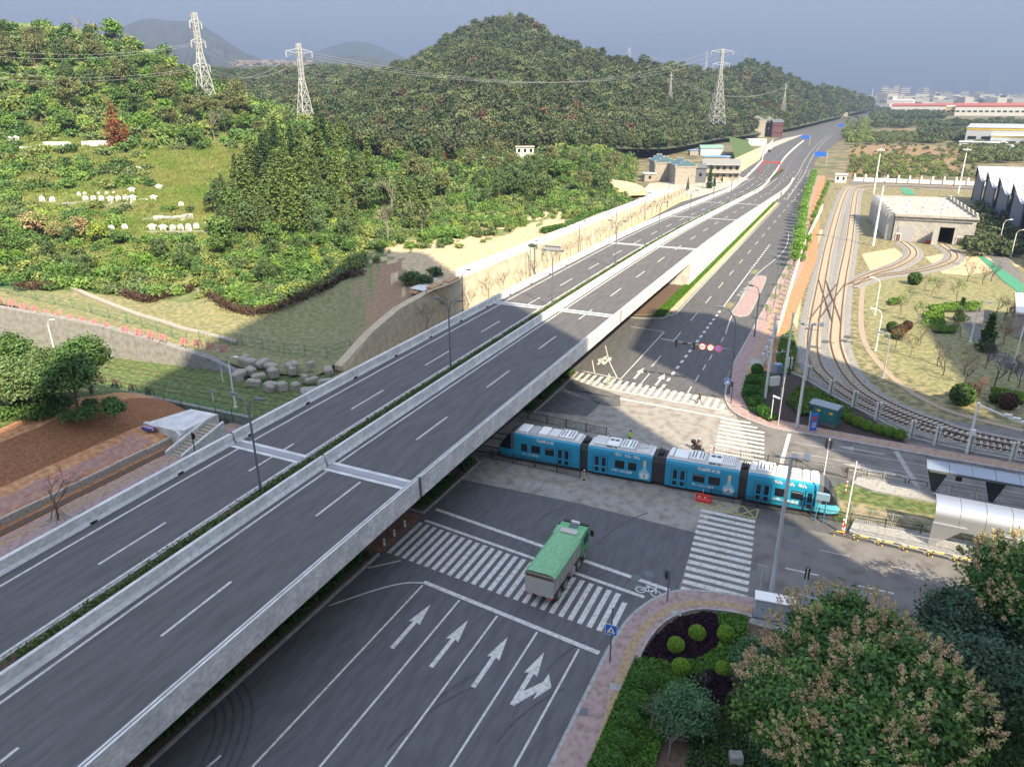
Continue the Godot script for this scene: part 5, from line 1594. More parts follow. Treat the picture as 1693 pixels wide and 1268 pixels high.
func street_things() -> void:
	# double lamps on the median of the viaduct
	for k in 13:
		var u := 39.2 + k*31.8
		var where: String = ["beside the near expansion joint","over the tram side of the viaduct","at the far expansion joint","fourth along the viaduct","fifth along the viaduct","sixth along the viaduct","seventh along the viaduct, on the ramp","eighth along the viaduct, on the ramp","ninth, at the ramp foot","tenth, beyond the ramp","eleventh, beyond the ramp","twelfth, beyond the ramp","last of the row"][k]
		lamp_post("grey double-arm street lamp on the viaduct median, %s" % where,W(-42.1 + far_shift(u),u,deck(u) + 0.2),8.7,2,"double lamps on the viaduct median",0.0)
	for k in 10:
		var u := 120.0 + k*27.0
		var x := slut(RIGHT_EDGE,u) + 0.8
		lamp_post("grey single-arm street lamp on the pink pavement, %s beyond the far corner" % ["first","second","third","fourth","fifth","sixth","seventh","eighth","ninth","tenth"][k],W(x,u,0.13),8.4,1,"single lamps along the far carriageway")
	for k in 8:
		var u := 112.0 + k*30.0
		lamp_post("grey single-arm street lamp at the foot of the beige wall, %s along it" % ["first","second","third","fourth","fifth","sixth","seventh","eighth"][k],W(-63.2,u,0.05),8.4,1,"single lamps below the beige wall",PI)
	# signal gantry with lamp arm
	var at := W(-12.55,93.2,0.13)
	var t := thing("signal_gantry","grey signal gantry with lamp arm, two signals and three round signs","traffic signal",at)
	var p := MB.new(); p.tube([Vector3.ZERO,Vector3(0,6.5,0),Vector3(0,9.0,0),Vector3(-0.2,10.2,0),Vector3(-0.9,11.2,0),Vector3(-1.8,11.6,0)],[0.17,0.13,0.09,0.08,0.07,0.06],10)
	part(t,"pole",p,M["pole_grey"])
	var l := MB.new(); lamp_head(l,Vector3(-1.75,11.6,0),Vector3(-0.9,0.1,0)); part(t,"lamp_head",l,M["pole_grey"])
	var a := MB.new(); a.tube([Vector3(0,6.1,0),Vector3(-4.0,6.2,0),Vector3(-9.6,6.35,0)],[0.11,0.08,0.035],8); part(t,"arm",a,M["pole_grey"])
	var F := Vector3.BACK
	signal_head(t,Vector3(-7.4,6.1,0.18),3,F); signal_head(t,Vector3(-5.05,6.05,0.18),3,F); signal_head(t,Vector3(-6.25,6.2,0.15),2,F,true)
	for k in 3:
		var c := Vector3(-3.95 + k*1.05,6.1,0.2)
		var rim := MB.new(); disc(rim,c,F,0.46,0.0); var o := part(t,"round_sign",rim,M["red"],["round speed limit sign reading 60","round no horn sign","round blue no stopping sign"][k])
		var inn := MB.new(); disc(inn,c,F,0.36,0.006); part(o,"field",inn,M["white"] if k < 2 else M["sign_blue"])
		if k == 0: text_part(o,"60",c + F*0.022,F,0.5,M["black"])
		elif k == 1:
			var hn := MB.new(); hn.extrude(P2([-0.2,0.02,-0.05,0.06,0.2,-0.08,0.2,0.12,-0.05,0.0,-0.2,-0.06]),c + F*0.018,Vector3.RIGHT,Vector3.UP,F*0.004); part(o,"horn_mark",hn,M["black"])
			var br := MB.new(); br.box(c + F*0.026,Vector3(0.7,0.06,0.004),Basis(F,-PI/4)); part(o,"bar",br,M["red"])
		else:
			for sg in [-1.0,1.0]:
				var br := MB.new(); br.box(c + F*(0.02 + 0.004*sg),Vector3(0.72,0.08,0.004),Basis(F,sg*PI/4)); part(o,"bar",br,M["red"])
	pedestrian_sign("blue pedestrian sign on a post at the near zebra crossing",W(-11.3,39.3,0.13),4.6,F,0.85)
	pedestrian_sign("blue pedestrian sign on a post below the signal gantry",W(-12.7,92.6,0.13),3.1,F,0.85)
	for d in [[W(-9.3,47.5,0.13),Vector3(-1,0,0.2),2.9,"pedestrian signal on a grey post at the near zebra kerb",M["pole_grey"]],[W(-11.7,90.0,0.13),Vector3(-1,0,-0.3),3.0,"pedestrian signal on a dark post beside the signal gantry",M["black"]],
		[W(-62.8,50.1,0.13),Vector3(1,0,0.2),3.0,"pedestrian signal beside the white steps left of the viaduct",M["black"]],[W(0.3,50.8,0.13),Vector3(0,0,-1),3.8,"traffic signal on a pale post at the side street kerb",M["pole_light"]],
		[W(-5.4,85.4,0.13),Vector3(0.2,0,-1),6.2,"signal on a tall pale post before the transformer",M["pole_light"]],[W(0.4,74.8),Vector3(1,0,0),4.2,"twin signal on a white post beside the tram's last car",M["pole_white"]]]:
		var s := thing("traffic_signal",d[3],"traffic signal",d[0],"post mounted signals")
		var pb := MB.new(); pb.cyl(Vector3.ZERO,Vector3(0,d[2],0),0.06,0.05,8); part(s,"pole",pb,d[4])
		var fdir: Vector3 = d[1].normalized()
		signal_head(s,Vector3(0,d[2]*0.86,0) + fdir*0.2,2 if d[2] < 3.5 else 3,fdir)
		if d[2] == 4.2: signal_head(s,Vector3(0,d[2]*0.86,0) - fdir*0.2,3,-fdir)
	# tall pale masts with floodlights
	for d in [[W(-2.0,50.6,0.13),12.8,"tall pale lighting mast behind the near roadside cabinet"],[W(-3.3,85.7,0.13),12.8,"tall pale lighting mast before the teal transformer box"]]:
		var s := thing("light_mast",d[2],"light mast",d[0],"pale lighting masts")
		var pb := MB.new(); pb.tube([Vector3.ZERO,Vector3(0,0.1,0),Vector3(0,0.11,0),Vector3(0,6.5,0),Vector3(0,d[1],0)],[0.3,0.3,0.19,0.15,0.12],12); part(s,"pole",pb,M["pole_light"])
		var ar := MB.new(); ar.beam(Vector3(-1.0,d[1] - 0.1,0.3),Vector3(1.0,d[1] - 0.1,-0.3),0.06,0.06); part(s,"cross_arm",ar,M["pole_light"])
		for k in [-1.0,0.2,1.0]:
			var fl := MB.new(); fl.box(Vector3(k,d[1] + 0.02,-0.3*k),Vector3(0.42,0.08,0.6),Basis(Vector3.RIGHT,0.5*k)); part(s,"floodlight",fl,M["steel"])
	var s1 := thing("sign_post","short pale post with a grey board at the near zebra's end","sign",W(-2.85,50.8,0.13))
	var pb1 := MB.new(); pb1.cyl(Vector3.ZERO,Vector3(0,2.7,0),0.05,0.045,8); part(s1,"pole",pb1,M["pole_light"])
	var bo1 := MB.new(); bo1.box(Vector3(0,2.4,-0.08),Vector3(0.95,1.4,0.03)); part(s1,"board",bo1,M["galvanised"])
	var s2 := thing("sign_post","short post with a flat slatted top at the kerb before the big tree","sign",W(3.0,51.6,0.0))
	var pb2 := MB.new(); pb2.cyl(Vector3.ZERO,Vector3(0,2.2,0),0.05,0.045,8); part(s2,"pole",pb2,M["pole_light"])
	for k in 4:
		var sl := MB.new(); sl.box(Vector3(0,2.22,-0.24 + k*0.16),Vector3(1.3,0.03,0.1)); part(s2,"slat",sl,M["steel"])
	# white striped pole at the platform
	var s3 := thing("striped_pole","slim white pole with red bands beside the tram's nose","pole",W(2.75,63.6))
	var pw := MB.new(); pw.cyl(Vector3(0,1.6,0),Vector3(0,7.4,0),0.07,0.055,8); part(s3,"pole",pw,M["pole_white"])
	for k in 4:
		var bb := MB.new(); bb.cyl(Vector3(0,k*0.4,0),Vector3(0,(k + 1)*0.4,0),0.075,0.075,8); part(s3,"band",bb,M["white"] if k % 2 else M["orange_red"])
	var sb := thing("information_board","small grey board on two posts before the tram's cab","sign",W(0.6,64.9))
	for x in [-0.35,0.35]:
		var q := MB.new(); q.cyl(Vector3(x,0,0),Vector3(x,2.4,0),0.05,0.05,8); part(sb,"post",q,flat("blue_post",lin(0.03,0.17,0.30),0.5))
	var q2 := MB.new(); q2.cbox(Vector3(0,2.7,0),Vector3(1.2,0.7,0.3),0.05); part(sb,"board",q2,flat("board_grey",lin(0.17,0.27,0.36),0.6))
	# roadside cabinet
	var c := thing("utility_cabinet","white four-door electrical cabinet at the near garden corner","cabinet",W(-1.6,49.0,0.05),"",deg_to_rad(7))
	var base := MB.new(); base.box(Vector3(0,0.09,0),Vector3(2.9,0.18,1.1)); part(c,"plinth",base,M["slate"])
	var bd := MB.new(); bd.cbox(Vector3(0,0.98,0),Vector3(2.75,1.6,1.0),0.03); part(c,"housing",bd,flat("cabinet_paint",lin(0.42,0.45,0.50),0.5))
	for k in 4:
		var d2 := MB.new(); d2.cbox(Vector3(-1.02 + k*0.68,0.95,0.505),Vector3(0.63,1.42,0.03),0.01); var o := part(c,"door",d2,M["cabinet_paint"])
		var hd := MB.new(); hd.box(Vector3(-0.8 + k*0.68,1.0,0.53),Vector3(0.04,0.2,0.03)); part(o,"handle",hd,M["black"])
	var rf := MB.new(); rf.cbox(Vector3(0,1.83,0.02),Vector3(2.9,0.1,1.16),0.03); part(c,"roof",rf,M["white"])
	# small pale stone slab in the garden
	var sl2 := thing("stone_slab","pale square slab among the near bushes","slab",gp(1217,1256,0.5))
	var sm := MB.new(); sm.cbox(Vector3.ZERO,Vector3(0.75,0.9,0.6),0.03,Basis(Vector3.UP,0.4)); part(sl2,"top",sm,M["grey_concrete"])
# ---------------------------------------------------------------- plants
func clumps(b: MB,ctr: Vector3,R: Vector3,n: int,per: int,size: float,cr: float,tones: Array,flat_bottom := -0.6,hollow := 0.42) -> void:
	# leaf faces gathered in clumps through the volume of an uneven crown
	var ph := rng.randf()*100.0
	for i in n:
		var d := _rv(1.0)
		if d.y < flat_bottom: d.y = -d.y
		var f := pow(rng.randf(),hollow)*(0.80 + 0.34*fn.get_noise_3d(d.x*22 + ph,d.y*22,d.z*22))
		var c := ctr + d*R*f
		var tone: Color = tones[rng.randi() % tones.size()]
		var k := rng.randf_range(1.05,1.65)
		var q := cr*rng.randf_range(0.7,1.35)
		for j in per:
			var o := c + Vector3(rng.randfn(0,q),rng.randfn(0,q*0.6),rng.randfn(0,q))
			var kk := k*rng.randf_range(0.82,1.18)
			b.col = Color(tone.r*kk,tone.g*kk,tone.b*kk)
			var nn := (_rv(1.0) + Vector3(0,0.75,0) + d*0.5).normalized()
			var x := nn.cross(_rv(1.0)).normalized()
			var s := size*rng.randf_range(0.7,1.3)
			b.leaf(o,x*s,nn.cross(x)*s*0.62)
func limbs(b: MB,h: float,r: float,spread: float,n: int,top: float) -> void:
	var lean := Vector3(rng.randfn(0,0.05),0,rng.randfn(0,0.05))*h
	b.tube([Vector3(0,-0.3,0),lean*0.3 + Vector3(0,h*0.35,0),lean*0.7 + Vector3(0,h*0.65,0),lean + Vector3(0,h*top,0)],[r*1.25,r*0.9,r*0.6,r*0.18],7)
	for i in n:
		var a := TAU*i/n + rng.randf()*0.8
		var y := h*rng.randf_range(0.32,0.62)
		var e := Vector3(cos(a),0,sin(a))*spread*rng.randf_range(0.6,0.95)
		b.tube([Vector3(0,y,0) + lean*0.5,e*0.5 + Vector3(0,y + spread*0.32,0),e + Vector3(0,y + spread*0.62,0)],[r*0.45,r*0.3,r*0.1],5)
func twigs(b: MB,a: Vector3,d: Vector3,L: float,r: float,depth: int) -> void:
	var e := a + d*L
	var m := a.lerp(e,0.5) + _rv(L*0.05)
	b.tube([a,m,e],[r,r*0.8,r*0.55],4 if depth < 2 else 6,false)
	if depth == 0: return
	for i in 3 + (rng.randi() % 2):
		var s := a.lerp(e,rng.randf_range(0.45,1.0))
		twigs(b,s,(d + _rv(0.75) + Vector3(0,0.15,0)).normalized(),L*rng.randf_range(0.5,0.78),r*0.5,depth - 1)
func proto(called: String,trunk: MB,crown: MB,cm: Material,bark: Material = null) -> Node3D:
	var o := Node3D.new()
	o.name = called
	if trunk and trunk.v.size(): part(o,"trunk",trunk,bark if bark else M["bark"])
	if crown: part(o,"crown",crown,cm,"",true)
	return o
func plant(p: Node3D,label: String,category: String,at: Vector3,scl := 1.0,group := "",turn := -1.0,sy := 1.0) -> Node3D:
	var c: Node3D = p.duplicate()
	c.name = numbered(p.name)
	add_child(c)
	c.position = at
	c.rotation.y = rng.randf()*TAU if turn < 0 else turn
	c.scale = Vector3(scl,scl*sy,scl)
	return tag(c,label,category,group)
func broadleaf(called: String,h: float,R: Vector3,n: int,per: int,size: float,cr: float,tones: Array,key: String) -> Node3D:
	var t := MB.new(); limbs(t,h*0.8,h*0.022 + 0.03,R.x,5,0.95)
	var c := MB.new(); clumps(c,Vector3(0,h - R.y,0),R,n,per,size,cr,tones)
	return proto(called,t,c,leafy(key,Color.WHITE,0.55))
func pine(called: String,h: float,r: float,tiers: int,tones: Array,key: String,bare := 0.35) -> Node3D:
	var t := MB.new(); t.tube([Vector3(0,-0.3,0),Vector3(0,h*0.5,0),Vector3(0,h*0.97,0)],[0.16,0.11,0.03],6)
	var c := MB.new()
	for k in tiers:
		var f := float(k)/(tiers - 1)
		var y := h*lerpf(bare,0.98,f)
		var rr := r*(1.0 - f*0.86)*rng.randf_range(0.8,1.15)
		var nb := int(lerpf(9,4,f))
		for i in nb:
			var a := TAU*(i + rng.randf())/nb
			var L := rr*rng.randf_range(0.65,1.1)
			var e := Vector3(cos(a)*L,-L*0.12,sin(a)*L)
			t.tube([Vector3(0,y,0),Vector3(0,y,0) + e*0.9],[0.035,0.012],4,false)
			for s in 5:
				var o := Vector3(0,y,0) + e*(0.3 + 0.18*s)
				var tone: Color = tones[rng.randi() % tones.size()]
				for j in 9:
					var kk := rng.randf_range(1.0,1.75)
					c.col = Color(tone.r*kk,tone.g*kk,tone.b*kk)
					var nn := (_rv(0.8) + Vector3(0,1,0)).normalized(); var x := nn.cross(_rv(1.0)).normalized()
					c.leaf(o + Vector3(rng.randfn(0,0.22),rng.randfn(0.05,0.16),rng.randfn(0,0.22))*(0.5 + rr*0.35),x*0.30,nn.cross(x)*0.14)
	return proto(called,t,c,leafy(key,Color.WHITE,0.45))
func bare_tree(called: String,h: float,m: Material,leaves := 0,tone := Color(0.1,0.13,0.04)) -> Node3D:
	var t := MB.new()
	twigs(t,Vector3(0,-0.2,0),Vector3(rng.randfn(0,0.05),1,rng.randfn(0,0.05)).normalized(),h*0.5,h*0.016 + 0.012,4)
	var c: MB = null
	if leaves > 0:
		c = MB.new(); clumps(c,Vector3(0,h*0.68,0),Vector3(h*0.3,h*0.3,h*0.3),leaves,7,0.10,0.16,[tone])
	return proto(called,t,c,leafy("sparse_leaves",Color.WHITE,0.5),m)
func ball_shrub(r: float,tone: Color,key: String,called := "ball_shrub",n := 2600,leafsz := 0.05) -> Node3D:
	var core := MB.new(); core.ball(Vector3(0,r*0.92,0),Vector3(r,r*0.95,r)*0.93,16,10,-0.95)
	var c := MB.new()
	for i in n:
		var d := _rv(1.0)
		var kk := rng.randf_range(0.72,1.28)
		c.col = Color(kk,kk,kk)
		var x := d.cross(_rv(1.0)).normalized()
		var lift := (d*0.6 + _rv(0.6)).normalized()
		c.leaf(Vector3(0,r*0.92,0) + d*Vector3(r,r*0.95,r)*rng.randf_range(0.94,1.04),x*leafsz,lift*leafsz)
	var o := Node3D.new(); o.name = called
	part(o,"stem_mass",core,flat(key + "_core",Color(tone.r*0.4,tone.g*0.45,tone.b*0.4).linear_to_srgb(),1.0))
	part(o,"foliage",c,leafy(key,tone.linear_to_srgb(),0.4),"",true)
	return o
func fill(pts: PackedVector2Array,n: int) -> Array:
	var lo := pts[0]; var hi := pts[0]
	for p in pts: lo = lo.min(p); hi = hi.max(p)
	var r := []
	var guard := 0
	while r.size() < n and guard < n*12:
		guard += 1
		var q := Vector2(rng.randf_range(lo.x,hi.x),rng.randf_range(lo.y,hi.y))
		if Geometry2D.is_point_in_polygon(q,pts): r.append(q)
	return r
func hedge_area(called: String,label: String,pts: PackedVector2Array,h: float,n: int,size: float,tone: Color,key: String,base_y := 0.1,group := "",up := 0.5) -> Node3D:
	var ctr := Vector2.ZERO
	for p in pts: ctr += p/pts.size()
	var t := thing(called,label,"hedge",W(ctr.x,ctr.y,base_y),group)
	var b := MB.new()
	for q: Vector2 in fill(pts,n):
		var y := base_y + h*(0.72 + 0.5*fn.get_noise_2d(q.x*9,q.y*9))*(0.35 + 0.65*sqrt(rng.randf()))
		var kk := rng.randf_range(0.62,1.35)
		b.col = Color(kk,kk,kk)
		b.leaf(W(q.x,q.y,y),_rv(size),(_rv(1.0) + Vector3(0,up,0)).normalized()*size)
	wpart(t,"foliage",b,leafy(key,tone.linear_to_srgb(),0.4),"",true)
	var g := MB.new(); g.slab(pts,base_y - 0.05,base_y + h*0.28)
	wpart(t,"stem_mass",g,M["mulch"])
	return t
func gpoly(a: Array,h := 0.0) -> PackedVector2Array:
	var r := PackedVector2Array()
	for q in a:
		var p := gp(q[0],q[1],h); r.append(Vector2(p.x,-p.z))
	return r
var pod_tree := []
func south_corner() -> void:
	var g := MB.new()
	g.poly(P2([-8.6,-40,40,-40,40,47.9,4,48.1,-3,48.3,-5.2,48.1,-7.3,47.2,-8.9,44.9,-9.5,41.6,-9.3,37,-8.8,31]),0.09)
	struct("garden_bed",g,M["brown_earth"]).set_meta("label","soil of the planted garden at the near corner")
	var pv := MB.new(); pv.slab(P2([-3.2,47.6,66,47.2,66,48.6,-3.0,48.5]),0.0,0.125)
	struct("pavement",pv,M["grey_concrete"]).set_meta("label","grey concrete footway behind the roadside cabinet")
	var GREEN := Color(0.085,0.19,0.03); var PUR := Color(0.045,0.022,0.04)
	hedge_area("ground_cover","bright green low hedge sweeping round the purple beds",gpoly([[1050,1085],[1110,1093],[1150,1091],[1186,1071],[1192,1045],[1186,1010],[1236,1018],[1238,1052],[1208,1092],[1150,1130],[1110,1180],[1075,1290],[960,1290]],0.4),0.5,22000,0.075,GREEN,"hedge_green",0.1,"garden hedges")
	for d in [["purple hedge round two ball shrubs at the near corner",[[1062,1082],[1085,1050],[1120,1021],[1160,1010],[1184,1014],[1190,1045],[1183,1070],[1150,1090],[1108,1091]],9500],["purple hedge beside the white cabinet",[[1210,1088],[1238,1062],[1275,1056],[1300,1080],[1292,1112],[1230,1105]],5000],["purple hedge patch between the large bushes",[[1136,1118],[1186,1104],[1212,1128],[1196,1162],[1165,1168]],4500]]:
		hedge_area("purple_hedge",d[0],gpoly(d[1],0.4),0.5,d[2],0.085,PUR,"hedge_purple",0.11,"purple hedges",1.6)
	hedge_area("ground_cover","dark green creeper on the ground under the near trees",gpoly([[1150,1170],[1262,1130],[1400,1090],[1693,1090],[1720,1290],[1130,1290]],0.2),0.45,26000,0.10,Color(0.05,0.105,0.028),"creeper",0.1,"garden hedges")
	var ball := ball_shrub(0.62,Color(0.17,0.30,0.035),"ball_lime")
	var blab := ["in the purple bed, nearest the pavement","in the middle of the purple bed","in the green hedge beside the purple bed","half sunk in the hedge below the purple bed","beside the large blue-green bush"]
	var bp := [[1118,1066,0.95],[1153,1046,0.95],[1201,1048,1.0],[1126,1102,0.95],[1196,1104,0.85]]
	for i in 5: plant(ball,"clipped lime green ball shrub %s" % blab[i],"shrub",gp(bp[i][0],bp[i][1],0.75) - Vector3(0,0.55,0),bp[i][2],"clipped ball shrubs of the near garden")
	var dome := ball_shrub(0.85,Color(0.075,0.17,0.035),"dome_green","dome_shrub",3200,0.075)
	var dp := [[1065,1128],[1055,1168],[1040,1195],[1030,1230],[1008,1262]]
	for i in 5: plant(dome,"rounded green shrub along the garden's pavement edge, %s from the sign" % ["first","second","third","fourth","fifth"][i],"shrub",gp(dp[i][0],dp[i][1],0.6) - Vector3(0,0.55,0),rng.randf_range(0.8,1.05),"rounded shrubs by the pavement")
	var T1 := [Color(0.055,0.115,0.05),Color(0.07,0.13,0.06),Color(0.045,0.10,0.05)]
	var bush := broadleaf("large_bush",2.9,Vector3(2.1,1.5,2.1),420,26,0.085,0.22,T1,"bush_bluegreen")
	plant(bush,"large rounded blue-green bush beside the white cabinet","bush",gp(1255,1100,1.2) - Vector3(0,1.3,0),1.05,"large garden bushes")
	plant(bush,"large rounded dull green bush in the middle of the garden","bush",gp(1130,1180,1.2) - Vector3(0,1.3,0),1.1,"large garden bushes")
	plant(bush,"large bush at the bottom edge beside the pale slab","bush",gp(1290,1235,1.2) - Vector3(0,1.3,0),0.9,"large garden bushes")
	var dead := bare_tree("bare_shrub",3.4,flat("grey_twig",lin(0.19,0.17,0.155),0.95))
	plant(dead,"grey leafless shrub in front of the dull green bush","shrub",gp(1075,1215,0.0),1.0,"leafless shrubs")
	plant(dead,"grey leafless shrub near the bottom of the garden","shrub",gp(1105,1255,0.0),0.85,"leafless shrubs")
	plant(dead,"thin leafless shrub in the purple hedge patch","shrub",gp(1165,1140,0.0),0.45,"leafless shrubs")
	# trees with tan seed pods
	var LT := [Color(0.05,0.105,0.028),Color(0.07,0.135,0.035),Color(0.04,0.09,0.03),Color(0.09,0.155,0.035)]
	for v in 2:
		var h := 8.6
		var tr := MB.new(); limbs(tr,h*0.85,0.2,4.0,7,0.9)
		var c := MB.new(); clumps(c,Vector3(0,h - 3.3,0),Vector3(4.6,3.3,4.6),560,34,0.15,0.34,LT,-0.35,0.3)
		var o := proto("pod_tree",tr,c,leafy("pod_leaves",Color.WHITE,0.5))
		var pods := MB.new()
		for i in 270:
			var d := _rv(1.0); d.y = absf(d.y)*0.9 + 0.1; d = d.normalized()
			if fn.get_noise_3d(d.x*30 + v*50,d.y*30,d.z*30) < -0.12: continue
			var ctr := Vector3(0,h - 3.3,0) + d*Vector3(4.75,3.5,4.75)*(0.93 + 0.16*fn.get_noise_3d(d.x*22,d.y*22,d.z*22))
			var tone := Color(0.47,0.34,0.20) if rng.randf() < 0.72 else Color(0.44,0.42,0.19)
			var ax := (d + Vector3(0,0.8,0)).normalized()
			for j in 46:
				var f := rng.randf()
				var k := rng.randf_range(0.7,1.25)
				pods.col = Color(tone.r*k,tone.g*k,tone.b*k)
				pods.leaf(ctr + ax*f*0.55 + _rv(1.0)*(1.0 - f*0.75)*0.30*rng.randf(),_rv(0.055),_rv(0.055))
		part(o,"seed_pods",pods,leafy("pod_tan",Color.WHITE,0.3),"",true)
		pod_tree.append(o)
	var tp := [[1395,1095,1.0,"large tree with tan seed pods spreading over the side street"],[1335,1180,0.92,"tree with tan seed pods beside the garden bushes"],[1470,1190,1.05,"tree with tan seed pods at the middle of the bottom edge"],[1400,1262,0.95,"tree with tan seed pods cut by the bottom edge"],[1722,985,1.1,"tree with reddish pods at the right edge by the platform"]]
	for i in tp.size(): plant(pod_tree[i % 2],tp[i][3],"tree",gp(tp[i][0],tp[i][1],4.6 if i < 4 else 6.0)*Vector3(1,0,1) + Vector3(0,0.05,0),tp[i][2],"seed pod trees of the near garden")
	var DT := [Color(0.032,0.062,0.036),Color(0.042,0.078,0.045),Color(0.05,0.085,0.055)]
	var dark := broadleaf("dark_tree",7.0,Vector3(3.2,2.8,3.2),420,30,0.14,0.34,DT,"dark_leaves")
	var dq := [[1585,1045,"dark glossy tree right of the seed pod tree"],[1640,1140,"dark glossy tree near the right edge"],[1690,1060,"dark tree cut by the right edge"],[1545,1130,"dark tree wedged behind the seed pod trees"]]
	for q in dq: plant(dark,q[2],"tree",gp(q[0],q[1],3.4)*Vector3(1,0,1) + Vector3(0,0.05,0),rng.randf_range(0.9,1.1),"dark trees of the near garden")
func north_corner() -> void:
	var g := MB.new()
	g.poly(P2([-10.3,104,-10.2,99,-9.4,93.2,-7.8,89.8,-5.6,87.4,-3.6,86.9,0.9,86.6,8.6,86.3,3.0,95.0,-0.3,98.3,-4.0,104]),0.11)
	struct("garden_bed",g,M["mulch"]).set_meta("label","dark mulched bed on the far corner beside the railway")
	var GREEN := Color(0.07,0.17,0.03)
	hedge_area("low_hedge","green hedge along the curved pavement of the far corner",gpoly([[1226,650],[1234,622],[1252,610],[1280,618],[1275,640],[1262,655],[1268,675],[1290,690],[1272,694],[1240,676]],0.4),0.55,9000,0.11,GREEN,"hedge_green2",0.11,"far corner hedges")
	hedge_area("low_hedge","green hedge behind the lighting mast of the far corner",gpoly([[1300,662],[1318,640],[1350,640],[1385,662],[1408,678],[1395,690],[1345,685],[1322,684]],0.4),0.6,9000,0.11,Color(0.09,0.17,0.03),"hedge_olive",0.11,"far corner hedges")
	hedge_area("low_hedge","rough green shrubs between fence and rails on the far corner",gpoly([[1290,560],[1310,545],[1318,580],[1312,612],[1294,618],[1284,590]],0.4),0.9,4000,0.14,Color(0.10,0.19,0.04),"rough_green",0.05,"far corner hedges")
	var dome := ball_shrub(0.8,Color(0.06,0.16,0.03),"dome_far","dome_shrub",1500,0.10)
	var q := [[1252,614],[1245,632],[1240,650],[1248,667],[1262,682]]
	for i in 5: plant(dome,"rounded shrub in the far corner hedge, %s from the gantry end" % ["first","second","third","fourth","fifth"][i],"shrub",gp(q[i][0],q[i][1],0.6) - Vector3(0,0.4,0),1.0,"rounded shrubs of the far corner")
	var ball := ball_shrub(0.62,Color(0.14,0.25,0.035),"ball_far","ball_shrub",1400,0.08)
	var b6 := [[2.3,90.0],[3.2,89.2],[4.2,88.5],[5.5,88.0],[6.6,87.8],[7.7,87.4]]
	for i in 6: plant(ball,"clipped ball shrub beside the teal box, %s in the row" % ["first","second","third","fourth","fifth","last"][i],"shrub",W(b6[i][0],b6[i][1],0.1),1.0,"row of clipped ball shrubs by the railway")
	# teal transformer kiosk
	var t := thing("transformer_kiosk","teal metal transformer kiosk with sloping grey lid on the far corner","kiosk",W(-0.5,88.6,0.12),"",deg_to_rad(-20))
	var pl := MB.new(); pl.box(Vector3(0,0.2,0),Vector3(3.3,0.4,1.7)); part(t,"plinth",pl,M["slate"])
	var bd := MB.new(); bd.cbox(Vector3(0,1.35,0),Vector3(3.2,1.9,1.6),0.03); part(t,"housing",bd,M["teal_box"])
	for k in 2:
		var d := MB.new(); d.cbox(Vector3(-0.78 + k*1.56,1.3,0.81),Vector3(1.48,1.6,0.04),0.015); var o := part(t,"door",d,M["teal_box"])
		var pt := MB.new(); pt.box(Vector3(-0.5 + k*1.5,1.7,0.84),Vector3(0.4,0.26,0.02)); part(o,"plate",pt,M["yellow"])
	var rf := MB.new(); rf.extrude(P2([-0.95,2.3,0.95,2.3,0.95,2.36,0,2.62,-0.95,2.36]),Vector3(-1.72,0,0),Vector3.BACK,Vector3.UP,Vector3(3.44,0,0)); part(t,"roof",rf,flat("kiosk_roof",lin(0.20,0.24,0.28),0.6))
	# pole transformer
	var p := thing("pole_transformer","transformer on a platform between two tall concrete poles","transformer",W(-7.0,94.4,0.1))
	for x in [-0.95,0.95]:
		var m := MB.new(); m.tube([Vector3(x,0,-x*0.9),Vector3(x,11.4,-x*0.9)],[0.19,0.12],10); part(p,"pole",m,M["off_white"])
	for y in [3.3,3.32,6.2,8.3]:
		var m := MB.new(); m.beam(Vector3(-1.3,y,1.2),Vector3(1.3,y,-1.2),0.1,0.12); part(p,"cross_arm",m,M["steel"])
		if y > 6:
			for k in 4:
				var s := MB.new(); var f := -0.9 + k*0.6; s.cyl(Vector3(f,y,-f*0.92),Vector3(f,y + 0.3,-f*0.92),0.05,0.07,6); part(p,"insulator",s,M["pole_white"])
	var tb := MB.new(); tb.cbox(Vector3(0,4.1,0),Vector3(1.0,1.2,0.8),0.05,Basis(Vector3.UP,0.75))
	for k in 5: tb.box(Vector3(0,4.1,0) + Basis(Vector3.UP,0.75)*Vector3(-0.4 + k*0.2,0,0.45),Vector3(0.05,0.9,0.12),Basis(Vector3.UP,0.75))
	part(p,"transformer",tb,flat("transformer_grey",lin(0.17,0.24,0.33),0.5))
	var cb := MB.new(); cb.cbox(Vector3(-0.1,2.4,0.3),Vector3(1.3,1.2,0.5),0.03,Basis(Vector3.UP,0.75)); part(p,"switch_box",cb,M["off_white"])
	var s5 := thing("sign_post","short white post with tilted panel before the transformer poles","sign",W(-6.4,86.6,0.13))
	var pp := MB.new(); pp.cyl(Vector3.ZERO,Vector3(0,3.0,0),0.06,0.06,8); part(s5,"pole",pp,M["pole_white"])
	var pn := MB.new(); pn.box(Vector3(0.35,3.1,0),Vector3(0.9,0.06,0.5),Basis(Vector3.BACK,-0.25)); part(s5,"panel",pn,M["off_white"])
	var bs := thing("route_sign","tall blue sign board with a red mark before the teal kiosk","sign",W(-1.5,85.6,0.13),"",deg_to_rad(35))
	var bb := MB.new(); bb.cbox(Vector3(0,1.1,0),Vector3(0.85,2.2,0.12),0.03); part(bs,"board",bb,M["sign_blue"])
	var rd := MB.new(); rd.box(Vector3(0,1.55,0.065),Vector3(0.5,0.5,0.012)); part(bs,"red_mark",rd,M["red"])
	var wl := MB.new()
	for k in 4: wl.box(Vector3(0,1.0 - k*0.18,0.065),Vector3(0.55,0.06,0.012))
	part(bs,"print_lines",wl,M["white"])
	var ss := thing("stop_signal","small signal with red disc on a pale post before the teal kiosk","traffic signal",W(-2.0,85.3,0.13))
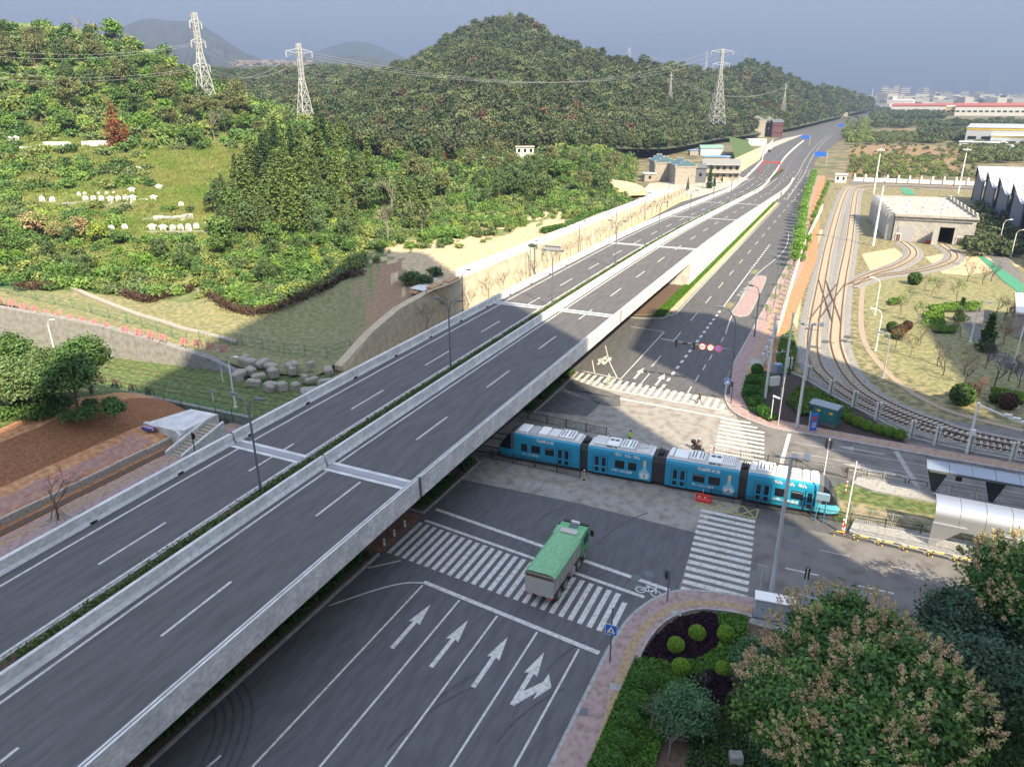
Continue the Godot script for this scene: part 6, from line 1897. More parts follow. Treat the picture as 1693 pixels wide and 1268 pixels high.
	var sp := MB.new(); sp.cyl(Vector3.ZERO,Vector3(0,3.6,0),0.05,0.05,8); part(ss,"pole",sp,M["pole_light"])
	signal_head(ss,Vector3(0,3.0,0.15),2,Vector3(0.3,0,1).normalized())
	# camera mast
	var cm := thing("camera_mast","white mast with a folded arm of traffic cameras beside the rails","camera mast",W(14.3,86.4,0.1))
	var c1 := MB.new(); c1.tube([Vector3.ZERO,Vector3(0,5.9,0)],[0.13,0.11],10); c1.ball(Vector3(0,5.95,0),Vector3(0.2,0.2,0.2),10,6); part(cm,"pole",c1,M["pole_white"])
	var c2 := MB.new(); c2.tube([Vector3(0,5.85,0),Vector3(4.6,5.3,3.2)],[0.09,0.06],8); part(cm,"arm",c2,M["pole_white"])
	for k in 4:
		var o := Vector3(0,5.85,0).lerp(Vector3(4.6,5.3,3.2),0.55 + k*0.15)
		var cc := MB.new(); cc.cbox(o + Vector3(0,0.25,0),Vector3(0.7,0.24,0.24),0.04); part(cm,"camera",cc,M["pole_white"])
	var cx := MB.new(); cx.cbox(Vector3(0.1,2.6,0.1),Vector3(0.5,0.7,0.35),0.03); part(cm,"control_box",cx,M["pole_white"])
	# paired fence piers and dark railing along the curve
	var piers := L2([-9.2,106.5,-6.2,105.2,-3.5,102.7,-0.3,98.3,2.6,95.2,5.3,92.4,8.9,88.2,11.4,87.5,14.6,86.9,18.6,86.6,23.0,86.6,28.0,86.6,33.0,86.6])
	for i in piers.size():
		var at := W(piers[i].x,piers[i].y,0.0)
		var pt := thing("fence_pier","pair of pale concrete fence posts on the curve by the rails, %s from the corner" % ["first","second","third","fourth","fifth","sixth","seventh","eighth","ninth","tenth","eleventh","twelfth","thirteenth"][i],"fence post",at,"concrete fence posts on the railway curve")
		for s in [-0.2,0.2]:
			var b := MB.new(); b.cbox(Vector3(s,1.15,-s*0.5),Vector3(0.24,2.3,0.24),0.03); part(pt,"post",b,M["off_white"])
	var fp := []
	for p2: Vector2 in piers: fp.append(W(p2.x,p2.y,0.25))
	fence("railway_fence","dark railing between the concrete posts along the railway curve",fp,1.8,5.0,0.2,M["dark_fence"],"",0.03,0.02)
	var kb := MB.new(); kb.kerb(piers,0.3,0.0,0.28); struct("wall_footing",kb,M["kerb_stone"]).set_meta("label","low concrete footing under the railway fence")
	# boundary wall along the far pavement: posts with open panels
	var wp := []
	for k in 48: wp.append(Vector2(lut([[104,-10.0],[126,-9.9],[155,-11.0],[194,-12.4],[272,-13.0],[348,-13.4]],106.0 + k*3.6),106.0 + k*3.6))
	var w := thing("boundary_fence","pale boundary fence of square posts along the far pavement","fence",W(-10,106))
	for i in wp.size():
		var b := MB.new(); b.cbox(W(wp[i].x,wp[i].y,1.05),Vector3(0.4,2.1,0.4),0.04); wpart(w,"post",b,M["off_white"])
	var low := MB.new(); low.kerb(wp,0.25,0.0,0.5); wpart(w,"low_wall",low,grain("tan_wall",lin(0.52,0.40,0.27),NT["soft"],6.0,0.9))
	var brs := MB.new()
	for i in wp.size() - 1:
		for k in 12:
			var q2: Vector2 = wp[i].lerp(wp[i + 1],(k + 0.5)/12.0); brs.box(W(q2.x,q2.y,1.15),Vector3(0.03,1.3,0.03))
	wpart(w,"bars",brs,M["galvanised"]).set_meta("kind","stuff")
	# grey utility lid on the pavement
	var lid := MB.new(); lid.box(W(-10.9,107.5,0.15),Vector3(2.3,0.06,2.6)); struct("utility_cover",lid,M["grey_concrete"]).set_meta("label","large grey cover plate in the pink pavement")
	# row of young street trees on the far pavement
	var YT := [Color(0.10,0.20,0.035),Color(0.13,0.235,0.045),Color(0.08,0.165,0.03)]
	var yt := [broadleaf("street_tree",4.6,Vector3(1.5,1.7,1.5),130,16,0.16,0.28,YT,"young_leaves"),broadleaf("street_tree",5.0,Vector3(1.4,1.9,1.4),130,16,0.16,0.28,YT,"young_leaves")]
	var sparse := bare_tree("street_tree",3.6,M["twig"],30,Color(0.12,0.2,0.05))
	var ord := ["first","second","third","fourth","fifth","sixth","seventh","eighth","ninth","tenth"]
	for k in 5: plant(sparse,"thin young street tree on the far pavement, %s from the crossing" % ord[k],"tree",W(slut(RIGHT_EDGE,130.0 + k*9) + 1.4,130.0 + k*9,0.1),rng.randf_range(0.8,1.0),"thin young trees on the far pavement")
	for k in 34:
		var u := 178.0 + k*6.2
		plant(yt[k % 2],"leafy young street tree in the dense row along the far pavement","tree",W(slut(RIGHT_EDGE,u) + 1.5,u,0.1),rng.randf_range(0.8,1.15),"leafy street trees along the far pavement")
	for k in 16:
		var u := 185.0 + k*11.0
		plant(yt[1],"small leafy shrub on the orange verge before the boundary fence","shrub",W(lut([[185,-10.6],[272,-13.6],[370,-15.0]],u) - 0.9,u,-0.9),rng.randf_range(0.5,0.8),"shrubs on the orange verge")
# ---------------------------------------------------------------- railway yard
func track(label: String,pts: Array,near_parts: int,group: String,y := 0.12) -> void:
	var t := thing("railway_track",label,"railway track",W(pts[0].x,pts[0].y,0.0),group)
	var path := smooth(pts,10)
	var bal := MB.new()
	for i in path.size() - 1:
		var sa: Vector2 = bal._side(path,i); var sb: Vector2 = bal._side(path,i + 1)
		var a: Vector2 = path[i]; var b: Vector2 = path[i + 1]
		var row := [-2.3,-1.6,1.6,2.3]; var hh := [0.0,y - 0.04,y - 0.04,0.0]
		for k in 3:
			var p: Vector2 = a + sa*row[k]; var q: Vector2 = b + sb*row[k]; var p2: Vector2 = a + sa*row[k + 1]; var q2: Vector2 = b + sb*row[k + 1]
			bal.quad(W(p.x,p.y,hh[k]),W(q.x,q.y,hh[k]),W(q2.x,q2.y,hh[k + 1]),W(p2.x,p2.y,hh[k + 1]),Vector3.UP)
	wpart(t,"ballast",bal,M["ballast"])
	for s in [-0.7175,0.7175]:
		var r := MB.new(); var rp := []
		for i in path.size(): rp.append(path[i] + r._side(path,i)*s)
		r.kerb(rp,0.15,y,y + 0.16); wpart(t,"rail",r,M["rust"])
	var sl := MB.new(); sl.box(Vector3.ZERO,Vector3(2.4,0.12,0.26))
	var me := sl.mesh(M["sleeper"])
	var acc := 0.0; var T := []
	for i in path.size() - 1:
		var a: Vector2 = path[i]; var b: Vector2 = path[i + 1]
		var L := a.distance_to(b)
		var d := (b - a)/L
		while acc < L:
			var p := a + d*acc
			T.append(Transform3D(Basis(Vector3.UP,-atan2(d.x,d.y)),W(p.x,p.y,y - 0.0) - t.position)); acc += 0.62
		acc -= L
	for i in mini(near_parts,T.size()): mpart(t,"sleeper",me,T[i])
	if T.size() > near_parts: scatter("far_sleepers","","",me,T.slice(near_parts),[],"stuff",t)
func rail_yard() -> void:
	var g := MB.new()
	g.poly(P2([-10,100,-4,100,0,96,4,92,9,86.5,70,86.5,90,380,-16,380,-13,270]),-0.03)
	struct("yard_ground",g,M["dry_grass"]).set_meta("label","dry grass of the railway yard")
	var lw := MB.new()
	lw.poly(gpoly([[1428,470],[1560,430],[1693,480],[1693,640],[1640,650],[1560,650],[1470,610],[1440,560]]),-0.01)
	struct("lawn",lw,M["lawn"]).set_meta("label","thin lawn planted with shrubs beside the rails")
	var tan := MB.new()
	tan.poly(gpoly([[1425,420],[1480,410],[1500,425],[1440,448]]),0.0); tan.poly(gpoly([[1530,425],[1600,412],[1690,440],[1600,455],[1560,452]]),0.0)
	tan.poly(gpoly([[1295,500],[1318,440],[1352,380],[1362,380],[1330,470],[1318,545]]),0.0)
	struct("bare_ground",tan,M["tan_soil"]).set_meta("label","bare tan soil around the depot tracks")
	var A := L2([20.0,89.6,12.6,91.0,7.0,93.9,2.2,98.7,-1.8,106.2,-3.5,113.6,-4.6,128.2,-5.7,163,-7.0,214,-8.0,290,-7.6,345,-4.0,362,6.0,371,25,373,70,372])
	var B := L2([20.4,91.2,11.0,94.2,4.7,100.1,1.5,107.5,-0.5,118.5,-1.2,130.3,-1.9,165,-2.25,217,-3.6,300,-3.6,340,-1.0,352,8.0,359,25,361,70,360])
	A.push_front(Vector2(60,87.6)); B.push_front(Vector2(60,89.4))
	track("outer curved railway track beside the boundary fence",A,130,"railway tracks of the yard")
	track("inner curved railway track beside the lawn",B,130,"railway tracks of the yard")
	var pp := func(a: Array) -> Array: return Array(gpoly(a))
	track("branch track to the closed depot door",pp.call([[1404,474],[1440,455],[1478,443],[1506,428],[1510,415],[1494,401]]),60,"railway tracks of the yard",0.15)
	track("branch track to the open depot door",pp.call([[1404,474],[1450,458],[1520,449],[1566,436],[1578,422],[1556,404]]),60,"railway tracks of the yard",0.14)
	var x := thing("rail_crossover","rusty scissors crossover linking the two yard tracks","railway track",W(-3.6,150))
	for d in [[-5.0,134.0,-1.8,166.0],[-1.3,134.0,-5.7,166.0]]:
		for s in [-0.7175,0.7175]:
			var r := MB.new()
			r.kerb(smooth(L2([d[0] + s,d[1],d[0]*0.72 + d[2]*0.28 + s,143.0,d[0]*0.28 + d[2]*0.72 + s,157.0,d[2] + s,d[3]]),6),0.16,0.12,0.285); wpart(x,"rail",r,M["rust"])
	for q in [[1345,575,0],[1402,558,1],[1410,470,2],[1338,545,3],[1366,566,4],[1396,565,5]]:
		var t := thing("point_machine","small black point machine %s" % ["left of the crossover curve","right of the inner track","at the depot branch","beside the outer rail","between the tracks","by the inner rail, lower one"][q[2]],"rail equipment",gp(q[0],q[1],0.1),"point machines")
		var b := MB.new(); b.cbox(Vector3(0,0.2,0),Vector3(0.9,0.3,0.5),0.05); part(t,"case",b,M["slate"])
		var r := MB.new(); r.beam(Vector3(0.4,0.1,0),Vector3(1.3,0.1,0.1),0.07,0.07); part(t,"rod",r,M["black"])
	var path := MB.new()
	path.ribbon(smooth(Array(gpoly([[1428,468],[1424,520],[1430,565],[1462,610],[1510,650],[1580,683],[1693,712]])),8),0.9,0.02)
	path.ribbon(smooth(Array(gpoly([[1428,468],[1470,452],[1530,446],[1590,445]])),8),0.9,0.02)
	struct("cable_path",path,grain("path_tan",lin(0.42,0.34,0.26),NT["fine"],1.5,0.95,NT["dirt"],4.0)).set_meta("label","narrow pale cable duct along the inner track")
	var drive := MB.new()
	drive.poly(gpoly([[1590,525],[1600,512],[1640,512],[1630,530],[1622,548],[1640,575],[1693,600],[1693,625],[1640,595],[1605,560]]),0.01)
	drive.poly(gpoly([[1610,395],[1640,400],[1693,455],[1693,480],[1650,440]]),0.01)
	struct("driveway",drive,M["side_asphalt"]).set_meta("label","curving grey driveway at the right edge")
	# depot
	var d := thing("depot_building","low pale depot with flat roof, one open door and ribbed side wall","building",W(8.1,223.1))
	var F := P2([8.1,223.1,27.0,223.7,23.0,266.0,3.0,263.5])
	var wall := MB.new(); var hh := 6.6
	for i in 4:
		var p := F[i]; var q := F[(i + 1) % 4]; var dd := q - p
		if i == 0:
			for s in [[0.0,0.575,0.0,hh],[0.575,0.755,4.3,hh],[0.755,1.0,0.0,hh]]:
				var a: Vector2 = p + dd*s[0]; var b: Vector2 = p + dd*s[1]
				wall.quad(W(a.x,a.y,s[2]),W(b.x,b.y,s[2]),W(b.x,b.y,s[3]),W(a.x,a.y,s[3]),Vector3(0,0,1))
		else: wall.quad(W(p.x,p.y,0),W(q.x,q.y,0),W(q.x,q.y,hh),W(p.x,p.y,hh),W((p + q).x*0.5 - 15.3,(p + q).y*0.5 - 244.0))
	wpart(d,"wall",wall,grain("depot_wall",lin(0.47,0.455,0.44),NT["soft"],8.0,0.9,NT["dirt"],6.0))
	var ins := MB.new()
	ins.quad(W(18.9,240,0),W(23.5,240,0),W(23.5,240,4.3),W(18.9,240,4.3),Vector3(0,0,1)); ins.quad(W(18.9,223.6,0),W(18.9,240,0),W(18.9,240,4.3),W(18.9,223.6,4.3),Vector3(1,0,0)); ins.quad(W(22.5,223.6,0),W(22.5,240,0),W(22.5,240,4.3),W(22.5,223.6,4.3),Vector3(-1,0,0)); ins.quad(W(18.9,223.6,4.29),W(22.5,223.6,4.29),W(22.5,240,4.29),W(18.9,240,4.29),Vector3.DOWN)
	wpart(d,"door_bay",ins,M["slate"])
	var leafd := MB.new(); leafd.beam(W(18.9,223.4,2.1),W(17.3,220.6,2.1),0.12,4.2); wpart(d,"open_door",leafd,M["galvanised"])
	var roof := MB.new(); roof.slab(P2([7.8,222.7,27.3,223.3,23.2,266.4,2.7,263.9]),hh,hh + 0.25); wpart(d,"roof",roof,grain("depot_roof",lin(0.45,0.44,0.40),NT["dirt"],9.0,0.95,NT["soft"],30.0))
	var par := MB.new(); par.kerb(L2([7.9,222.8,27.2,223.4,23.1,266.2,2.8,263.7,7.9,222.8]),0.35,hh,hh + 0.65); wpart(d,"parapet",par,M["depot_wall"])
	var fasc := MB.new(); fasc.beam(W(8.3,223.0,5.75),W(26.2,223.55,5.75),0.12,0.22); wpart(d,"dark_band",fasc,M["slate"])  # slate band set slightly proud of the front wall
	for k in 8:
		var f := (k + 0.5)/8.0
		var p := Vector2(8.1,223.1).lerp(Vector2(3.0,263.5),f)
		var b := MB.new(); b.extrude(P2([0,0,-1.6,0.6,-1.6,1.0,0,3.6]),W(p.x,p.y - 1.8,0),Vector3.RIGHT,Vector3(0,0,-1),Vector3(0,hh + 0.9,0)); wpart(d,"wall_fin",b,M["galvanised"])
		var q := Vector2(27.0,223.7).lerp(Vector2(23.0,266.0),f)
		var e := MB.new(); e.extrude(P2([0,0,0.5,1.4,0.4,3.4,0,4.0]),W(q.x,q.y - 1.8,0),Vector3.RIGHT,Vector3(0,0,-1),Vector3(0,hh + 1.3,0)); wpart(d,"wall_fin",e,M["depot_wall"])
	for q in [[10.5,2.1,3.6,0,1],[9.0,1.1,1.3,0,0],[23.3,1.1,1.3,0,0],[24.9,1.1,0.9,1.0,2],[26.1,1.1,0.8,1.0,2]]:
		var b := MB.new(); b.box(W(q[0] + 0.5,222.98 + (q[0] - 8.1)*0.032,q[3] + q[1]),Vector3(q[2],q[1]*2 if q[4] < 2 else 1.1,0.12)); var o := wpart(d,["side_door","closed_door","window"][q[4]],b,[M["off_white"],M["galvanised"],M["glass_dark"]][q[4]])
		if q[4] == 0:
			for s in [-0.25,0.25]:
				var pb := MB.new(); pb.box(W(q[0] + 0.5 + s,222.9 + (q[0] - 8.1)*0.032,1.0) - d.position,Vector3(0.4,1.8,0.06)); part(o,"door_leaf",pb,flat("brown_door",lin(0.12,0.055,0.04),0.6))
	for k in 15:
		var p := Vector2(lerpf(8.0,23.0,[0.2,0.45,0.75,0.22,0.5,0.8,0.3,0.55,0.85,0.62,0.9,0.68,0.86,0.92,0.8][k]),226.0 + [4,6,5,18,15,13,28,25,22,32,28,9,34,17,9][k])
		var v := MB.new(); v.cyl(W(p.x,p.y,hh + 0.25),W(p.x,p.y,hh + 0.6),0.3,0.3,10); v.ball(W(p.x,p.y,hh + 0.65),Vector3(0.45,0.3,0.45),10,5,0.0); wpart(d,"roof_vent",v,M["off_white"])
	var rb := thing("red_box","small red hydrant box at the depot wall","hydrant box",W(17.0,222.7)); var rbm := MB.new(); rbm.cbox(Vector3(0,0.4,0),Vector3(1.6,0.8,0.5),0.04); part(rb,"case",rbm,M["red"])
	# big hall with sawtooth vaults
	var h := thing("train_shed","large grey train shed with a row of sawtooth vaults and blue fins","building",W(40,300))
	for k in 7:
		var u0 := 326.0 - k*20.0; var x0 := 35.5 + k*1.2
		var roofm := MB.new(); var pts := []
		for i in 9:
			var f := i/8.0
			pts.append(Vector2(u0 - f*20.0,8.6 + 3.6*pow(1.0 - f,1.0)*(0.5 + 0.5*cos(f*1.2))))
		for i in 8:
			var a: Vector2 = pts[i]; var b: Vector2 = pts[i + 1]
			roofm.quad(W(x0,a.x,a.y),W(x0 + 70,a.x,a.y),W(x0 + 70,b.x,b.y),W(x0,b.x,b.y),Vector3.UP)
			for s in 14: roofm.beam(W(x0 + 2 + s*5.0,a.x,a.y + 0.05),W(x0 + 2 + s*5.0,b.x,b.y + 0.05),0.12,0.1)
		wpart(h,"roof_vault",roofm,M["metal_roof"])
		var gl := MB.new(); gl.quad(W(x0 + 0.3,u0,0),W(x0 + 0.3,u0 - 9,0),W(x0 + 0.3,u0 - 9,pts[4].y),W(x0 + 0.3,u0,pts[0].y),Vector3(-1,0,0)); gl.quad(W(x0,u0 - 0.1,8.6),W(x0 + 70,u0 - 0.1,8.6),W(x0 + 70,u0 - 0.1,pts[0].y),W(x0,u0 - 0.1,pts[0].y),Vector3(0,0,-1))
		wpart(h,"glazing",gl,M["glass_shed"])
		for m in 4:
			var mu := MB.new(); mu.beam(W(x0 + 0.22,u0 - m*2.6,0),W(x0 + 0.22,u0 - m*2.6,lerpf(pts[0].y,pts[4].y,m/3.4)),0.1,0.12); wpart(h,"mullion",mu,M["black"])
		var fin := MB.new(); fin.extrude(P2([0,0,10.6,0,10.6,pts[8].y,0,pts[4].y]),W(x0 - 0.4,u0 - 9.2,0),Vector3(0.1,0,1).normalized(),Vector3.UP,Vector3(0.5,0,0)); wpart(h,"blue_panel",fin,M["shed_blue"])
	# floodlight masts
	for q in [[W(3.6,213.6),"white floodlight mast before the depot's ribbed wall"],[W(2.5,332.5),"white floodlight mast behind the depot"],[W(32.9,345.0),"white floodlight mast beside the train shed"]]:
		var t := thing("flood_mast",q[1],"light mast",q[0],"white floodlight masts of the yard")
		var b := MB.new(); b.tube([Vector3.ZERO,Vector3(0,17.2,0)],[0.34,0.16],12); part(t,"pole",b,M["pole_white"])
		var r := MB.new(); r.tube([Vector3(0,16.7,0),Vector3(0,16.9,0)],[1.1,1.1],16); part(t,"ring",r,M["pole_light"])
		for k in 8:
			var l := MB.new(); var a := TAU*k/8; l.cbox(Vector3(cos(a)*1.2,16.65,sin(a)*1.2),Vector3(0.45,0.35,0.45),0.05,Basis(Vector3.UP,-a)); part(t,"floodlight",l,M["pole_white"])
		var s := MB.new(); s.cyl(Vector3(0,17.2,0),Vector3(0,19.0,0),0.04,0.02,6); part(t,"spike",s,M["pole_light"])
	# white wall,gatehouse
	var ww := thing("boundary_wall","white wall with square pillars behind the railway yard","wall",W(-2,379))
	var wm := MB.new(); wm.beam(W(-6,379.5,0.8),W(75,379.5,0.8),0.3,1.6); wpart(ww,"wall",wm,M["white"])
	for k in 19:
		var b := MB.new(); b.cbox(W(-6 + k*4.5,379.2,1.6),Vector3(0.7,3.2,0.7),0.06); wpart(ww,"pillar",b,M["white"])
	var gh := thing("gatehouse","small white gatehouse at the end of the white wall","building",W(-11.5,372))
	var gm := MB.new(); gm.box(W(-11.5,372,1.7),Vector3(4.6,3.4,4.0)); wpart(gh,"wall",gm,M["white"])
	var gr := MB.new(); gr.cbox(W(-11.5,372,3.55),Vector3(5.4,0.3,4.8),0.1); wpart(gh,"roof",gr,M["off_white"])
	for s in [-1.2,1.2]:
		var gw := MB.new(); gw.box(W(-11.5 + s,369.97,1.9),Vector3(0.9,1.3,0.1)); wpart(gh,"window",gw,M["glass_dark"])
	var rd := MB.new(); rd.poly(P2([-8,366,75,365,75,377,-8,378]),0.0); struct("yard_road",rd,M["side_asphalt"]).set_meta("label","grey service road before the white wall")
	# lamps in the lawn
	var lp := [[1460,625],[1448,580],[1447,520],[1605,565],[1678,600],[1652,405],[1672,425]]
	for i in lp.size(): lamp_post("white lamp post standing in the yard, %s" % ["lowest beside the inner track","second along the inner track","third along the inner track","beside the driveway bend","at the right edge of the driveway","below the train shed, left one","below the train shed, right one"][i],gp(lp[i][0],lp[i][1]),6.6,1,"white lamp posts of the yard",[0.3,0.3,0.2,PI,PI,PI,PI][i],M["pole_white"])
	# shrubs and thin trees of the lawn
	var bt := [bare_tree("thin_tree",4.4,M["twig"],26,Color(0.10,0.10,0.045)),bare_tree("thin_tree",4.0,flat("red_twig",lin(0.15,0.085,0.075),0.95),20,Color(0.16,0.075,0.05)),bare_tree("thin_tree",5.0,flat("dark_twig",lin(0.07,0.06,0.058),0.95),10,Color(0.05,0.055,0.03)),bare_tree("thin_tree",4.6,M["twig"],44,Color(0.09,0.15,0.04))]
	var tp := [[1482,575,1],[1490,520,3],[1518,535,3],[1500,505,3],[1530,480,0],[1540,490,3],[1552,485,0],[1582,500,3],[1600,465,2],[1597,440,0],[1625,470,2],[1640,465,2],[1580,535,3],[1588,560,3],[1522,570,3],[1550,605,2],[1560,620,2],[1595,620,2],[1596,635,2],[1630,610,2],[1636,596,2],[1645,640,2],[1668,630,2],[1685,640,2],[1660,570,1],[1648,520,2],[1662,530,2],[1676,545,1],[1505,590,0],[1620,655,1]]
	var kd := ["thin grey-brown tree in the yard lawn","thin reddish tree in the yard lawn","dark leafless tree in the shaded yard lawn","thin sparse green tree in the yard lawn"]
	for q in tp: plant(bt[q[2]],kd[q[2]],"tree",gp(q[0],q[1]),rng.randf_range(0.75,1.1),"thin trees of the yard lawn")
	var con := pine("small_conifer",5.0,1.1,9,[Color(0.035,0.075,0.025),Color(0.05,0.09,0.03)],"conifer_dark",0.1)
	plant(con,"dark slender conifer at the driveway bend","tree",gp(1629,580),1.15); plant(con,"small conifer above the driveway","tree",gp(1586,530),0.8)
	for q in [[1475,548,1.0,0],[1490,553,1.0,1],[1483,560,1.0,2],[1500,545,0.9,3],[1512,470,1.5,4],[1600,660,1.3,5],[1645,665,0.8,6],[1665,675,1.2,7],[1590,668,1.6,8]]:
		plant(ball_shrub(0.9,[Color(0.06,0.11,0.03),Color(0.09,0.05,0.035)][q[3] % 2],"lawn_shrub_%d" % (q[3] % 2),"round_shrub",700,0.13),"round shrub in the yard lawn, %s" % ["leftmost of the cluster","brown one of the cluster","lower one of the cluster","right one of the cluster","by the depot branch","dark one at the lower right","small one near the rails","brown one near the rails","low wide green one"][q[3]],"shrub",gp(q[0],q[1]),q[2],"round shrubs of the yard lawn")
	for q in [[[[1535,505],[1580,500],[1625,500],[1622,512],[1580,513],[1545,513]],"bright hedge across the upper lawn"],[[[1528,515],[1560,512],[1565,545],[1548,548],[1530,530]],"bright hedge patch in the middle of the lawn"],[[[1470,495],[1488,492],[1490,500],[1472,502]],"small bright hedge left of the lawn"],[[[1640,640],[1693,650],[1693,665],[1650,655]],"bright hedge at the right edge near the rails"],[[[1550,540],[1585,538],[1580,548],[1555,548]],"bright low hedge beside the driveway"]]:
		hedge_area("lawn_hedge",q[1],gpoly(q[0],0.4),0.8,2600,0.16,Color(0.13,0.24,0.035),"lawn_hedge",0.0,"hedges of the yard lawn")
	var net := MB.new(); net.poly(gpoly([[1612,415],[1640,432],[1693,470],[1693,490],[1660,465],[1618,424]]),0.05); net.poly(gpoly([[1487,308],[1500,308],[1515,322],[1497,322]]),0.05)
	one("green_netting","green dust netting laid on the soil by the driveway","netting",net,flat("net_green",lin(0.045,0.21,0.125),0.9))
	var rb2 := thing("service_building","pale service building cut by the right edge","building",gp(1693,560))
	var o := gp(1676,555); var sb := MB.new(); sb.box(Vector3(o.x + 8.5,2.0,o.z - 5),Vector3(16,4,14),Basis(Vector3.UP,-0.12)); wpart(rb2,"wall",sb,M["house_wall"])
	var so := MB.new(); so.box(Vector3(o.x + 8.5,4.15,o.z - 5),Vector3(16.6,0.3,14.6),Basis(Vector3.UP,-0.12)); wpart(rb2,"roof",so,M["off_white"])
	for k in 4:
		var wn := MB.new(); wn.box(Vector3(o.x + 0.42 + k*0.4,2.2,o.z - 9 + k*3.0),Vector3(0.12,1.2,1.2),Basis(Vector3.UP,-0.12)); wpart(rb2,"window",wn,M["glass_dark"])
# ---------------------------------------------------------------- left side: soil bank,steps,walls
func left_bank() -> void:
	var fade := func(u: float) -> float: return lut([[50,1.0],[55,0.72],[58.5,0.35]],u)
	var prof := [[-66.2,0.05,0],[-67.7,0.1,1],[-68.3,0.95,2],[-71.3,1.7,2],[-72.3,1.75,3],[-77.6,3.9,4],[-81,4.1,4],[-95,4.4,5],[-130,5.5,5],[-220,9.0,5]]
	var mbs := [MB.new(),MB.new(),MB.new(),MB.new(),MB.new()]
	for k in prof.size() - 1:
		for j in 50:
			var u0 := -20.0 + j*1.56; var u1 := u0 + 1.56
			var cells := 1 if k != 4 else 8
			for c in cells:
				var q := []
				for d in [[0,0],[1,0],[1,1],[0,1]]:
					var f: float = (c + d[0])/float(cells)
					var xx: float = lerpf(prof[k][0],prof[k + 1][0],f); var u: float = u1 if d[1] else u0
					var hgt: float = lerpf(prof[k][1],prof[k + 1][1],f)*(fade.call(u) if xx < -68 else 1.0)
					if k == 4: hgt += 0.16*sin(u*5.2 + f*3.0 + 2.0*fn.get_noise_1d(u*4))*sin(PI*f)
					if k >= 5: hgt += 0.3*fn.get_noise_2d(xx*2,u*2)
					q.append(W(xx,u,hgt))
				var which: int = [0,2,2,0,1,0,3,3,3][k]
				mbs[which].quad(q[0],q[1],q[2],q[3],Vector3.UP)
	var bank := struct("soil_bank",mbs[0],M["orange_soil"]); bank.set_meta("label","bare orange soil bank left of the viaduct")
	part(bank,"scraped_face",mbs[1],M["dark_soil"]); part(bank,"lower_slope",mbs[2],M["orange_soil"]); part(bank,"grassy_top",mbs[3],M["grass"])
	var strip := MB.new(); strip.ribbon(L2([-67.0,-20,-67.0,51]),0.9,0.14); part(bank,"planting_strip",strip,M["brown_earth"])
	var lw := thing("low_wall","low cracked white wall at the foot of the orange bank","wall",W(-68,20))
	for k in 18:
		var b := MB.new(); b.cbox(W(-68.0 + 0.03*(k % 2),-18.0 + k*4.0,0.5),Vector3(0.35,1.0 + 0.08*sin(k*2.1),3.97),0.05); wpart(lw,"wall_block",b,grain("stained_white",lin(0.50,0.46,0.41),NT["dirt"],4.0,0.9,NT["streak"],2.0))
	# striped plastic sheet: long rows of red,blue and white
	var tt := thing("striped_sheet","red, white and blue striped plastic sheet lying on the orange slope","tarpaulin",W(-69.5,40))
	for k in 22:
		var b := MB.new()
		var f0 := k/22.0; var f1 := (k + 0.34)/22.0
		for j in 26:
			var u0 := 25.0 + j*0.94; var u1 := u0 + 0.94
			if u0 < 47 and f0 > 0.75 + 0.25*fn.get_noise_1d(u0*3) : continue
			if fn.get_noise_2d(u0*5,k*9) > 0.34: continue
			var q := []
			for d in [[f0,u0],[f1,u0],[f1,u1],[f0,u1]]:
				q.append(W(lerpf(-68.45,-71.2,d[0]),d[1],lerpf(0.99,1.70,d[0])*fade.call(d[1]) + 0.05 + 0.05*sin(d[1]*1.7)))
			b.quad(q[0],q[1],q[2],q[3],Vector3.UP)
		wpart(tt,"stripe",b,[flat("stripe_red",lin(0.36,0.06,0.075),0.7),flat("stripe_white",lin(0.52,0.46,0.44),0.7),flat("stripe_blue",lin(0.07,0.08,0.30),0.7)][[0,1,2,1][k % 4]])
	var bag := thing("folded_sheet","folded bundle of striped sheet at the top of the slope","tarpaulin",W(-70.6,51.2,1.5))
	for k in 9:
		var b := MB.new(); b.box(Vector3(0,0.15 + 0.02*k,-0.9 + k*0.2),Vector3(1.5,0.35,0.19),Basis(Vector3.RIGHT,0.2)); part(bag,"stripe",b,[M["stripe_red"],M["stripe_white"],M["stripe_blue"]][k % 3])
	# wing wall,landing and steps
	var sw := thing("concrete_steps","white concrete steps with side walls rising from the left pavement","steps",W(-65.5,49))
	for k in 12:
		var b := MB.new(); b.box(W(-64.9,49.4 + k*0.5,0.07 + (k + 1)*0.065),Vector3(1.9,(k + 1)*0.13,0.5)); wpart(sw,"step",b,M["tan_paver"] if k % 1 else grain("step_tan",lin(0.42,0.37,0.29),NT["fine"],1.2,0.9,NT["dirt"],3.0))
	for x in [-66.1,-63.7]:
		var b := MB.new(); b.extrude(P2([0,0,6.3,0,6.3,2.1,0,0.6]),W(x - 0.15,49.0,0),Vector3(0,0,-1),Vector3.UP,Vector3(0.3,0,0)); wpart(sw,"side_wall",b,M["white_concrete"])
	var ws := thing("wing_wall","pale concrete wing wall ending the orange bank at the steps","wall",W(-67.5,51))
	var wb := MB.new(); wb.extrude(P2([0,0,5.8,0,5.8,1.9,0.6,1.9,0,1.3]),W(-66.5,51.4,0),Vector3(-1,0,0),Vector3.UP,Vector3(0,0,-0.5)); wpart(ws,"wall",wb,M["white_concrete"])
	var wt := MB.new(); wt.slab(P2([-66.3,51.9,-72.0,51.9,-70.5,56.8,-66.3,57.0]),0.5,1.85); wpart(ws,"landing",wt,M["white_concrete"])
	var side := MB.new(); side.poly(P2([-62.2,49,-63.5,49,-63.4,58.8,-62.2,59.4]),0.16); struct("grass_patch",side,M["grass"])
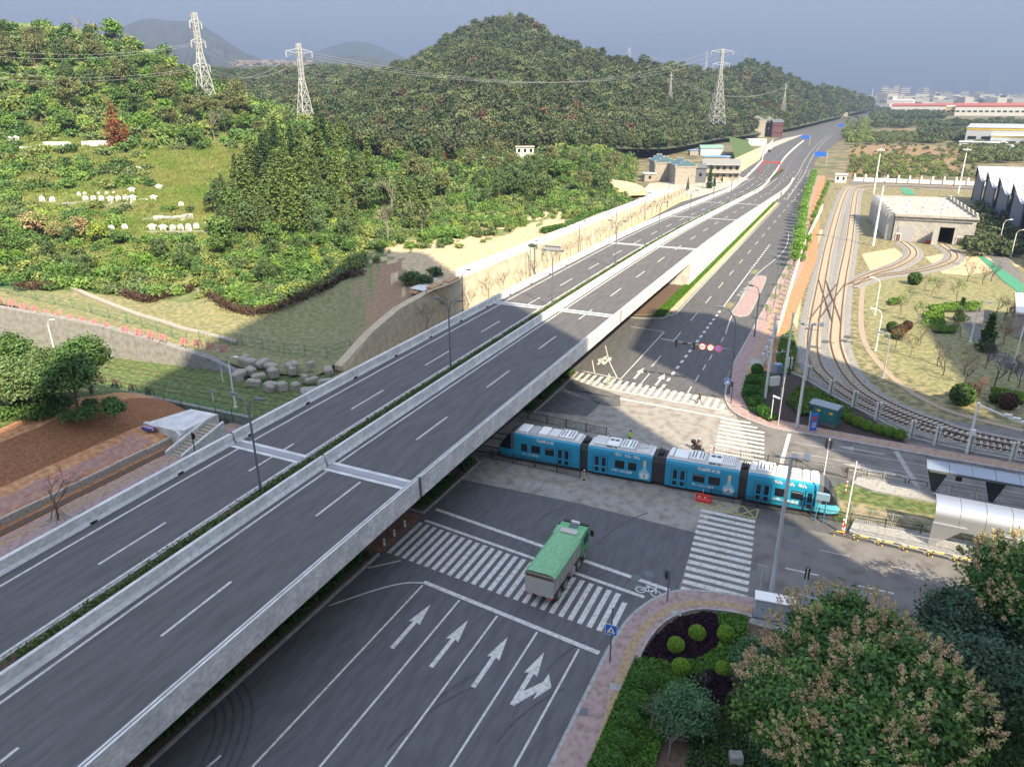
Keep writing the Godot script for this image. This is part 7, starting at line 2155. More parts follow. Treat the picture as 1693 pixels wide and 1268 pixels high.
	# low stone wall with green fence south of the tracks
	var sp := L2([-95,57.6,-89.4,58.3,-80,58.6,-71,58.8,-63.0,59.0])
	var st := thing("stone_wall","low grey wall below the green fence south of the tram grass","wall",W(-80,58.5))
	for i in 4:
		var b := MB.new(); b.kerb([sp[i],sp[i + 1]],0.5,0.0,1.25); wpart(st,"wall_panel",b,M["old_wall"])
	var fp := []
	for q: Vector2 in sp: fp.append(W(q.x,q.y - 0.4,0.3))
	fence("green_fence","green wire fence along the low grey wall",fp,1.7,3.2,0.5,M["green_fence"],"green wire fences",0.05,0.02,[0.1,0.5,0.95])
	# white poles
	for q in [[W(-69.4,62.6),7.0,"tall white lamp pole beside the tram grass left of the viaduct"],[W(-106.6,64.0),7.0,"tall white lamp pole before the grey retaining wall"]]:
		lamp_post(q[2],q[0],q[1],1,"white lamp poles along the tram grass",PI,M["pole_white"])
	for q in [[W(-73.6,62.9),1.6,"short white marker post beside the near tram rail"],[W(-77.8,68.7),2.6,"white post with round sign beside the far tram rail"]]:
		var t := thing("track_post",q[2],"post",q[0],"white posts along the tram grass")
		var b := MB.new(); b.cyl(Vector3.ZERO,Vector3(0,q[1],0),0.06,0.06,8); part(t,"post",b,M["pole_white"])
		var s := MB.new(); s.tube([Vector3(0,q[1] - 0.2,0.07),Vector3(0,q[1] - 0.2,0.1)],[0.22,0.22],14); part(t,"disc",s,M["pale_blue"])
	# leafless sapling held by stakes on the pavement
	var sap := plant(bare_tree("staked_sapling",5.2,M["bark"]),"leafless sapling propped by wooden stakes on the left pavement","tree",W(-64.3,35.1,0.13),1.0,"",0.3)
	for k in 6:
		var a := TAU*k/6
		var b := MB.new(); b.cyl(Vector3(cos(a)*0.75,0,sin(a)*0.75),Vector3(cos(a)*0.08,1.7,sin(a)*0.08),0.03,0.03,6); part(sap,"stake",b,M["twig"])
	var pit := MB.new(); pit.kerb(L2([-65.2,34.2,-63.4,34.2,-63.4,36.0,-65.2,36.0,-65.2,34.2]),0.16,0.1,0.2); part(sap,"tree_pit",pit,M["kerb_stone"]); sap.get_child(sap.get_child_count() - 1).transform = sap.transform.affine_inverse()
	# trees of the left edge
	var LT := [Color(0.06,0.115,0.03),Color(0.08,0.14,0.04),Color(0.045,0.09,0.03)]
	var big := [broadleaf("broad_tree",7.5,Vector3(3.4,2.7,3.4),260,22,0.19,0.42,LT,"edge_leaves"),broadleaf("broad_tree",6.5,Vector3(2.8,2.6,2.8),230,22,0.18,0.40,[Color(0.075,0.12,0.045),Color(0.10,0.145,0.06)],"edge_leaves")]
	var q := [[128,690,0,1.0],[60,690,1,1.0],[20,690,1,1.05],[150,650,0,0.95],[-40,690,0,1.1],[30,640,0,0.9],[90,650,1,0.9]]
	for i in q.size():
		var b := gp(q[i][0],q[i][1] - 6,4.2)
		plant(big[q[i][2]],"leafy tree above the orange bank, %s" % ["tall one with a bare trunk","middle one","at the left edge","beside the grey wall","cut by the left edge","behind the left edge","behind the middle"][i],"tree",Vector3(b.x,4.0,b.z),q[i][3],"trees above the orange bank")
	var bush := broadleaf("bank_bush",2.0,Vector3(1.5,1.0,1.5),90,18,0.15,0.28,LT,"edge_leaves")
	for i in 18:
		var b := gp(rng.randf_range(-60,200),rng.randf_range(668,700),4.0)
		plant(bush,"low bush on the grassy top of the orange bank","bush",Vector3(b.x,3.9,b.z),rng.randf_range(0.6,1.2),"bushes on the orange bank")
func retaining_walls() -> void:
	# grey wall behind the tram grass,rising to the left
	var path := L2([-78.6,71.7,-83.1,71.2,-92,70.3,-100.7,69.3,-111,67.4,-122.1,65.1,-136,62.6,-155,60.0,-180,58])
	var H := [0.4,1.8,3.3,4.6,5.8,6.8,7.6,8.4,9.0]
	var t := thing("retaining_wall","long weathered grey retaining wall rising to the left above the tram grass","wall",W(-100,69))
	for i in path.size() - 1:
		var a: Vector2 = path[i]; var b: Vector2 = path[i + 1]
		for k in 2:
			var p := a.lerp(b,k*0.5); var q := a.lerp(b,k*0.5 + 0.497)
			var h0: float = lerpf(H[i],H[i + 1],k*0.5); var h1: float = lerpf(H[i],H[i + 1],k*0.5 + 0.497)
			var m := MB.new()
			var nrm := Vector3(0,0,1)
			m.quad(W(p.x,p.y,-0.1),W(q.x,q.y,-0.1),W(q.x,q.y + 0.25,h1),W(p.x,p.y + 0.25,h0),nrm)
			m.quad(W(p.x,p.y + 0.25,h0),W(q.x,q.y + 0.25,h1),W(q.x,q.y + 1.3,h1),W(p.x,p.y + 1.3,h0),Vector3.UP)
			m.quad(W(p.x,p.y + 1.3,h0),W(q.x,q.y + 1.3,h1),W(q.x,q.y + 1.3,0),W(p.x,p.y + 1.3,0),-nrm)
			if i == 0 and k == 0: m.quad(W(p.x,p.y,0),W(p.x,p.y + 1.3,0),W(p.x,p.y + 1.3,h0),W(p.x,p.y + 0.25,h0),Vector3(1,0,0))
			wpart(t,"wall_panel",m,M["old_wall"])
	# pink frames standing on the wall
	var fp := [[0,503],[20,508],[39,514],[58,518],[78,524],[97,527],[117,533],[137,537],[157,541],[177,546],[207,552],[230,557],[250,561],[270,565],[305,572],[327,575],[348,580],[371,585]]
	for i in fp.size() + 4:
		var pink := i < fp.size()
		var at: Vector3
		if pink: at = pr(fp[i][0],fp[i][1] - 1,lut([[0,139.3],[120,129],[250,117.2],[350,110],[390,107.3]],fp[i][0]))
		else: at = W([-93.0,-89.6,-86.0,-82.4][i - 18],[61.3,61.0,60.7,60.4][i - 18],0.05)
		var f := thing("barricade_frame",("pink wooden frame on the grey retaining wall, number %d from the left edge" % (i + 1)) if pink else ("dark wooden frame on the tram grass, number %d from the left" % (i - 17)),"barricade",at,"pink frames along the retaining wall" if pink else "dark frames on the tram grass",rng.randf_range(-0.2,0.2))
		var m: Material = M["pink_paint"] if pink else flat("dark_frame",lin(0.085,0.05,0.045),0.8)
		for s in [-0.5,0.5]:
			for z in [-0.25,0.25]:
				var l := MB.new(); l.beam(Vector3(s,0,z*1.6),Vector3(s*0.85,1.15,z*0.4),0.09,0.09); part(f,"leg",l,m)
		for k in 3:
			var b := MB.new(); b.box(Vector3(0,0.4 + k*0.33,0.2 - k*0.05),Vector3(1.15,0.17,0.04)); part(f,"slat",b,m)
		var d := MB.new(); d.beam(Vector3(-0.5,0.2,0.28),Vector3(0.5,1.05,0.16),0.08,0.05); part(f,"brace",d,m)
	# beige wall along the left carriageway
	var top := [[78.4,0.6],[84.4,2.8],[88.1,4.2],[94.1,5.4],[103,6.0],[116,6.0],[154,5.6],[197,5.1],[265,4.1],[300,3.2]]
	var bw := thing("beige_wall","tall beige retaining wall with a pale ledge left of the viaduct","wall",W(-65,100))
	for k in 28:
		var u0 := 79.0 + k*7.8; var u1 := u0 + 7.76
		var m := MB.new()
		var h0 := lut(top,u0); var h1 := lut(top,u1)
		m.quad(W(-64.6,u0,-0.1),W(-64.6,u1,-0.1),W(-65.0,u1,h1),W(-65.0,u0,h0),Vector3(1,0,0))
		m.quad(W(-65.0,u0,h0),W(-65.0,u1,h1),W(-66.4,u1,h1),W(-66.4,u0,h0),Vector3.UP)
		m.quad(W(-66.4,u0,h0),W(-66.4,u1,h1),W(-66.4,u1,0),W(-66.4,u0,0),Vector3(-1,0,0))
		if k == 0: m.quad(W(-64.6,u0,0),W(-66.4,u0,0),W(-66.4,u0,h0),W(-65,u0,h0),Vector3(0,0,1))
		wpart(bw,"wall_panel",m,M["stained_wall"] if k < 4 else M["beige_wall"])
	var led := MB.new()
	for k in 18:
		var u0 := 104.0 + k*10.0
		led.quad(W(-66.3,u0,lut(top,u0) + 0.03),W(-66.3,u0 + 10,lut(top,u0 + 10) + 0.03),W(-69.2,u0 + 10,lut(top,u0 + 10) + 0.25),W(-69.2,u0,lut(top,u0) + 0.25),Vector3.UP)
	wpart(bw,"ledge",led,M["white_concrete"])
	var bedp := MB.new(); bedp.poly(P2([-62.2,76,-64.7,76,-64.8,300,-62.2,300]),0.06); struct("tree_bed",bedp,M["tan_soil"]).set_meta("label","strip of tan soil at the foot of the beige wall")
	for q in [[718,470,"tan sand heap on the ledge of the beige wall"],[745,460,"smaller sand heap on the ledge"],[690,478,"orange sheet on the end of the ledge"]]:
		var o := pr(q[0],q[1],125.0); var b := MB.new(); b.cbox(Vector3(o.x,o.y - 0.25,o.z),Vector3(1.5,0.3,3.6),0.12,Basis(Vector3.UP,0.05)); one("sand_heap",q[2],"heap",b,grain("sand_heap",lin(0.50,0.30,0.17),NT["fine"],1.2,0.95),"heaps on the ledge",Vector3(o.x,o.y,o.z))
	# bare young trees in front of it
	var sp := [bare_tree("young_tree",5.0,M["twig"],9,Color(0.10,0.12,0.03)),bare_tree("young_tree",5.4,M["twig"],5,Color(0.16,0.13,0.04)),bare_tree("young_tree",4.6,M["twig"])]
	for k in 26:
		var u := 100.0 + k*7.4
		plant(sp[k % 3] if k else sp[0],"bare young tree before the beige wall, %s" % (["with round leaves beside the second lamp","second of the row","third of the row","fourth of the row","fifth of the row","sixth of the row"][k] if k < 6 else "in the far part of the row"),"tree",W(-63.4 + rng.randf_range(-0.3,0.3),u,0.05),rng.randf_range(0.85,1.15),"bare young trees before the beige wall")
	# information gantry board
	var t2 := thing("sign_gantry","grey sign gantry with a lattice arm below the beige wall","sign",W(-62.6,143))
	var p := MB.new(); p.cyl(Vector3.ZERO,Vector3(0,7.6,0),0.16,0.13,10); part(t2,"pole",p,M["pole_grey"])
	for y in [6.6,7.5]:
		var a := MB.new(); a.beam(Vector3(-0.5,y,0),Vector3(6.0,y,0),0.09,0.09); part(t2,"arm",a,M["pole_grey"])
	var bo := MB.new(); bo.cbox(Vector3(4.2,7.05,-0.15),Vector3(3.8,1.3,0.12),0.03); part(t2,"board",bo,M["galvanised"])
# ---------------------------------------------------------------- wooded hillside on the left
const HC := [-320.0,-150.0,0.0,120.0,250.0,350.0,430.0,520.0,620.0,720.0,820.0,950.0,1060.0]
const HY := [
	[430,465,503,530,563,592,616,622,553,478,436,382,338],
	[415,450,478,482,497,500,517,485,440,420,405,362,325],
	[380,405,430,430,435,440,440,420,400,395,375,345,310],
	[345,365,385,382,380,375,380,370,370,370,350,325,295],
	[300,315,330,330,330,330,330,330,345,345,325,305,280],
	[200,220,240,240,240,250,260,270,315,318,300,285,268],
	[90,120,150,150,150,170,195,225,290,295,280,265,255],
	[-70,-20,35,45,82,140,180,215,278,275,262,250,243],
]
const HR := [
	[175,155,139.6,129.2,117.2,110,104.5,101,109.5,122.5,145,186,244],
	[190,170,152,147,140,132,127,135,142,150,168,205,262],
	[205,188,170,166,162,158,155,155,166,172,190,225,290],
	[228,210,192,188,186,186,188,188,195,195,215,250,320],
	[250,232,215,212,210,210,212,215,215,220,245,280,355],
	[300,280,262,258,255,252,250,250,240,250,280,310,390],
	[350,330,310,305,300,300,290,285,270,285,320,345,430],
	[420,400,380,375,360,345,330,310,285,320,355,380,470],
]
func hcol(T: Array,px: float) -> float:
	for i in HC.size() - 1:
		if px <= HC[i + 1]:
			var t: float = clampf((px - HC[i])/(HC[i + 1] - HC[i]),0,1)
			return lerpf(T[i],T[i + 1],t*t*(3 - 2*t)*0.5 + t*0.5)
	return T[-1]
func hs(px: float,t: float) -> Vector3:
	var k := clampi(int(t),0,6)
	var f := t - k
	var p := pr(px,lerpf(hcol(HY[k],px),hcol(HY[k + 1],px),f),lerpf(hcol(HR[k],px),hcol(HR[k + 1],px),f))
	p.y -= (p.y + 0.3)*smoothstep(985,1056,px)
	return p
func ht(px: float,py: float) -> float:
	for k in 7:
		var a := hcol(HY[k],px); var b := hcol(HY[k + 1],px)
		if py >= b: return k + clampf((a - py)/maxf(a - b,0.1),0,1)
	return 7.0
func hp(px: float,py: float) -> Vector3:
	return hs(px,ht(px,py))
func hillside() -> void:
	var hill := MB.new(); var lawn := MB.new(); var tan := MB.new(); var rub := MB.new()
	var cols := []
	var px := -320.0
	while px <= 1060.0: cols.append(px); px += 6.0
	var grid := []
	for c: float in cols:
		var col := []
		for j in 43:
			var p := hs(c,j/6.0)
			if j > 1: p.y += 0.5*fn.get_noise_2d(p.x*2.2,p.z*2.2)
			col.append(p)
		var e: Vector3 = col[-1]
		var out := Vector3(e.x,0,e.z).normalized()
		for k in 4: col.append(e + out*(k + 1)*30.0 - Vector3(0,minf(e.y + 1.0,(k + 1)*(k + 1)*3.2),0))
		grid.append(col)
	for i in cols.size() - 1:
		for j in 46:
			var m := hill
			var n := fn.get_noise_2d(cols[i]*0.6,j*7.0)
			var edge := lerpf(584,628,clampf(j/6.0,0,1)) + 46.0*fn.get_noise_2d(cols[i]*2.5,j*31.0)
			if cols[i] < edge and j < 6: m = lawn
			elif cols[i] >= edge and cols[i] < 700 - j*9.0 + 70.0*fn.get_noise_2d(cols[i]*3.1 + 90,j*27.0) and j < 7: m = rub
			elif cols[i] >= edge and cols[i] < 930 and j < 11 + n*9.0: m = tan
			elif cols[i] > 930 and j < 4: m = tan
			m.quad(grid[i][j],grid[i + 1][j],grid[i + 1][j + 1],grid[i][j + 1],Vector3.UP)
	var h := struct("hill",hill,M["hill_soil"]); h.set_meta("label","green hillside rising behind the walls on the left")
	part(h,"mown_slope",lawn,M["lawn"]); part(h,"excavated_slope",tan,M["tan_soil"]); part(h,"rubble_slope",rub,M["rubble"])
	# shrubs that cover the slope
	var protos := []
	for v in 3:
		var b := MB.new(); clumps(b,Vector3(0,0.8,0),Vector3(1.25,0.95,1.25),42,9,0.24,0.34,[Color(1,1,1),Color(0.82,0.86,0.8),Color(1.15,1.1,1.0)],-0.3)
		protos.append(b.mesh(leafy("scrub",Color.WHITE,0.5),true))
	var T := [[],[],[]]; var C := [[],[],[]]
	var pal := [Color(0.07,0.13,0.03),Color(0.10,0.165,0.04),Color(0.055,0.105,0.032),Color(0.13,0.16,0.05),Color(0.085,0.12,0.05),Color(0.15,0.20,0.045)]
	var put := 0
	while put < 8600:
		var x := rng.randf_range(-260,1050); var t := rng.randf_range(1.05,7.0)
		var p := hs(x,t)
		var py := lerpf(hcol(HY[clampi(int(t),0,6)],x),hcol(HY[clampi(int(t) + 1,0,7)],x),t - int(t))
		put += 1
		var grassy := x > 250 and x < 405 and py > 250 and py < 350
		var tombs := (x > 40 and x < 300 and absf(py - 331) < 14) or (x > 205 and x < 385 and py > 352 and py < 396)
		if x > 55 and x < 195 and absf(py - 243) < 9: continue
		if (grassy and rng.randf() < 0.86) or (tombs and rng.randf() < 0.93): continue
		if fn.get_noise_2d(p.x*2.6 + 300,p.z*2.6) < -0.16 and x < 430: continue
		if x > 600 and x < 930 and t < 1.9 + 1.4*fn.get_noise_2d(x,py*3): continue
		var s := rng.randf_range(0.6,1.5)*lut([[1,0.8],[3,0.8],[7,1.6]],t)
		if grassy or tombs: s *= 0.5
		var v := rng.randi() % 3
		var tone: Color = pal[clampi(int((fn.get_noise_2d(p.x*1.2,p.z*1.2) + 0.55)*5.0),0,5)]*rng.randf_range(1.05,1.75)
		if grassy: tone = Color(0.12,0.20,0.04)
		T[v].append(Transform3D(Basis(Vector3.UP,rng.randf()*TAU).scaled(Vector3(s,s*rng.randf_range(0.7,1.3),s)),p - Vector3(0,0.2,0))); C[v].append(tone)
	for v in 3: scatter("undergrowth","mixed green undergrowth covering the left hillside","undergrowth",protos[v],T[v],C[v])
	# tall grass of the open slope
	var gb := MB.new()
	for i in 60:
		var k := rng.randf_range(0.75,1.25); gb.col = Color(k,k,k)
		var o := Vector3(rng.randfn(0,0.4),0.3,rng.randfn(0,0.4)); gb.leaf(o,_rv(0.06),Vector3(rng.randfn(0,0.15),0.42,rng.randfn(0,0.15)))
	var GT := []; var GC := []
	for i in 11000:
		var x := rng.randf_range(225,410) if i % 3 == 1 else rng.randf_range(-100,425)
		var p := hp(x,rng.randf_range(245,352) if i % 3 == 1 else rng.randf_range(130,440))
		GT.append(Transform3D(Basis(Vector3.UP,rng.randf()*TAU).scaled(Vector3.ONE*rng.randf_range(0.7,1.5)),p)); GC.append(Color(0.16,0.25,0.055).lerp(Color(0.26,0.26,0.10),0.5 + 0.7*fn.get_noise_2d(p.x,p.z))*rng.randf_range(0.75,1.25))
	scatter("long_grass","bright long grass on the open slope among the graves","grass",gb.mesh(leafy("blades",Color.WHITE,0.5),true),GT,GC)
func ridge_hedge(label: String,pts: Array) -> void:
	var t := thing("brown_hedge",label,"hedge",hp(pts[0][0],pts[0][1]),"brown hedges above the mown slope")
	var b := MB.new()
	for i in pts.size() - 1:
		for k in 420:
			var f := rng.randf()
			var p := hp(lerpf(pts[i][0],pts[i + 1][0],f),lerpf(pts[i][1],pts[i + 1][1],f)) + Vector3(rng.randfn(0,0.5),0.1 + rng.randf()*1.2,rng.randfn(0,0.5))
			var kk := rng.randf_range(0.6,1.4); b.col = Color(kk,kk,kk)
			b.leaf(p,_rv(0.17),_rv(0.17))
	wpart(t,"foliage",b,leafy("hedge_brown",lin(0.085,0.05,0.038),0.3),"",true)
func hill_things() -> void:
	ridge_hedge("brown leaf hedge curving above the middle of the mown slope",[[199,487],[222,495],[245,500],[285,490],[318,480]])
	ridge_hedge("brown leaf hedge bordering the right of the mown slope",[[345,490],[366,506],[390,516],[418,521],[455,514],[500,497],[540,478],[565,462],[600,455]])
	ridge_hedge("short brown leaf hedge at the left of the mown slope",[[28,481],[60,478],[95,478]])
	# stone channel down the slope and the green fences
	var ch := MB.new(); var cp := [[120,478],[150,492],[185,506],[230,523],[265,533],[300,545],[345,555],[390,568]]
	for i in cp.size() - 1: ch.beam(hp(cp[i][0],cp[i][1]) + Vector3(0,0.15,0),hp(cp[i + 1][0],cp[i + 1][1]) + Vector3(0,0.15,0),0.9,0.5)
	one("stone_channel","narrow stone drainage channel running down the mown slope","channel",ch,M["rock"],"",hp(120,478))
	var f1 := []
	for q in [[-40,465],[30,486],[90,500],[150,514],[210,530],[260,545],[310,563]]: f1.append(hp(q[0],q[1] + 4))
	fence("green_fence","green wire fence across the mown slope above the grey wall",f1,1.7,3.4,0.55,M["green_fence"],"green wire fences",0.05,0.02,[0.1,0.5,0.95])
	var f2 := []
	for q in [[330,565],[400,572],[470,585],[540,592],[580,600]]: f2.append(hp(q[0],q[1]))
	fence("green_fence","green wire fence below the shaded slope beside the rocks",f2,1.7,3.0,0.5,M["green_fence"],"green wire fences",0.05,0.02,[0.1,0.5,0.95])
	# boulders at the end of the wall
	for i in 24:
		var q := gp(lerpf(396,535,(i % 8)/7.0) + rng.randf_range(-11,11),[598,612,626][i/8] + (i % 8)*2.2 + rng.randf_range(-7,7),0.8)
		var b := MB.new(); b.cbox(Vector3.ZERO,Vector3(rng.randf_range(0.9,2.5),rng.randf_range(0.5,1.3),rng.randf_range(0.9,1.7)),0.2,Basis(_rv(1.0),rng.randf_range(-0.25,0.25)))
		var o := one("boulder","grey boulder in the rockery at the end of the retaining wall","boulder",b,M["rock"],"boulders of the rockery")
		o.position = Vector3(q.x,0.55 + 0.5*(2 - i/8)*0.8,q.z); o.rotation.y = rng.randf()*TAU
	# graves
	var tm := [MB.new(),MB.new(),MB.new()]
	for v in 2:
		tm[0].cbox(Vector3(0,0.75,0),Vector3(1.2,1.5,0.35),0.06) if v == 0 else tm[0].tube([Vector3(0,1.3,-0.18),Vector3(0,1.3,0.18)],[0.58,0.58],14)
	tm[0].box(Vector3(0,0.1,0.3),Vector3(1.9,0.25,1.3))
	tm[1].cbox(Vector3(0,0.7,0),Vector3(1.3,1.4,0.5),0.05); tm[1].extrude(P2([-1.0,1.4,1.0,1.4,0.75,1.62,0,1.95,-0.75,1.62]),Vector3(0,0,-0.4),Vector3.RIGHT,Vector3.UP,Vector3(0,0,0.8)); tm[1].box(Vector3(0,0.1,0.3),Vector3(2.1,0.25,1.4))
	tm[2].cbox(Vector3(0,0.5,0),Vector3(2.3,1.0,0.4),0.05); tm[2].box(Vector3(0,0.1,0.3),Vector3(2.6,0.2,1.3))
	var plate := MB.new(); plate.box(Vector3(0,0.8,0.27),Vector3(0.7,0.8,0.05))
	var meshes := []
	for v in 3: meshes.append(tm[v].mesh(M["tomb_white"]))
	var pm := plate.mesh(M["galvanised"])
	var gv := [[70,333,0],[87,334,0],[142,332,0],[155,332,0],[168,332,0],[183,333,1],[196,332,0],[208,331,0],[220,331,1],[237,332,2],[254,331,1],[263,313,1],[218,318,1],[229,283,1],[300,342,0],[253,246,1],[185,382,0],[207,380,0],[252,380,1],[270,381,1],[286,381,0],[299,380,0],[312,379,0],[325,378,0],[262,360,2],[273,361,2],[293,360,2],[310,357,2],[347,370,2],[22,302,2],[17,233,1],[27,232,1],[134,128,0],[130,321,0],[140,321,0],[163,321,0],[176,320,0],[188,320,0]]
	for i in gv.size():
		var at := hp(gv[i][0],gv[i][1] + 3)
		var row: String = "in the upper row on the terrace" if gv[i][1] < 340 and gv[i][1] > 315 else ("in the lower walled terrace" if gv[i][1] > 350 else "standing alone high on the slope")
		var t := thing("gravestone","white %s gravestone %s" % [["round-topped","roofed","broad low"][gv[i][2]],row],"gravestone",at - Vector3(0,0.15,0),"white gravestones on the hillside",atan2(-at.x,-at.z) + rng.randf_range(-0.15,0.15))
		t.scale = Vector3.ONE*(0.62 if i > 32 else 1.0)
		mpart(t,"stone",meshes[gv[i][2]]); mpart(t,"inscription_plate",pm)
	for d in [[[60,341],[150,338],"pale terrace wall under the upper graves, left piece"],[[175,343],[245,341],"pale terrace wall under the upper graves, right piece"],[[235,388],[340,386],"pale terrace wall below the lower graves"],[[235,366],[320,362],"pale terrace wall behind the lower graves"],[[338,388],[375,372],"slanting terrace wall right of the lower graves"]]:
		var a := hp(d[0][0],d[0][1]); var b := hp(d[1][0],d[1][1]); var m := MB.new()
		m.beam(a + Vector3(0,0.2,0),b + Vector3(0,0.2,0),0.6,1.0); one("terrace_wall",d[2],"wall",m,M["grey_concrete"],"terrace walls among the graves",a)
	for d in [[[72,240],[118,240],1.6,"white wall on the upper hillside path, left piece"],[[135,239],[182,237],1.6,"white wall on the upper hillside path, right piece"],[[182,238],[360,243],0.5,"thin pale path edge leading right across the hill"],[[0,244],[72,238],0.5,"thin pale path edge at the left of the hill"]]:
		var m := MB.new()
		for k in 8: m.beam(hp(lerpf(d[0][0],d[1][0],k/8.0),lerpf(d[0][1],d[1][1],k/8.0) + 4) + Vector3(0,d[2]*0.5,0),hp(lerpf(d[0][0],d[1][0],(k + 1)/8.0),lerpf(d[0][1],d[1][1],(k + 1)/8.0) + 4) + Vector3(0,d[2]*0.5,0),0.5,d[2])
		one("hill_wall",d[3],"wall",m,M["tomb_white"],"white walls on the hillside",hp(d[0][0],d[0][1]))
	# trees
	var A := [Color(0.075,0.135,0.035),Color(0.095,0.155,0.045),Color(0.06,0.115,0.035)]
	var D := [Color(0.06,0.10,0.036),Color(0.075,0.115,0.042),Color(0.065,0.10,0.045)]
	var O := [Color(0.115,0.13,0.055),Color(0.095,0.11,0.05),Color(0.13,0.14,0.06)]
	var Y := [Color(0.20,0.24,0.045),Color(0.16,0.21,0.045)]
	var R := [Color(0.25,0.085,0.04),Color(0.21,0.075,0.04),Color(0.16,0.08,0.045)]
	var PK := [Color(0.30,0.22,0.13),Color(0.12,0.17,0.05),Color(0.26,0.17,0.11)]
	var P := [Color(0.105,0.15,0.045),Color(0.125,0.17,0.05),Color(0.085,0.125,0.042)]
	var K := {
		"bright": [broadleaf("broadleaf_tree",7.0,Vector3(2.8,2.6,2.8),120,17,0.26,0.42,A,"hill_leaves"),"fresh green broadleaf tree"],"bright2": [broadleaf("broadleaf_tree",6.0,Vector3(2.5,2.2,2.5),110,17,0.25,0.40,[Color(0.10,0.19,0.035),Color(0.12,0.21,0.04)],"hill_leaves"),"bright green broadleaf tree"],
		"dark": [broadleaf("broadleaf_tree",8.0,Vector3(2.8,3.0,2.8),130,17,0.26,0.42,D,"hill_leaves"),"dark green broadleaf tree"],"olive": [broadleaf("broadleaf_tree",9.5,Vector3(3.6,3.6,3.6),130,14,0.27,0.5,O,"hill_leaves"),"dull olive broadleaf tree"],
		"yellow": [broadleaf("broadleaf_tree",4.2,Vector3(1.7,1.5,1.7),70,16,0.22,0.34,Y,"hill_leaves"),"yellowish small tree"],"rust": [pine("rust_tree",13.0,4.0,13,R,"rust_needles",0.12),"rust-red tree"],
		"pink": [broadleaf("broadleaf_tree",5.0,Vector3(2.4,2.0,2.4),110,16,0.2,0.36,PK,"hill_leaves"),"tree with pinkish seed heads"],"pine": [pine("pine_tree",12.5,2.9,12,P,"pine_needles",0.3),"tall green pine"],"pine2": [pine("pine_tree",10.5,2.5,11,[Color(0.09,0.13,0.05),Color(0.11,0.15,0.055)],"pine_needles",0.38),"slim green pine"],
		"bush": [broadleaf("low_bush",1.9,Vector3(1.6,1.0,1.6),90,16,0.2,0.32,D,"hill_leaves"),"low bush"],
		"fir": [pine("fir_tree",13.0,2.6,16,[Color(0.035,0.07,0.028),Color(0.05,0.085,0.03)],"fir_needles",0.1),"dark pointed fir"],"dead": [bare_tree("dead_tree",9.0,flat("dead_wood",lin(0.26,0.22,0.18),0.95)),"pale leafless tree"],
	}
	var zones := [
		[-80,210,60,130,26,["olive","olive","dark","olive"],"on the crest at the upper left"],[150,300,80,160,16,["bright2","bright","dark"],"on the crest above the red tree"],[0,420,140,230,30,["dark","bright","bright2","olive"],"on the upper slope above the white path wall"],
		[280,430,175,250,16,["dark","bright","olive"],"around the left pylon"],[400,600,290,400,40,["pine","pine2","pine","dark"],"in the pine stand left of the soil cutting"],[430,640,240,330,26,["pine","pine2","pine","fir","dark"],"at the back of the pine stand"],[560,720,330,395,20,["pine","pine2","dark","dead"],"above the soil cutting"],
		[680,1000,300,345,40,["dark","bright","dark","olive"],"in the wood behind the cutting"],[640,1040,270,305,40,["dark","olive","bright","pine2"],"at the back of the wood behind the cutting"],[0,600,405,470,44,["bright","dark","bright2","yellow","dark"],"in the thicket above the mown slope"],[350,610,330,420,26,["dark","pine2","bright"],"beside the pine stand"],
	]
	for z in zones:
		for i in z[4]:
			var kx: String = z[5][rng.randi() % z[5].size()]
			var p := hp(rng.randf_range(z[0],z[1]),rng.randf_range(z[2],z[3]))
			plant(K[kx][0],"%s %s" % [K[kx][1],z[6]],"tree",p - Vector3(0,0.2,0),rng.randf_range(0.7,1.2)*(0.62 if z[2] == 405 else 1.0),"%ss %s" % [K[kx][1],z[6]],-1.0,rng.randf_range(0.9,1.15))
	for q in [[195,245,"rust",1.0,"large rust-red tree on the upper slope"],[212,245,"rust",0.55,"smaller rust-red tree beside the large one"],[590,300,"fir",1.25,"dark pointed fir standing above the pine stand"],[487,290,"fir",1.1,"dark fir beside the middle pylon"],[735,275,"rust",0.5,"orange tree at the edge of the wood"],[62,395,"pink",1.2,"tree with pinkish seed heads at the left below the graves"],[130,398,"pink",1.1,"tree with reddish seed heads below the graves"],[95,400,"pink",0.9,"small tree with pinkish seed heads between two larger ones"],[165,405,"yellow",1.2,"bright yellow-green tree below the graves"],[10,415,"yellow",1.1,"yellow-green tree at the left edge"],[230,165,"dead",0.8,"pale dead trunk on the upper slope"],[355,235,"dead",1.2,"tall pale dead tree under the left pylon"],[640,400,"dead",1.1,"pale dead tree at the edge of the pine stand"],[190,75,"bright2",1.7,"large bright green tree on the crest"],[130,60,"dead",1.0,"thin bare tree on the crest"],[700,470,"bush",1.0,"low bush on the excavated slope"],[680,468,"bush",1.2,"dark low bush on the excavated slope"],[720,455,"bush",0.9,"bush beside the pale ledge"],[880,420,"bush",0.7,"small bush on the tan slope"]]:
		plant(K[q[2]][0],q[4],"tree",hp(q[0],q[1]) - Vector3(0,0.2,0),q[3])
	# clipped hedge on the cutting
	for d in [[[897,385],[932,378],"short clipped hedge on the tan cutting"],[[935,376],[1035,330],"long clipped hedge on the tan cutting"]]:
		var t := thing("clipped_hedge",d[2],"hedge",hp(d[0][0],d[0][1]),"clipped hedges on the cutting")
		var b := MB.new()
		for i in 2600:
			var f := rng.randf(); var p := hp(lerpf(d[0][0],d[1][0],f),lerpf(d[0][1],d[1][1],f)) + Vector3(rng.randf_range(-0.8,0.8),rng.randf_range(0.2,1.3),rng.randf_range(-0.8,0.8))
			var kk := rng.randf_range(0.7,1.3); b.col = Color(kk,kk,kk); b.leaf(p,_rv(0.2),_rv(0.2))
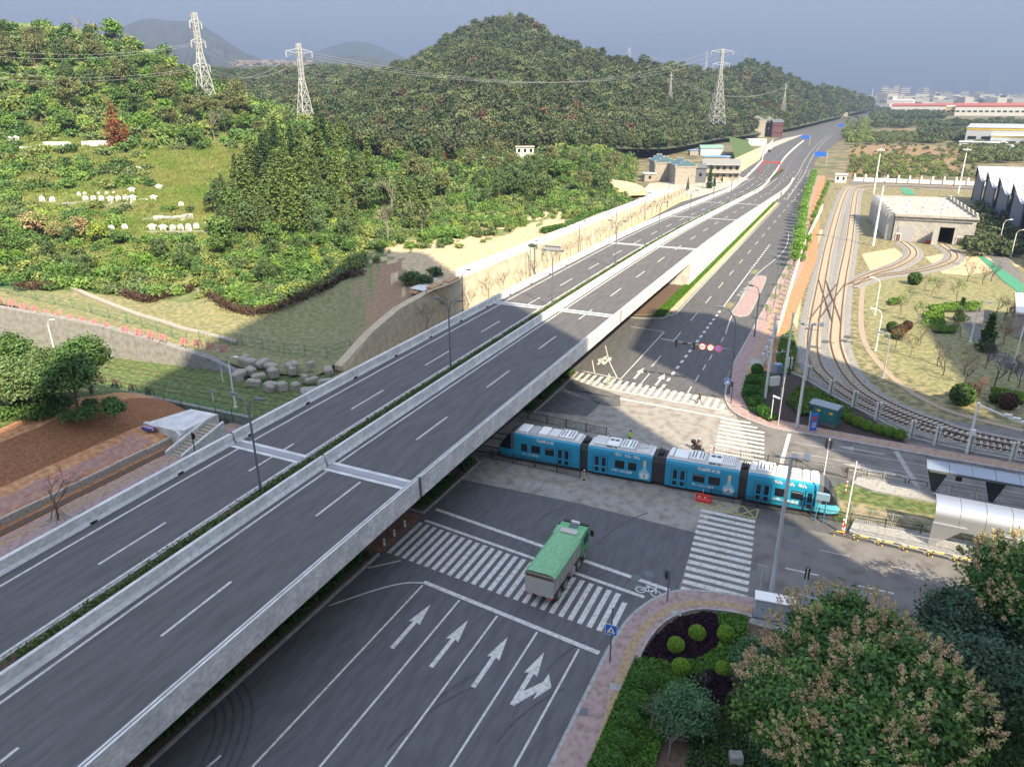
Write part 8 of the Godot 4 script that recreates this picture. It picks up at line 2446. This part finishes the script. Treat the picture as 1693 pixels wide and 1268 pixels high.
		wpart(t,"foliage",b,leafy("cut_hedge",lin(0.06,0.13,0.03)),"",true)
# ---------------------------------------------------------------- far hills
func loft_hill(called: String,cols: Array,ridge_py: Array,ridge_r: Array,foot_py: Array,foot_r: Array,rows: int,sub: int,m: Material,bump: float,label: String) -> Array:
	# returns the surface grid; ridge and foot lines given per column
	var g := []
	for i in cols.size() - 1:
		for s in sub:
			var f := float(s)/sub
			var c4 := func(T: Array) -> float: return cubic_interpolate(T[i],T[i + 1],T[maxi(i - 1,0)],T[mini(i + 2,T.size() - 1)],f)
			var px: float = lerpf(cols[i],cols[i + 1],f)
			var a := pr(px,c4.call(foot_py),c4.call(foot_r)); var b := pr(px,c4.call(ridge_py),c4.call(ridge_r))
			a.y = maxf(minf(a.y,14.0),-1.0)
			var col := []
			for j in rows + 1:
				var t := float(j)/rows
				var p := a.lerp(b,t)
				p.y = lerpf(a.y,b.y,pow(t,1.15)) + bump*sin(PI*t)*fn.get_noise_2d(px*0.55,t*60.0 + px*0.1)
				col.append(p)
			var out := Vector3(b.x,0,b.z).normalized()
			for k in 3: col.append(b + out*(k + 1)*(b.y*0.9 + 20.0) - Vector3(0,(b.y + 2.0)*[0.22,0.62,1.0][k],0))
			g.append(col)
	var mb := MB.new()
	for i in g.size() - 1:
		for j in g[i].size() - 1: mb.quad(g[i][j],g[i + 1][j],g[i + 1][j + 1],g[i][j + 1],Vector3.UP)
	struct(called,mb,m).set_meta("label",label)
	return g
func far_hills() -> void:
	var cols := [470,560,620,680,720,760,800,840,880,925,960,1000,1050,1100,1140,1180,1215,1250,1290,1330,1380,1420,1450]
	var rpy := [165,150,130,110,86,63,45,36,42,76,90,102,110,118,122,128,118,113,124,143,153,163,170]
	var rr := [560,620,660,690,710,730,745,760,750,720,700,690,690,740,820,900,1000,1080,1150,1250,1450,1700,1950]
	var fpy := [232,232,240,262,268,262,258,255,253,250,248,246,246,246,240,232,227,222,215,207,195,185,178]
	var fr := [370,370,350,330,325,335,345,355,365,375,390,420,470,500,560,640,680,740,830,960,1250,1600,1900]
	var g := loft_hill("hill",cols,rpy,rr,fpy,fr,24,6,M["forest_floor"],9.0,"wooded conical hill with a long ridge beside the far road")
	var protos := []
	for v in 3:
		var b := MB.new(); clumps(b,Vector3(0,3.6,0),[Vector3(2.6,3.0,2.6),Vector3(2.0,3.6,2.0),Vector3(3.0,2.4,3.0)][v],62,8,0.46,0.6,[Color(1,1,1),Color(0.8,0.86,0.8),Color(1.2,1.15,1.0)],-0.5)
		b.col = Color(0.5,0.4,0.35); b.tube([Vector3(0,-1,0),Vector3(0,3.5,0)],[0.22,0.1],4,false)
		protos.append(b.mesh(leafy("forest_leaves",Color.WHITE,0.4),true))
	var T := [[],[],[]]; var C := [[],[],[]]
	var pal := [Color(0.05,0.078,0.034),Color(0.065,0.092,0.038),Color(0.085,0.11,0.045),Color(0.105,0.12,0.055),Color(0.07,0.08,0.045)]
	for n in 11500:
		var i := rng.randi() % (g.size() - 1); var j := rng.randi() % 26
		if i > 100 and rng.randf() < 0.35: continue
		var p: Vector3 = g[i][j].lerp(g[i + 1][j],rng.randf()).lerp(g[i][j + 1].lerp(g[i + 1][j + 1],rng.randf()),rng.randf())
		var v := rng.randi() % 3
		var s := rng.randf_range(0.55,1.45)*lut([[0,1.0],[60,1.0],[130,1.3]],i)
		var tone: Color = pal[rng.randi() % 5]*rng.randf_range(0.75,1.35)*(1.0 + 0.5*fn.get_noise_2d(p.x*0.5,p.z*0.5))
		if rng.randf() < 0.014: tone = Color(0.13,0.07,0.042)
		T[v].append(Transform3D(Basis(Vector3.UP,rng.randf()*TAU).scaled(Vector3(s,s*rng.randf_range(0.9,1.35),s)),p - Vector3(0,0.5,0))); C[v].append(tone)
	for v in 3: scatter("forest","dense mixed forest on the conical hill and its ridge","forest",protos[v],T[v],C[v])
	# wooded lowland behind the pines,and blue mountains
	var g2 := loft_hill("hill",[330,400,440,500,560,620,680],[118,124,120,118,118,126,140],[1000,1000,980,960,940,900,900],[215,215,212,208,205,205,205],[420,420,420,420,420,420,420],16,6,M["forest_floor"],10.0,"low wooded hill between the pines and the mountains")
	var T2 := []; var C2 := []
	for n in 2600:
		var i := rng.randi() % (g2.size() - 1); var j := rng.randi() % 18
		var p: Vector3 = g2[i][j].lerp(g2[i + 1][j + 1],rng.randf())
		T2.append(Transform3D(Basis(Vector3.UP,rng.randf()*TAU).scaled(Vector3.ONE*rng.randf_range(0.9,1.6)),p)); C2.append(pal[rng.randi() % 5]*rng.randf_range(0.8,1.4))
	scatter("forest","forest on the low hill behind the pines","forest",protos[0],T2,C2)
	loft_hill("mountain",[160,200,240,280,320,360,400,450,520,580,640],[60,45,31,34,37,58,85,104,118,126,132],[3700,3700,3700,3700,3700,3650,3600,3500,3450,3450,3450],[158,158,158,158,158,158,158,158,158,158,158],[2600,2600,2600,2600,2600,2600,2600,2600,2600,2600,2600],14,5,M["far_slope"],70.0,"blue hazy mountain behind the left pylon")
	loft_hill("mountain",[430,480,520,555,590,625,660,700,760],[112,98,86,74,68,76,92,108,125],[4800,4800,4800,4800,4800,4800,4800,4800,4800],[160,160,160,160,160,160,160,160,160],[3300,3300,3300,3300,3300,3300,3300,3300,3300],12,5,M["far_slope"],90.0,"pale blue mountain between pylon and conical hill")
	loft_hill("mountain",[380,430,480,530,580,620,660,700],[108,102,100,97,92,96,112,130],[3000,3000,3000,2950,2900,2850,2800,2800],[150,150,150,150,150,150,150,150],[2300,2300,2300,2300,2300,2300,2300,2300],12,5,M["far_slope"],30.0,"blue wooded ridge before the pale mountain")
	for d in [[[560,590,615,640,665],[114,106,104,110,122],1700.0,"small hill with a pale quarry face"]]:
		loft_hill("hill",d[0],d[1],[d[2],d[2],d[2],d[2],d[2]],[140,140,140,140,140],[d[2]*0.8,d[2]*0.8,d[2]*0.8,d[2]*0.8,d[2]*0.8],8,5,M["far_slope"],6.0,d[3])
		var qm := MB.new()
		for k in 14: qm.box(pr(572 + k*5.0,117 + 2.0*sin(k*1.7),d[2]*0.88),Vector3(12,rng.randf_range(5,11),10),Basis(Vector3.UP,k))
		struct("quarry",qm,M["quarry"]).set_meta("label","pale quarry face on the small hill")
	var qb := MB.new()
	for k in 26: qb.box(pr(385 + k*5.2,104 + 3.0*sin(k*2.3),2850.0),Vector3(26,rng.randf_range(4,12),14),Basis(Vector3.UP,k*0.7))
	struct("quarry",qb,M["quarry"]).set_meta("label","pale terraced quarry at the foot of the blue mountain")
# ---------------------------------------------------------------- houses along the far left of the road
func house(called: String,label: String,at: Vector3,s: Vector3,turn: float,floors: int,wall: Material,roof: Material,style: int) -> Node3D:
	var t := thing(called,label,"house",at,"",turn)
	var b := MB.new(); b.box(Vector3(0,s.y*0.5,0),s); part(t,"wall",b,wall)
	var r := MB.new()
	if style == 0: r.cbox(Vector3(0,s.y + 0.15,0),Vector3(s.x + 0.8,0.3,s.z + 0.8),0.08)
	else:
		r.extrude(P2([-s.z*0.5 - 0.5,s.y,s.z*0.5 + 0.5,s.y,0,s.y + s.z*0.28]),Vector3(-s.x*0.5 - 0.3,0,0),Vector3.BACK,Vector3.UP,Vector3(s.x + 0.6,0,0))
	part(t,"roof",r,roof)
	if style == 2:
		for x in [-s.x*0.5,s.x*0.5]:
			var g := MB.new(); g.extrude(P2([-s.z*0.55,s.y*0.9,s.z*0.55,s.y*0.9,s.z*0.55,s.y + 0.7,s.z*0.3,s.y + 0.7,s.z*0.3,s.y + 1.7,s.z*0.14,s.y + 1.7,s.z*0.14,s.y + 2.6,-s.z*0.14,s.y + 2.6,-s.z*0.14,s.y + 1.7,-s.z*0.3,s.y + 1.7,-s.z*0.3,s.y + 0.7,-s.z*0.55,s.y + 0.7]),Vector3(x - 0.2,0,0),Vector3.BACK,Vector3.UP,Vector3(0.4,0,0)); part(t,"gable_wall",g,wall)
	for f in floors:
		var n := int(s.x/2.6)
		for k in n:
			var w := MB.new(); w.box(Vector3(-s.x*0.5 + (k + 0.5)*s.x/n,s.y*(f + 0.55)/floors,s.z*0.5 + 0.02),Vector3(1.2,1.4,0.1)); part(t,"window",w,M["glass_dark"])
		if style == 3:
			var a := MB.new(); a.box(Vector3(0,s.y*(f + 0.98)/floors,s.z*0.5 + 0.7),Vector3(s.x + 0.6,0.35,1.6)); part(t,"balcony_slab",a,M["galvanised"])
	return t
func roadside_left() -> void:
	var hw: Material = M["house_wall"]
	var fc := deg_to_rad(25)
	var P := func(px: float,py: float) -> Vector3: return gp(px,py)
	house("gable_house","grey house with stepped gables at the left of the roadside group",P.call(1093,296),Vector3(16,8.5,9),fc + PI/2,0,hw,flat("teal_tile",lin(0.06,0.13,0.17),0.7),2)
	house("gable_house","grey house with stepped gables in the middle of the roadside group",P.call(1127,302),Vector3(14,8.0,9),fc + PI/2,0,hw,M["teal_tile"],2)
	house("gate_house","dark tiled gateway with red lantern beside the two-storey house",P.call(1155,301),Vector3(5,6.5,6),fc,1,M["slate"],M["slate"],1)
	house("balcony_house","two-storey house with long balconies at the end of the roadside group",P.call(1190,296),Vector3(17,7.0,8),fc*0.6,2,hw,flat("grey_tile",lin(0.20,0.20,0.20),0.8),3)
	house("shed","low blue-roofed shed behind the balcony house",P.call(1183,284),Vector3(13,7.6,5),fc*0.6,0,hw,M["pale_blue"],0)
	house("shack","small shack with lean-to roof left of the grey houses",P.call(1073,299),Vector3(5,3.4,5),fc,1,hw,M["off_white"],0)
	house("gable_house","weathered grey house far up the road, left one",P.call(1243,226),Vector3(26,15,16),fc + PI/2,0,hw,M["grey_tile"],2)
	house("gable_house","weathered grey house far up the road, right one",P.call(1263,224),Vector3(24,14,14),fc + PI/2,0,hw,M["grey_tile"],2)
	house("pagoda_house","dark tiled pavilion beside the far grey houses",P.call(1282,226),Vector3(10,13,10),fc,2,flat("maroon",lin(0.10,0.04,0.045),0.8),M["slate"],1)
	house("shed","white shed below the far grey houses",P.call(1250,240),Vector3(14,4.5,7),fc,0,M["white"],M["off_white"],0)
	house("shed","low white building at the far bend of the ridge",P.call(1372,196),Vector3(50,9,20),fc,0,hw,M["off_white"],0)
	house("shed","greenish roofed hut on the hill foot",gp(1175,256),Vector3(15,4.5,7),fc,0,M["off_white"],flat("hut_green",lin(0.16,0.27,0.24),0.8),1)
	house("shed","small hut beside the greenish roofed hut",gp(1152,256),Vector3(10,3,5),fc,0,hw,M["pale_blue"],0)
	house("farm_house","white two-storey house among trees below the conical hill",hs(868,6.55),Vector3(8,6,6),fc,2,M["off_white"],flat("pink_roof",lin(0.42,0.33,0.29),0.8),0)
	house("shed","long white shed among trees below the conical hill",hs(812,6.5),Vector3(11,2.6,4),fc,0,M["white"],M["off_white"],0)
	var tarp := MB.new(); tarp.ball(P.call(1042,313) + Vector3(0,0.1,0),Vector3(6.5,1.0,3.2),16,5,0.0,fn,0.3); one("blue_tarpaulin","large blue tarpaulin over a heap before the grey houses","tarpaulin",tarp,M["pale_blue"],"",P.call(1042,313))
	var t2 := MB.new(); t2.ball(P.call(1078,318) + Vector3(0,0.1,0),Vector3(4.5,0.8,2.5),14,5,0.0,fn,0.5); one("blue_tarpaulin","smaller pale blue tarpaulin beside the large one","tarpaulin",t2,flat("tarp_pale",lin(0.36,0.47,0.68),0.7),"",P.call(1078,318))
	var yard := MB.new(); yard.poly(gpoly([[1050,325],[1075,303],[1215,290],[1240,296],[1180,318],[1090,345]]),0.02); yard.poly(gpoly([[1230,262],[1262,240],[1300,228],[1330,222],[1280,243],[1246,270]]),0.02)
	struct("forecourt",yard,grain("pale_paving",lin(0.48,0.44,0.39),NT["soft"],12.0,0.9,NT["dirt"],7.0)).set_meta("label","pale forecourt before the roadside houses")
	var so := MB.new(); so.ball(gp(1005,318,1),Vector3(14,4.5,8),16,6,0.0,fn,0.4); struct("soil_mound",so,M["tan_soil"]).set_meta("label","tan soil mound left of the blue tarpaulin")
	var cut := MB.new(); cut.quad(gp(1196,303),gp(1258,263),gp(1252,258) + Vector3(0,5,0),gp(1194,288) + Vector3(0,5,0),Vector3(1,1,1)); struct("cut_slope",cut,M["tan_soil"]).set_meta("label","bare cut slope beside the balcony house")
	var gsl := MB.new(); gsl.quad(gp(1215,268) + Vector3(0,2,0),gp(1256,256),pr(1235,232,560),pr(1205,225,540),Vector3(0.3,1,0.3)); struct("grass_slope",gsl,grain("fresh_grass",lin(0.085,0.15,0.04),NT["cloud"],6.0,0.95,NT["fine"],2.0)).set_meta("label","bright green slope above the road")
	var cy := [pine("cypress",9.5,1.3,16,[Color(0.03,0.07,0.028),Color(0.04,0.085,0.03)],"cypress_needles",0.05),0]
	for q in [[1173,311,1.0,"tall cypress before the balcony house"],[1181,308,0.55,"short cypress beside the tall one"],[1137,313,0.5,"small round tree before the gateway"]]: plant(cy[0],q[3],"tree",gp(q[0],q[1]),q[2])
	# red height gauge over the carriageway
	var hg := thing("height_gauge","red height limit frame over the far carriageway","gantry",W(-46,405))
	for x in [-41.8,-50.6]:
		var b := MB.new(); b.beam(W(x,405,0),W(x,405,5.4),0.45,0.45); wpart(hg,"post",b,M["red"])
	var bm := MB.new(); bm.beam(W(-41.6,405,5.2),W(-50.8,405,5.2),0.5,0.6); wpart(hg,"beam",bm,M["red"])
	for q in [[1358,268,-20.0,455.0,"blue direction sign over the right lanes far up the road"],[0,0,-36.0,640.0,"blue direction sign further up the road"],[0,0,-20.0,900.0,"blue direction sign at the far bend"]]:
		var t := thing("direction_sign",q[4],"road sign",W(q[2] + far_shift(q[3]),q[3]))
		var b := MB.new(); b.cyl(Vector3(3.5,0,0),Vector3(3.5,7.5,0),0.2,0.2,8); part(t,"pole",b,M["galvanised"])
		var s := MB.new(); s.box(Vector3(0,6.3,0),Vector3(6,2.6,0.15)); part(t,"board",s,M["sign_blue"])
	var car := thing("distant_car","dark car far up the road beside the left kerb","car",W(-66,560)); var cb := MB.new(); cb.extrude(P2([-2.1,0.35,2.1,0.35,2.15,0.85,1.2,0.95,0.6,1.45,-1.1,1.45,-1.7,0.95,-2.15,0.85]),Vector3(-0.85,0,0),Vector3(0,0,-1),Vector3.UP,Vector3(1.7,0,0)); part(car,"body",cb,M["black"])
	for z in [-1.3,1.3]:
		for x in [-0.8,0.8]: wheel(car,Vector3(x,0.33,z),0.33,0.2)
# ---------------------------------------------------------------- plain on the right
func plain_right() -> void:
	var T := [[],[]]; var C := [[],[]]
	var protos := []
	for v in 2:
		var b := MB.new(); clumps(b,Vector3(0,2.2,0),Vector3(2.6,2.0,2.6),44,7,0.5,0.55,[Color(1,1,1),Color(0.8,0.85,0.8),Color(1.2,1.15,1.0)],-0.3); protos.append(b.mesh(leafy("plain_leaves",Color.WHITE,0.4),true))
	var put := func(px: float,py: float,s: float,c: Color) -> void:
		var v := rng.randi() % 2
		T[v].append(Transform3D(Basis(Vector3.UP,rng.randf()*TAU).scaled(Vector3(s,s*rng.randf_range(0.8,1.2),s)),gp(px,py) - Vector3(0,0.3,0))); C[v].append(c*rng.randf_range(0.7,1.3))
	var DG := Color(0.075,0.10,0.048); var MG := Color(0.12,0.145,0.06); var BG := Color(0.15,0.20,0.06)
	for i in 380: put.call(rng.randf_range(1440,1700),rng.randf_range(203,212),rng.randf_range(1.0,1.9),DG)
	for i in 260: put.call(rng.randf_range(1520,1640),rng.randf_range(216,236),rng.randf_range(0.9,1.7),DG)
	for i in 260: put.call(rng.randf_range(1440,1560),rng.randf_range(222,238),rng.randf_range(0.6,1.2),MG)
	for i in 420: put.call(rng.randf_range(1440,1560),rng.randf_range(180,200),rng.randf_range(1.2,2.6),DG)
	for i in 700: put.call(rng.randf_range(1440,1720),rng.randf_range(167.5,178),rng.randf_range(2.0,4.5),DG)
	for i in 330: put.call(rng.randf_range(1405,1620),rng.randf_range(240,296),rng.randf_range(0.25,0.7),[MG,BG,Color(0.13,0.13,0.06)][i % 3])
	for i in 200: put.call(rng.randf_range(1410,1560),rng.randf_range(258,292),rng.randf_range(0.3,0.7),BG)
	for i in 260: put.call(rng.randf_range(1590,1700),rng.randf_range(240,270),rng.randf_range(0.6,1.2),MG)
	for i in 160: put.call(rng.randf_range(1590,1700),rng.randf_range(345,425),rng.randf_range(0.4,0.9),DG)
	for i in 130: put.call(rng.randf_range(1395,1440),rng.randf_range(195,240),rng.randf_range(0.8,1.4),BG)
	for v in 2: scatter("shrubbery","scrub and trees scattered over the plain on the right","shrubbery",protos[v],T[v],C[v])
	var f := MB.new(); f.poly(gpoly([[1405,244],[1440,240],[1560,242],[1600,250],[1585,280],[1500,292],[1405,292]]),-0.06); f.poly(gpoly([[1420,222],[1500,212],[1545,216],[1500,232],[1425,234]]),-0.06)
	struct("waste_ground",f,grain("red_waste",Color.WHITE,noise_tex("waste",31,0.03,lin(0.14,0.13,0.06),lin(0.42,0.23,0.12),512,6,FastNoiseLite.TYPE_SIMPLEX_SMOOTH,lin(0.27,0.18,0.09),0.2),45.0,0.97,NT["fine"],4.0)).set_meta("label","reddish waste ground beyond the yard wall")
	for k in 4:
		var m := MB.new(); m.poly(gpoly([[1490 + k*6,197 + k*4],[1590,198 + k*4],[1588,200 + k*4],[1488 + k*6,199.5 + k*4]]),-0.04); struct("field_terrace",m,M["dry_grass"])
	# factories
	var fac := func(label: String,px: float,py: float,s: Vector3,turn: float,wall: Material,roof: Material,trim: Material) -> void:
		var t := thing("factory_hall",label,"factory",gp(px,py),"factory halls on the plain",turn)
		var b := MB.new(); b.box(Vector3(0,s.y*0.5,0),s); part(t,"wall",b,wall)
		var r := MB.new(); r.extrude(P2([-s.z*0.5 - 0.6,s.y,s.z*0.5 + 0.6,s.y,0,s.y + s.z*0.06]),Vector3(-s.x*0.5 - 0.5,0,0),Vector3.BACK,Vector3.UP,Vector3(s.x + 1,0,0)); part(t,"roof",r,roof)
		var tr := MB.new(); tr.box(Vector3(0,s.y*0.93,s.z*0.5 + 0.1),Vector3(s.x,s.y*0.1,0.3)); part(t,"trim",tr,trim)
		for k in int(s.x/9.0):
			var w := MB.new(); w.box(Vector3(-s.x*0.5 + 4.5 + k*9.0,s.y*0.45,s.z*0.5 + 0.1),Vector3(5.5,s.y*0.16,0.2)); part(t,"window",w,M["glass_dark"])
	var tn := deg_to_rad(-8)
	fac.call("long white factory hall with red roof trim, left one",1545,188,Vector3(150,16,60),tn,M["factory_white"],M["factory_red"],M["factory_red"])
	fac.call("long white factory hall with red roof trim at the right edge",1660,191,Vector3(150,17,70),tn,M["factory_white"],M["factory_red"],M["factory_red"])
	fac.call("white office block of the factory",1492,181,Vector3(48,22,40),tn,M["factory_white"],M["off_white"],M["off_white"])
	fac.call("yellow ended annex between the factory halls",1577,190,Vector3(26,15,30),tn,flat("annex",lin(0.55,0.44,0.16),0.8),M["off_white"],M["yellow"])
	fac.call("grey factory with yellow bands at the right edge",1672,240,Vector3(58,13,40),deg_to_rad(-12),flat("pale_grey_wall",lin(0.40,0.43,0.46),0.8),M["galvanised"],M["yellow"])
	fac.call("lower yellow banded wing before the grey factory",1690,243,Vector3(40,8,16),deg_to_rad(-12),M["pale_grey_wall"],M["off_white"],M["yellow"])
	fac.call("long white roofed shed on the plain",1625,243,Vector3(30,3.5,8),tn,M["factory_white"],M["white"],M["white"])
	for q in [[1668,244,"blue and white truck parked by the yellow banded factory"]]:
		var t := thing("parked_truck",q[2],"truck",gp(q[0],q[1] + 4),"",0.3); var b := MB.new(); b.cbox(Vector3(0,2.3,0),Vector3(2.5,2.8,7),0.1); part(t,"cargo_box",b,M["white"]); var c := MB.new(); c.cbox(Vector3(0,1.7,4.7),Vector3(2.4,2.2,2.0),0.15); part(t,"cab",c,M["pale_blue"])
		for z in [-2.5,4.6]:
			for x in [-1.0,1.0]: wheel(t,Vector3(x,0.5,z),0.5,0.3)
func city() -> void:
	var pale: Material = flat("city_pale",lin(0.50,0.48,0.46),0.9); var grey: Material = flat("city_grey",lin(0.28,0.30,0.33),0.9); var blue: Material = flat("city_glass",lin(0.09,0.17,0.28),0.3)
	var blk := func(label: String,px: float,top: float,w: float,r: float,m: Material,floors: int) -> void:
		var base := pr(px,160,r); base.y = 0
		var hh := pr(px,top,r).y
		var ww := w*r/1205.0
		var t := thing("city_block",label,"building",base,"distant city buildings",YAW - 0.5)
		var b := MB.new(); b.box(Vector3(0,hh*0.5,0),Vector3(ww,hh,ww*0.8)); part(t,"wall",b,m)
		for f in floors:
			var g := MB.new(); g.box(Vector3(0,hh*(f + 0.6)/floors,0),Vector3(ww*1.01,hh*0.3/floors,ww*0.81)); part(t,"window_band",g,M["glass_dark"] if m != blue else grey)
	var L := [[1456,150,10,3000,1,"broad grey block at the left end of the skyline"],[1462,143,7,3000,0,"tall pale block beside the broad grey one"],[1474,146,9,3100,0,"pale stepped block with blue sides"],[1481,141,6,3400,0,"slim tower behind the pale stepped block"],[1496,144,11,3500,0,"twin-topped pale tower"],[1520,145,6,3700,1,"first of the grey tower group"],[1530,144,6,3700,0,"second of the grey tower group"],[1538,147,6,3700,1,"third of the grey tower group"],[1548,151,4,4000,0,"first of the small pale tower row"],[1554,151,4,4000,0,"second of the small pale tower row"],[1563,151,4,4000,0,"third of the small pale tower row"],[1569,151,4,4000,0,"last of the small pale tower row"],[1595,151,9,3600,0,"pale cube block left of the glass skyscraper"],[1619,152,10,3500,0,"pale block beside the glass skyscraper"],[1608,153,5,3900,1,"narrow grey block near the glass skyscraper"],[1628,154,5,3900,0,"low pale block behind the skyscraper"],[1646,160,12,3000,0,"low white building under the skyscraper"],[1662,157,10,2900,1,"dark low building right of the skyscraper"],[1676,158,8,3000,0,"white low building at the right end"],[1688,160,8,3000,0,"last low building at the right edge"],[1530,160,9,2700,0,"low white hall under the tower group"],[1514,160,8,2700,0,"low white hall left of the tower group"]]
	for q in L: blk.call(q[5] + " on the hazy horizon",q[0],q[1],q[2],q[3],[pale,grey][q[4]],9 if q[1] < 152 else 4)
	blk.call("tall blue glass skyscraper on the hazy horizon",1641,124,15,3800,blue,16)
	for q in [[1442,146,"thin white mast rising left of the skyline"],[1668,154,"thin white mast at the right of the skyline"]]:
		var b := MB.new(); var p := pr(q[0],160,2500); p.y = 0; b.cyl(p,Vector3(p.x,pr(q[0],q[1],2500).y,p.z),0.9,0.5,6); one("radio_mast",q[2],"mast",b,M["white"],"",p)
	var T := []; var C := []
	for i in 700:
		var r := rng.randf_range(2300,5200); var px := rng.randf_range(1380,1760); var p := pr(px,160,r); p.y = 0
		var s := rng.randf_range(0.6,1.5)
		T.append(Transform3D(Basis(Vector3.UP,rng.randf()).scaled(Vector3(rng.randf_range(14,50),rng.randf_range(8,26)*s,20)),p)); C.append(Color(0.45,0.44,0.43)*rng.randf_range(0.5,1.3))
	var bx := MB.new(); bx.box(Vector3(0,0.5,0),Vector3.ONE); var cm := flat("city_mass",Color.WHITE,0.9); cm.vertex_color_use_as_albedo = true
	scatter("city_mass","low haze-covered mass of the far city","city",bx.mesh(cm,true),T,C)
# ---------------------------------------------------------------- pylons and wires
func pylon(label: String,at: Vector3,h: float,w: float,arms: Array,turn: float,m: Material) -> Node3D:
	var t := thing("power_pylon",label,"pylon",at,"lattice pylons",turn)
	var legs := MB.new(); var br := MB.new()
	var hw := func(f: float) -> float: return w*0.5*lerpf(1.0,0.16,minf(1.0,f/0.72)) if f < 0.72 else w*0.5*0.16
	var th := h*0.0038
	var n := 11
	for k in n:
		var f0 := 1.0 - pow(1.0 - float(k)/n,1.25); var f1 := 1.0 - pow(1.0 - float(k + 1)/n,1.25)
		var a: float = hw.call(f0); var b: float = hw.call(f1)
		var A := [Vector3(a,f0*h,a),Vector3(-a,f0*h,a),Vector3(-a,f0*h,-a),Vector3(a,f0*h,-a)]; var B := [Vector3(b,f1*h,b),Vector3(-b,f1*h,b),Vector3(-b,f1*h,-b),Vector3(b,f1*h,-b)]
		for s in 4:
			legs.beam(A[s],B[s],th*1.5,th*1.5)
			br.beam(A[s],B[(s + 1) % 4],th,th); br.beam(A[(s + 1) % 4],B[s],th,th); br.beam(B[s],B[(s + 1) % 4],th,th)
	part(t,"legs",legs,m); part(t,"bracing",br,m)
	for q in arms:
		var c := MB.new(); var y: float = q[0]*h; var L: float = q[1]*h
		for s in [-1.0,1.0]:
			for z in [-1.0,1.0]:
				c.beam(Vector3(0,y,z*w*0.08),Vector3(s*L,y + h*0.015,0),th,th); c.beam(Vector3(0,y + h*0.04,z*w*0.08),Vector3(s*L,y + h*0.015,0),th,th)
			c.cyl(Vector3(s*L,y + h*0.015,0),Vector3(s*L,y - h*0.035,0),th*1.3,th*1.3,5)
		part(t,"cross_arm",c,m)
	return t
func wire(label: String,a: Vector3,b: Vector3,sag: float,r: float) -> void:
	var path := []
	for k in 17:
		var f := k/16.0; path.append(a.lerp(b,f) - Vector3(0,sag*4*f*(1 - f),0))
	var m := MB.new(); m.tube(path,r,4,false); one("power_line",label,"power line",m,flat("wire",lin(0.32,0.33,0.35),0.5),"power lines between the pylons",a)
func pylons() -> void:
	var m: Material = M["pylon_grey"]
	var D := [["white lattice pylon on the left hillside",352,238,300,22,3],["white lattice pylon behind the pine stand",512,262,330,72,0],["large white lattice pylon beside the far road",1184,205,640,82,2],["lattice pylon on the ridge of the conical hill",1039,122,700,78,1],["slim lattice pylon on the ridge flank",1107,172,640,120,1],["grey lattice pylon before the far ridge",1295,182,900,137,1],["faint pylon on the far side of the ridge",1166,125,1300,84,1],["faint pylon on the far ridge crest",1232,112,1400,88,1],["grey pylon at the ridge end",1367,163,1400,138,1]]
	var tops := []
	for d in D:
		var base := pr(d[1],d[2],d[3])
		var h: float = pr(d[1],d[4],d[3]).y - base.y
		var arms: Array = [[[0.92,0.13]],[[0.78,0.12],[0.9,0.09]],[[0.80,0.13],[0.965,0.17]],[[0.6,0.07],[0.78,0.06],[0.92,0.05]]][d[5]]
		pylon(d[0],base,h,h*(0.16 if d[5] == 1 else 0.2),arms,atan2(-base.x,-base.z) + 0.5,m if d[3] < 800 else M["galvanised"])
		tops.append([base,h])
	var tp := func(i: int,f: float,o: float) -> Vector3: return tops[i][0] + Vector3(o,tops[i][1]*f,0)
	var n := 0
	for q in [[0,0.78,1],[0,0.6,1]]:
		for o in [-2.5,2.5]:
			wire("thin power line from the left pylon to the next one, strand %d" % n,tp.call(0,q[1],o),tp.call(1,0.92,o*1.5),6.0,0.035); n += 1
			wire("thin power line leaving the left pylon across the hill, strand %d" % n,tp.call(0,q[1],o),pr(-200,40 + n*9,300),5.0,0.035); n += 1
	for o in [-6.0,0.0,6.0]:
		wire("power line from the pine stand pylon towards the large pylon, strand %d" % n,tp.call(1,0.92,o),tp.call(2,0.97,o*2),16.0,0.05); n += 1
		wire("power line between ridge pylon and large pylon, strand %d" % n,tp.call(3,0.8,o),tp.call(2,0.97,o*2),6.0,0.06); n += 1
		wire("power line from the slim pylon down the ridge, strand %d" % n,tp.call(4,0.85,o*0.5),tp.call(5,0.85,o*0.5),12.0,0.06); n += 1
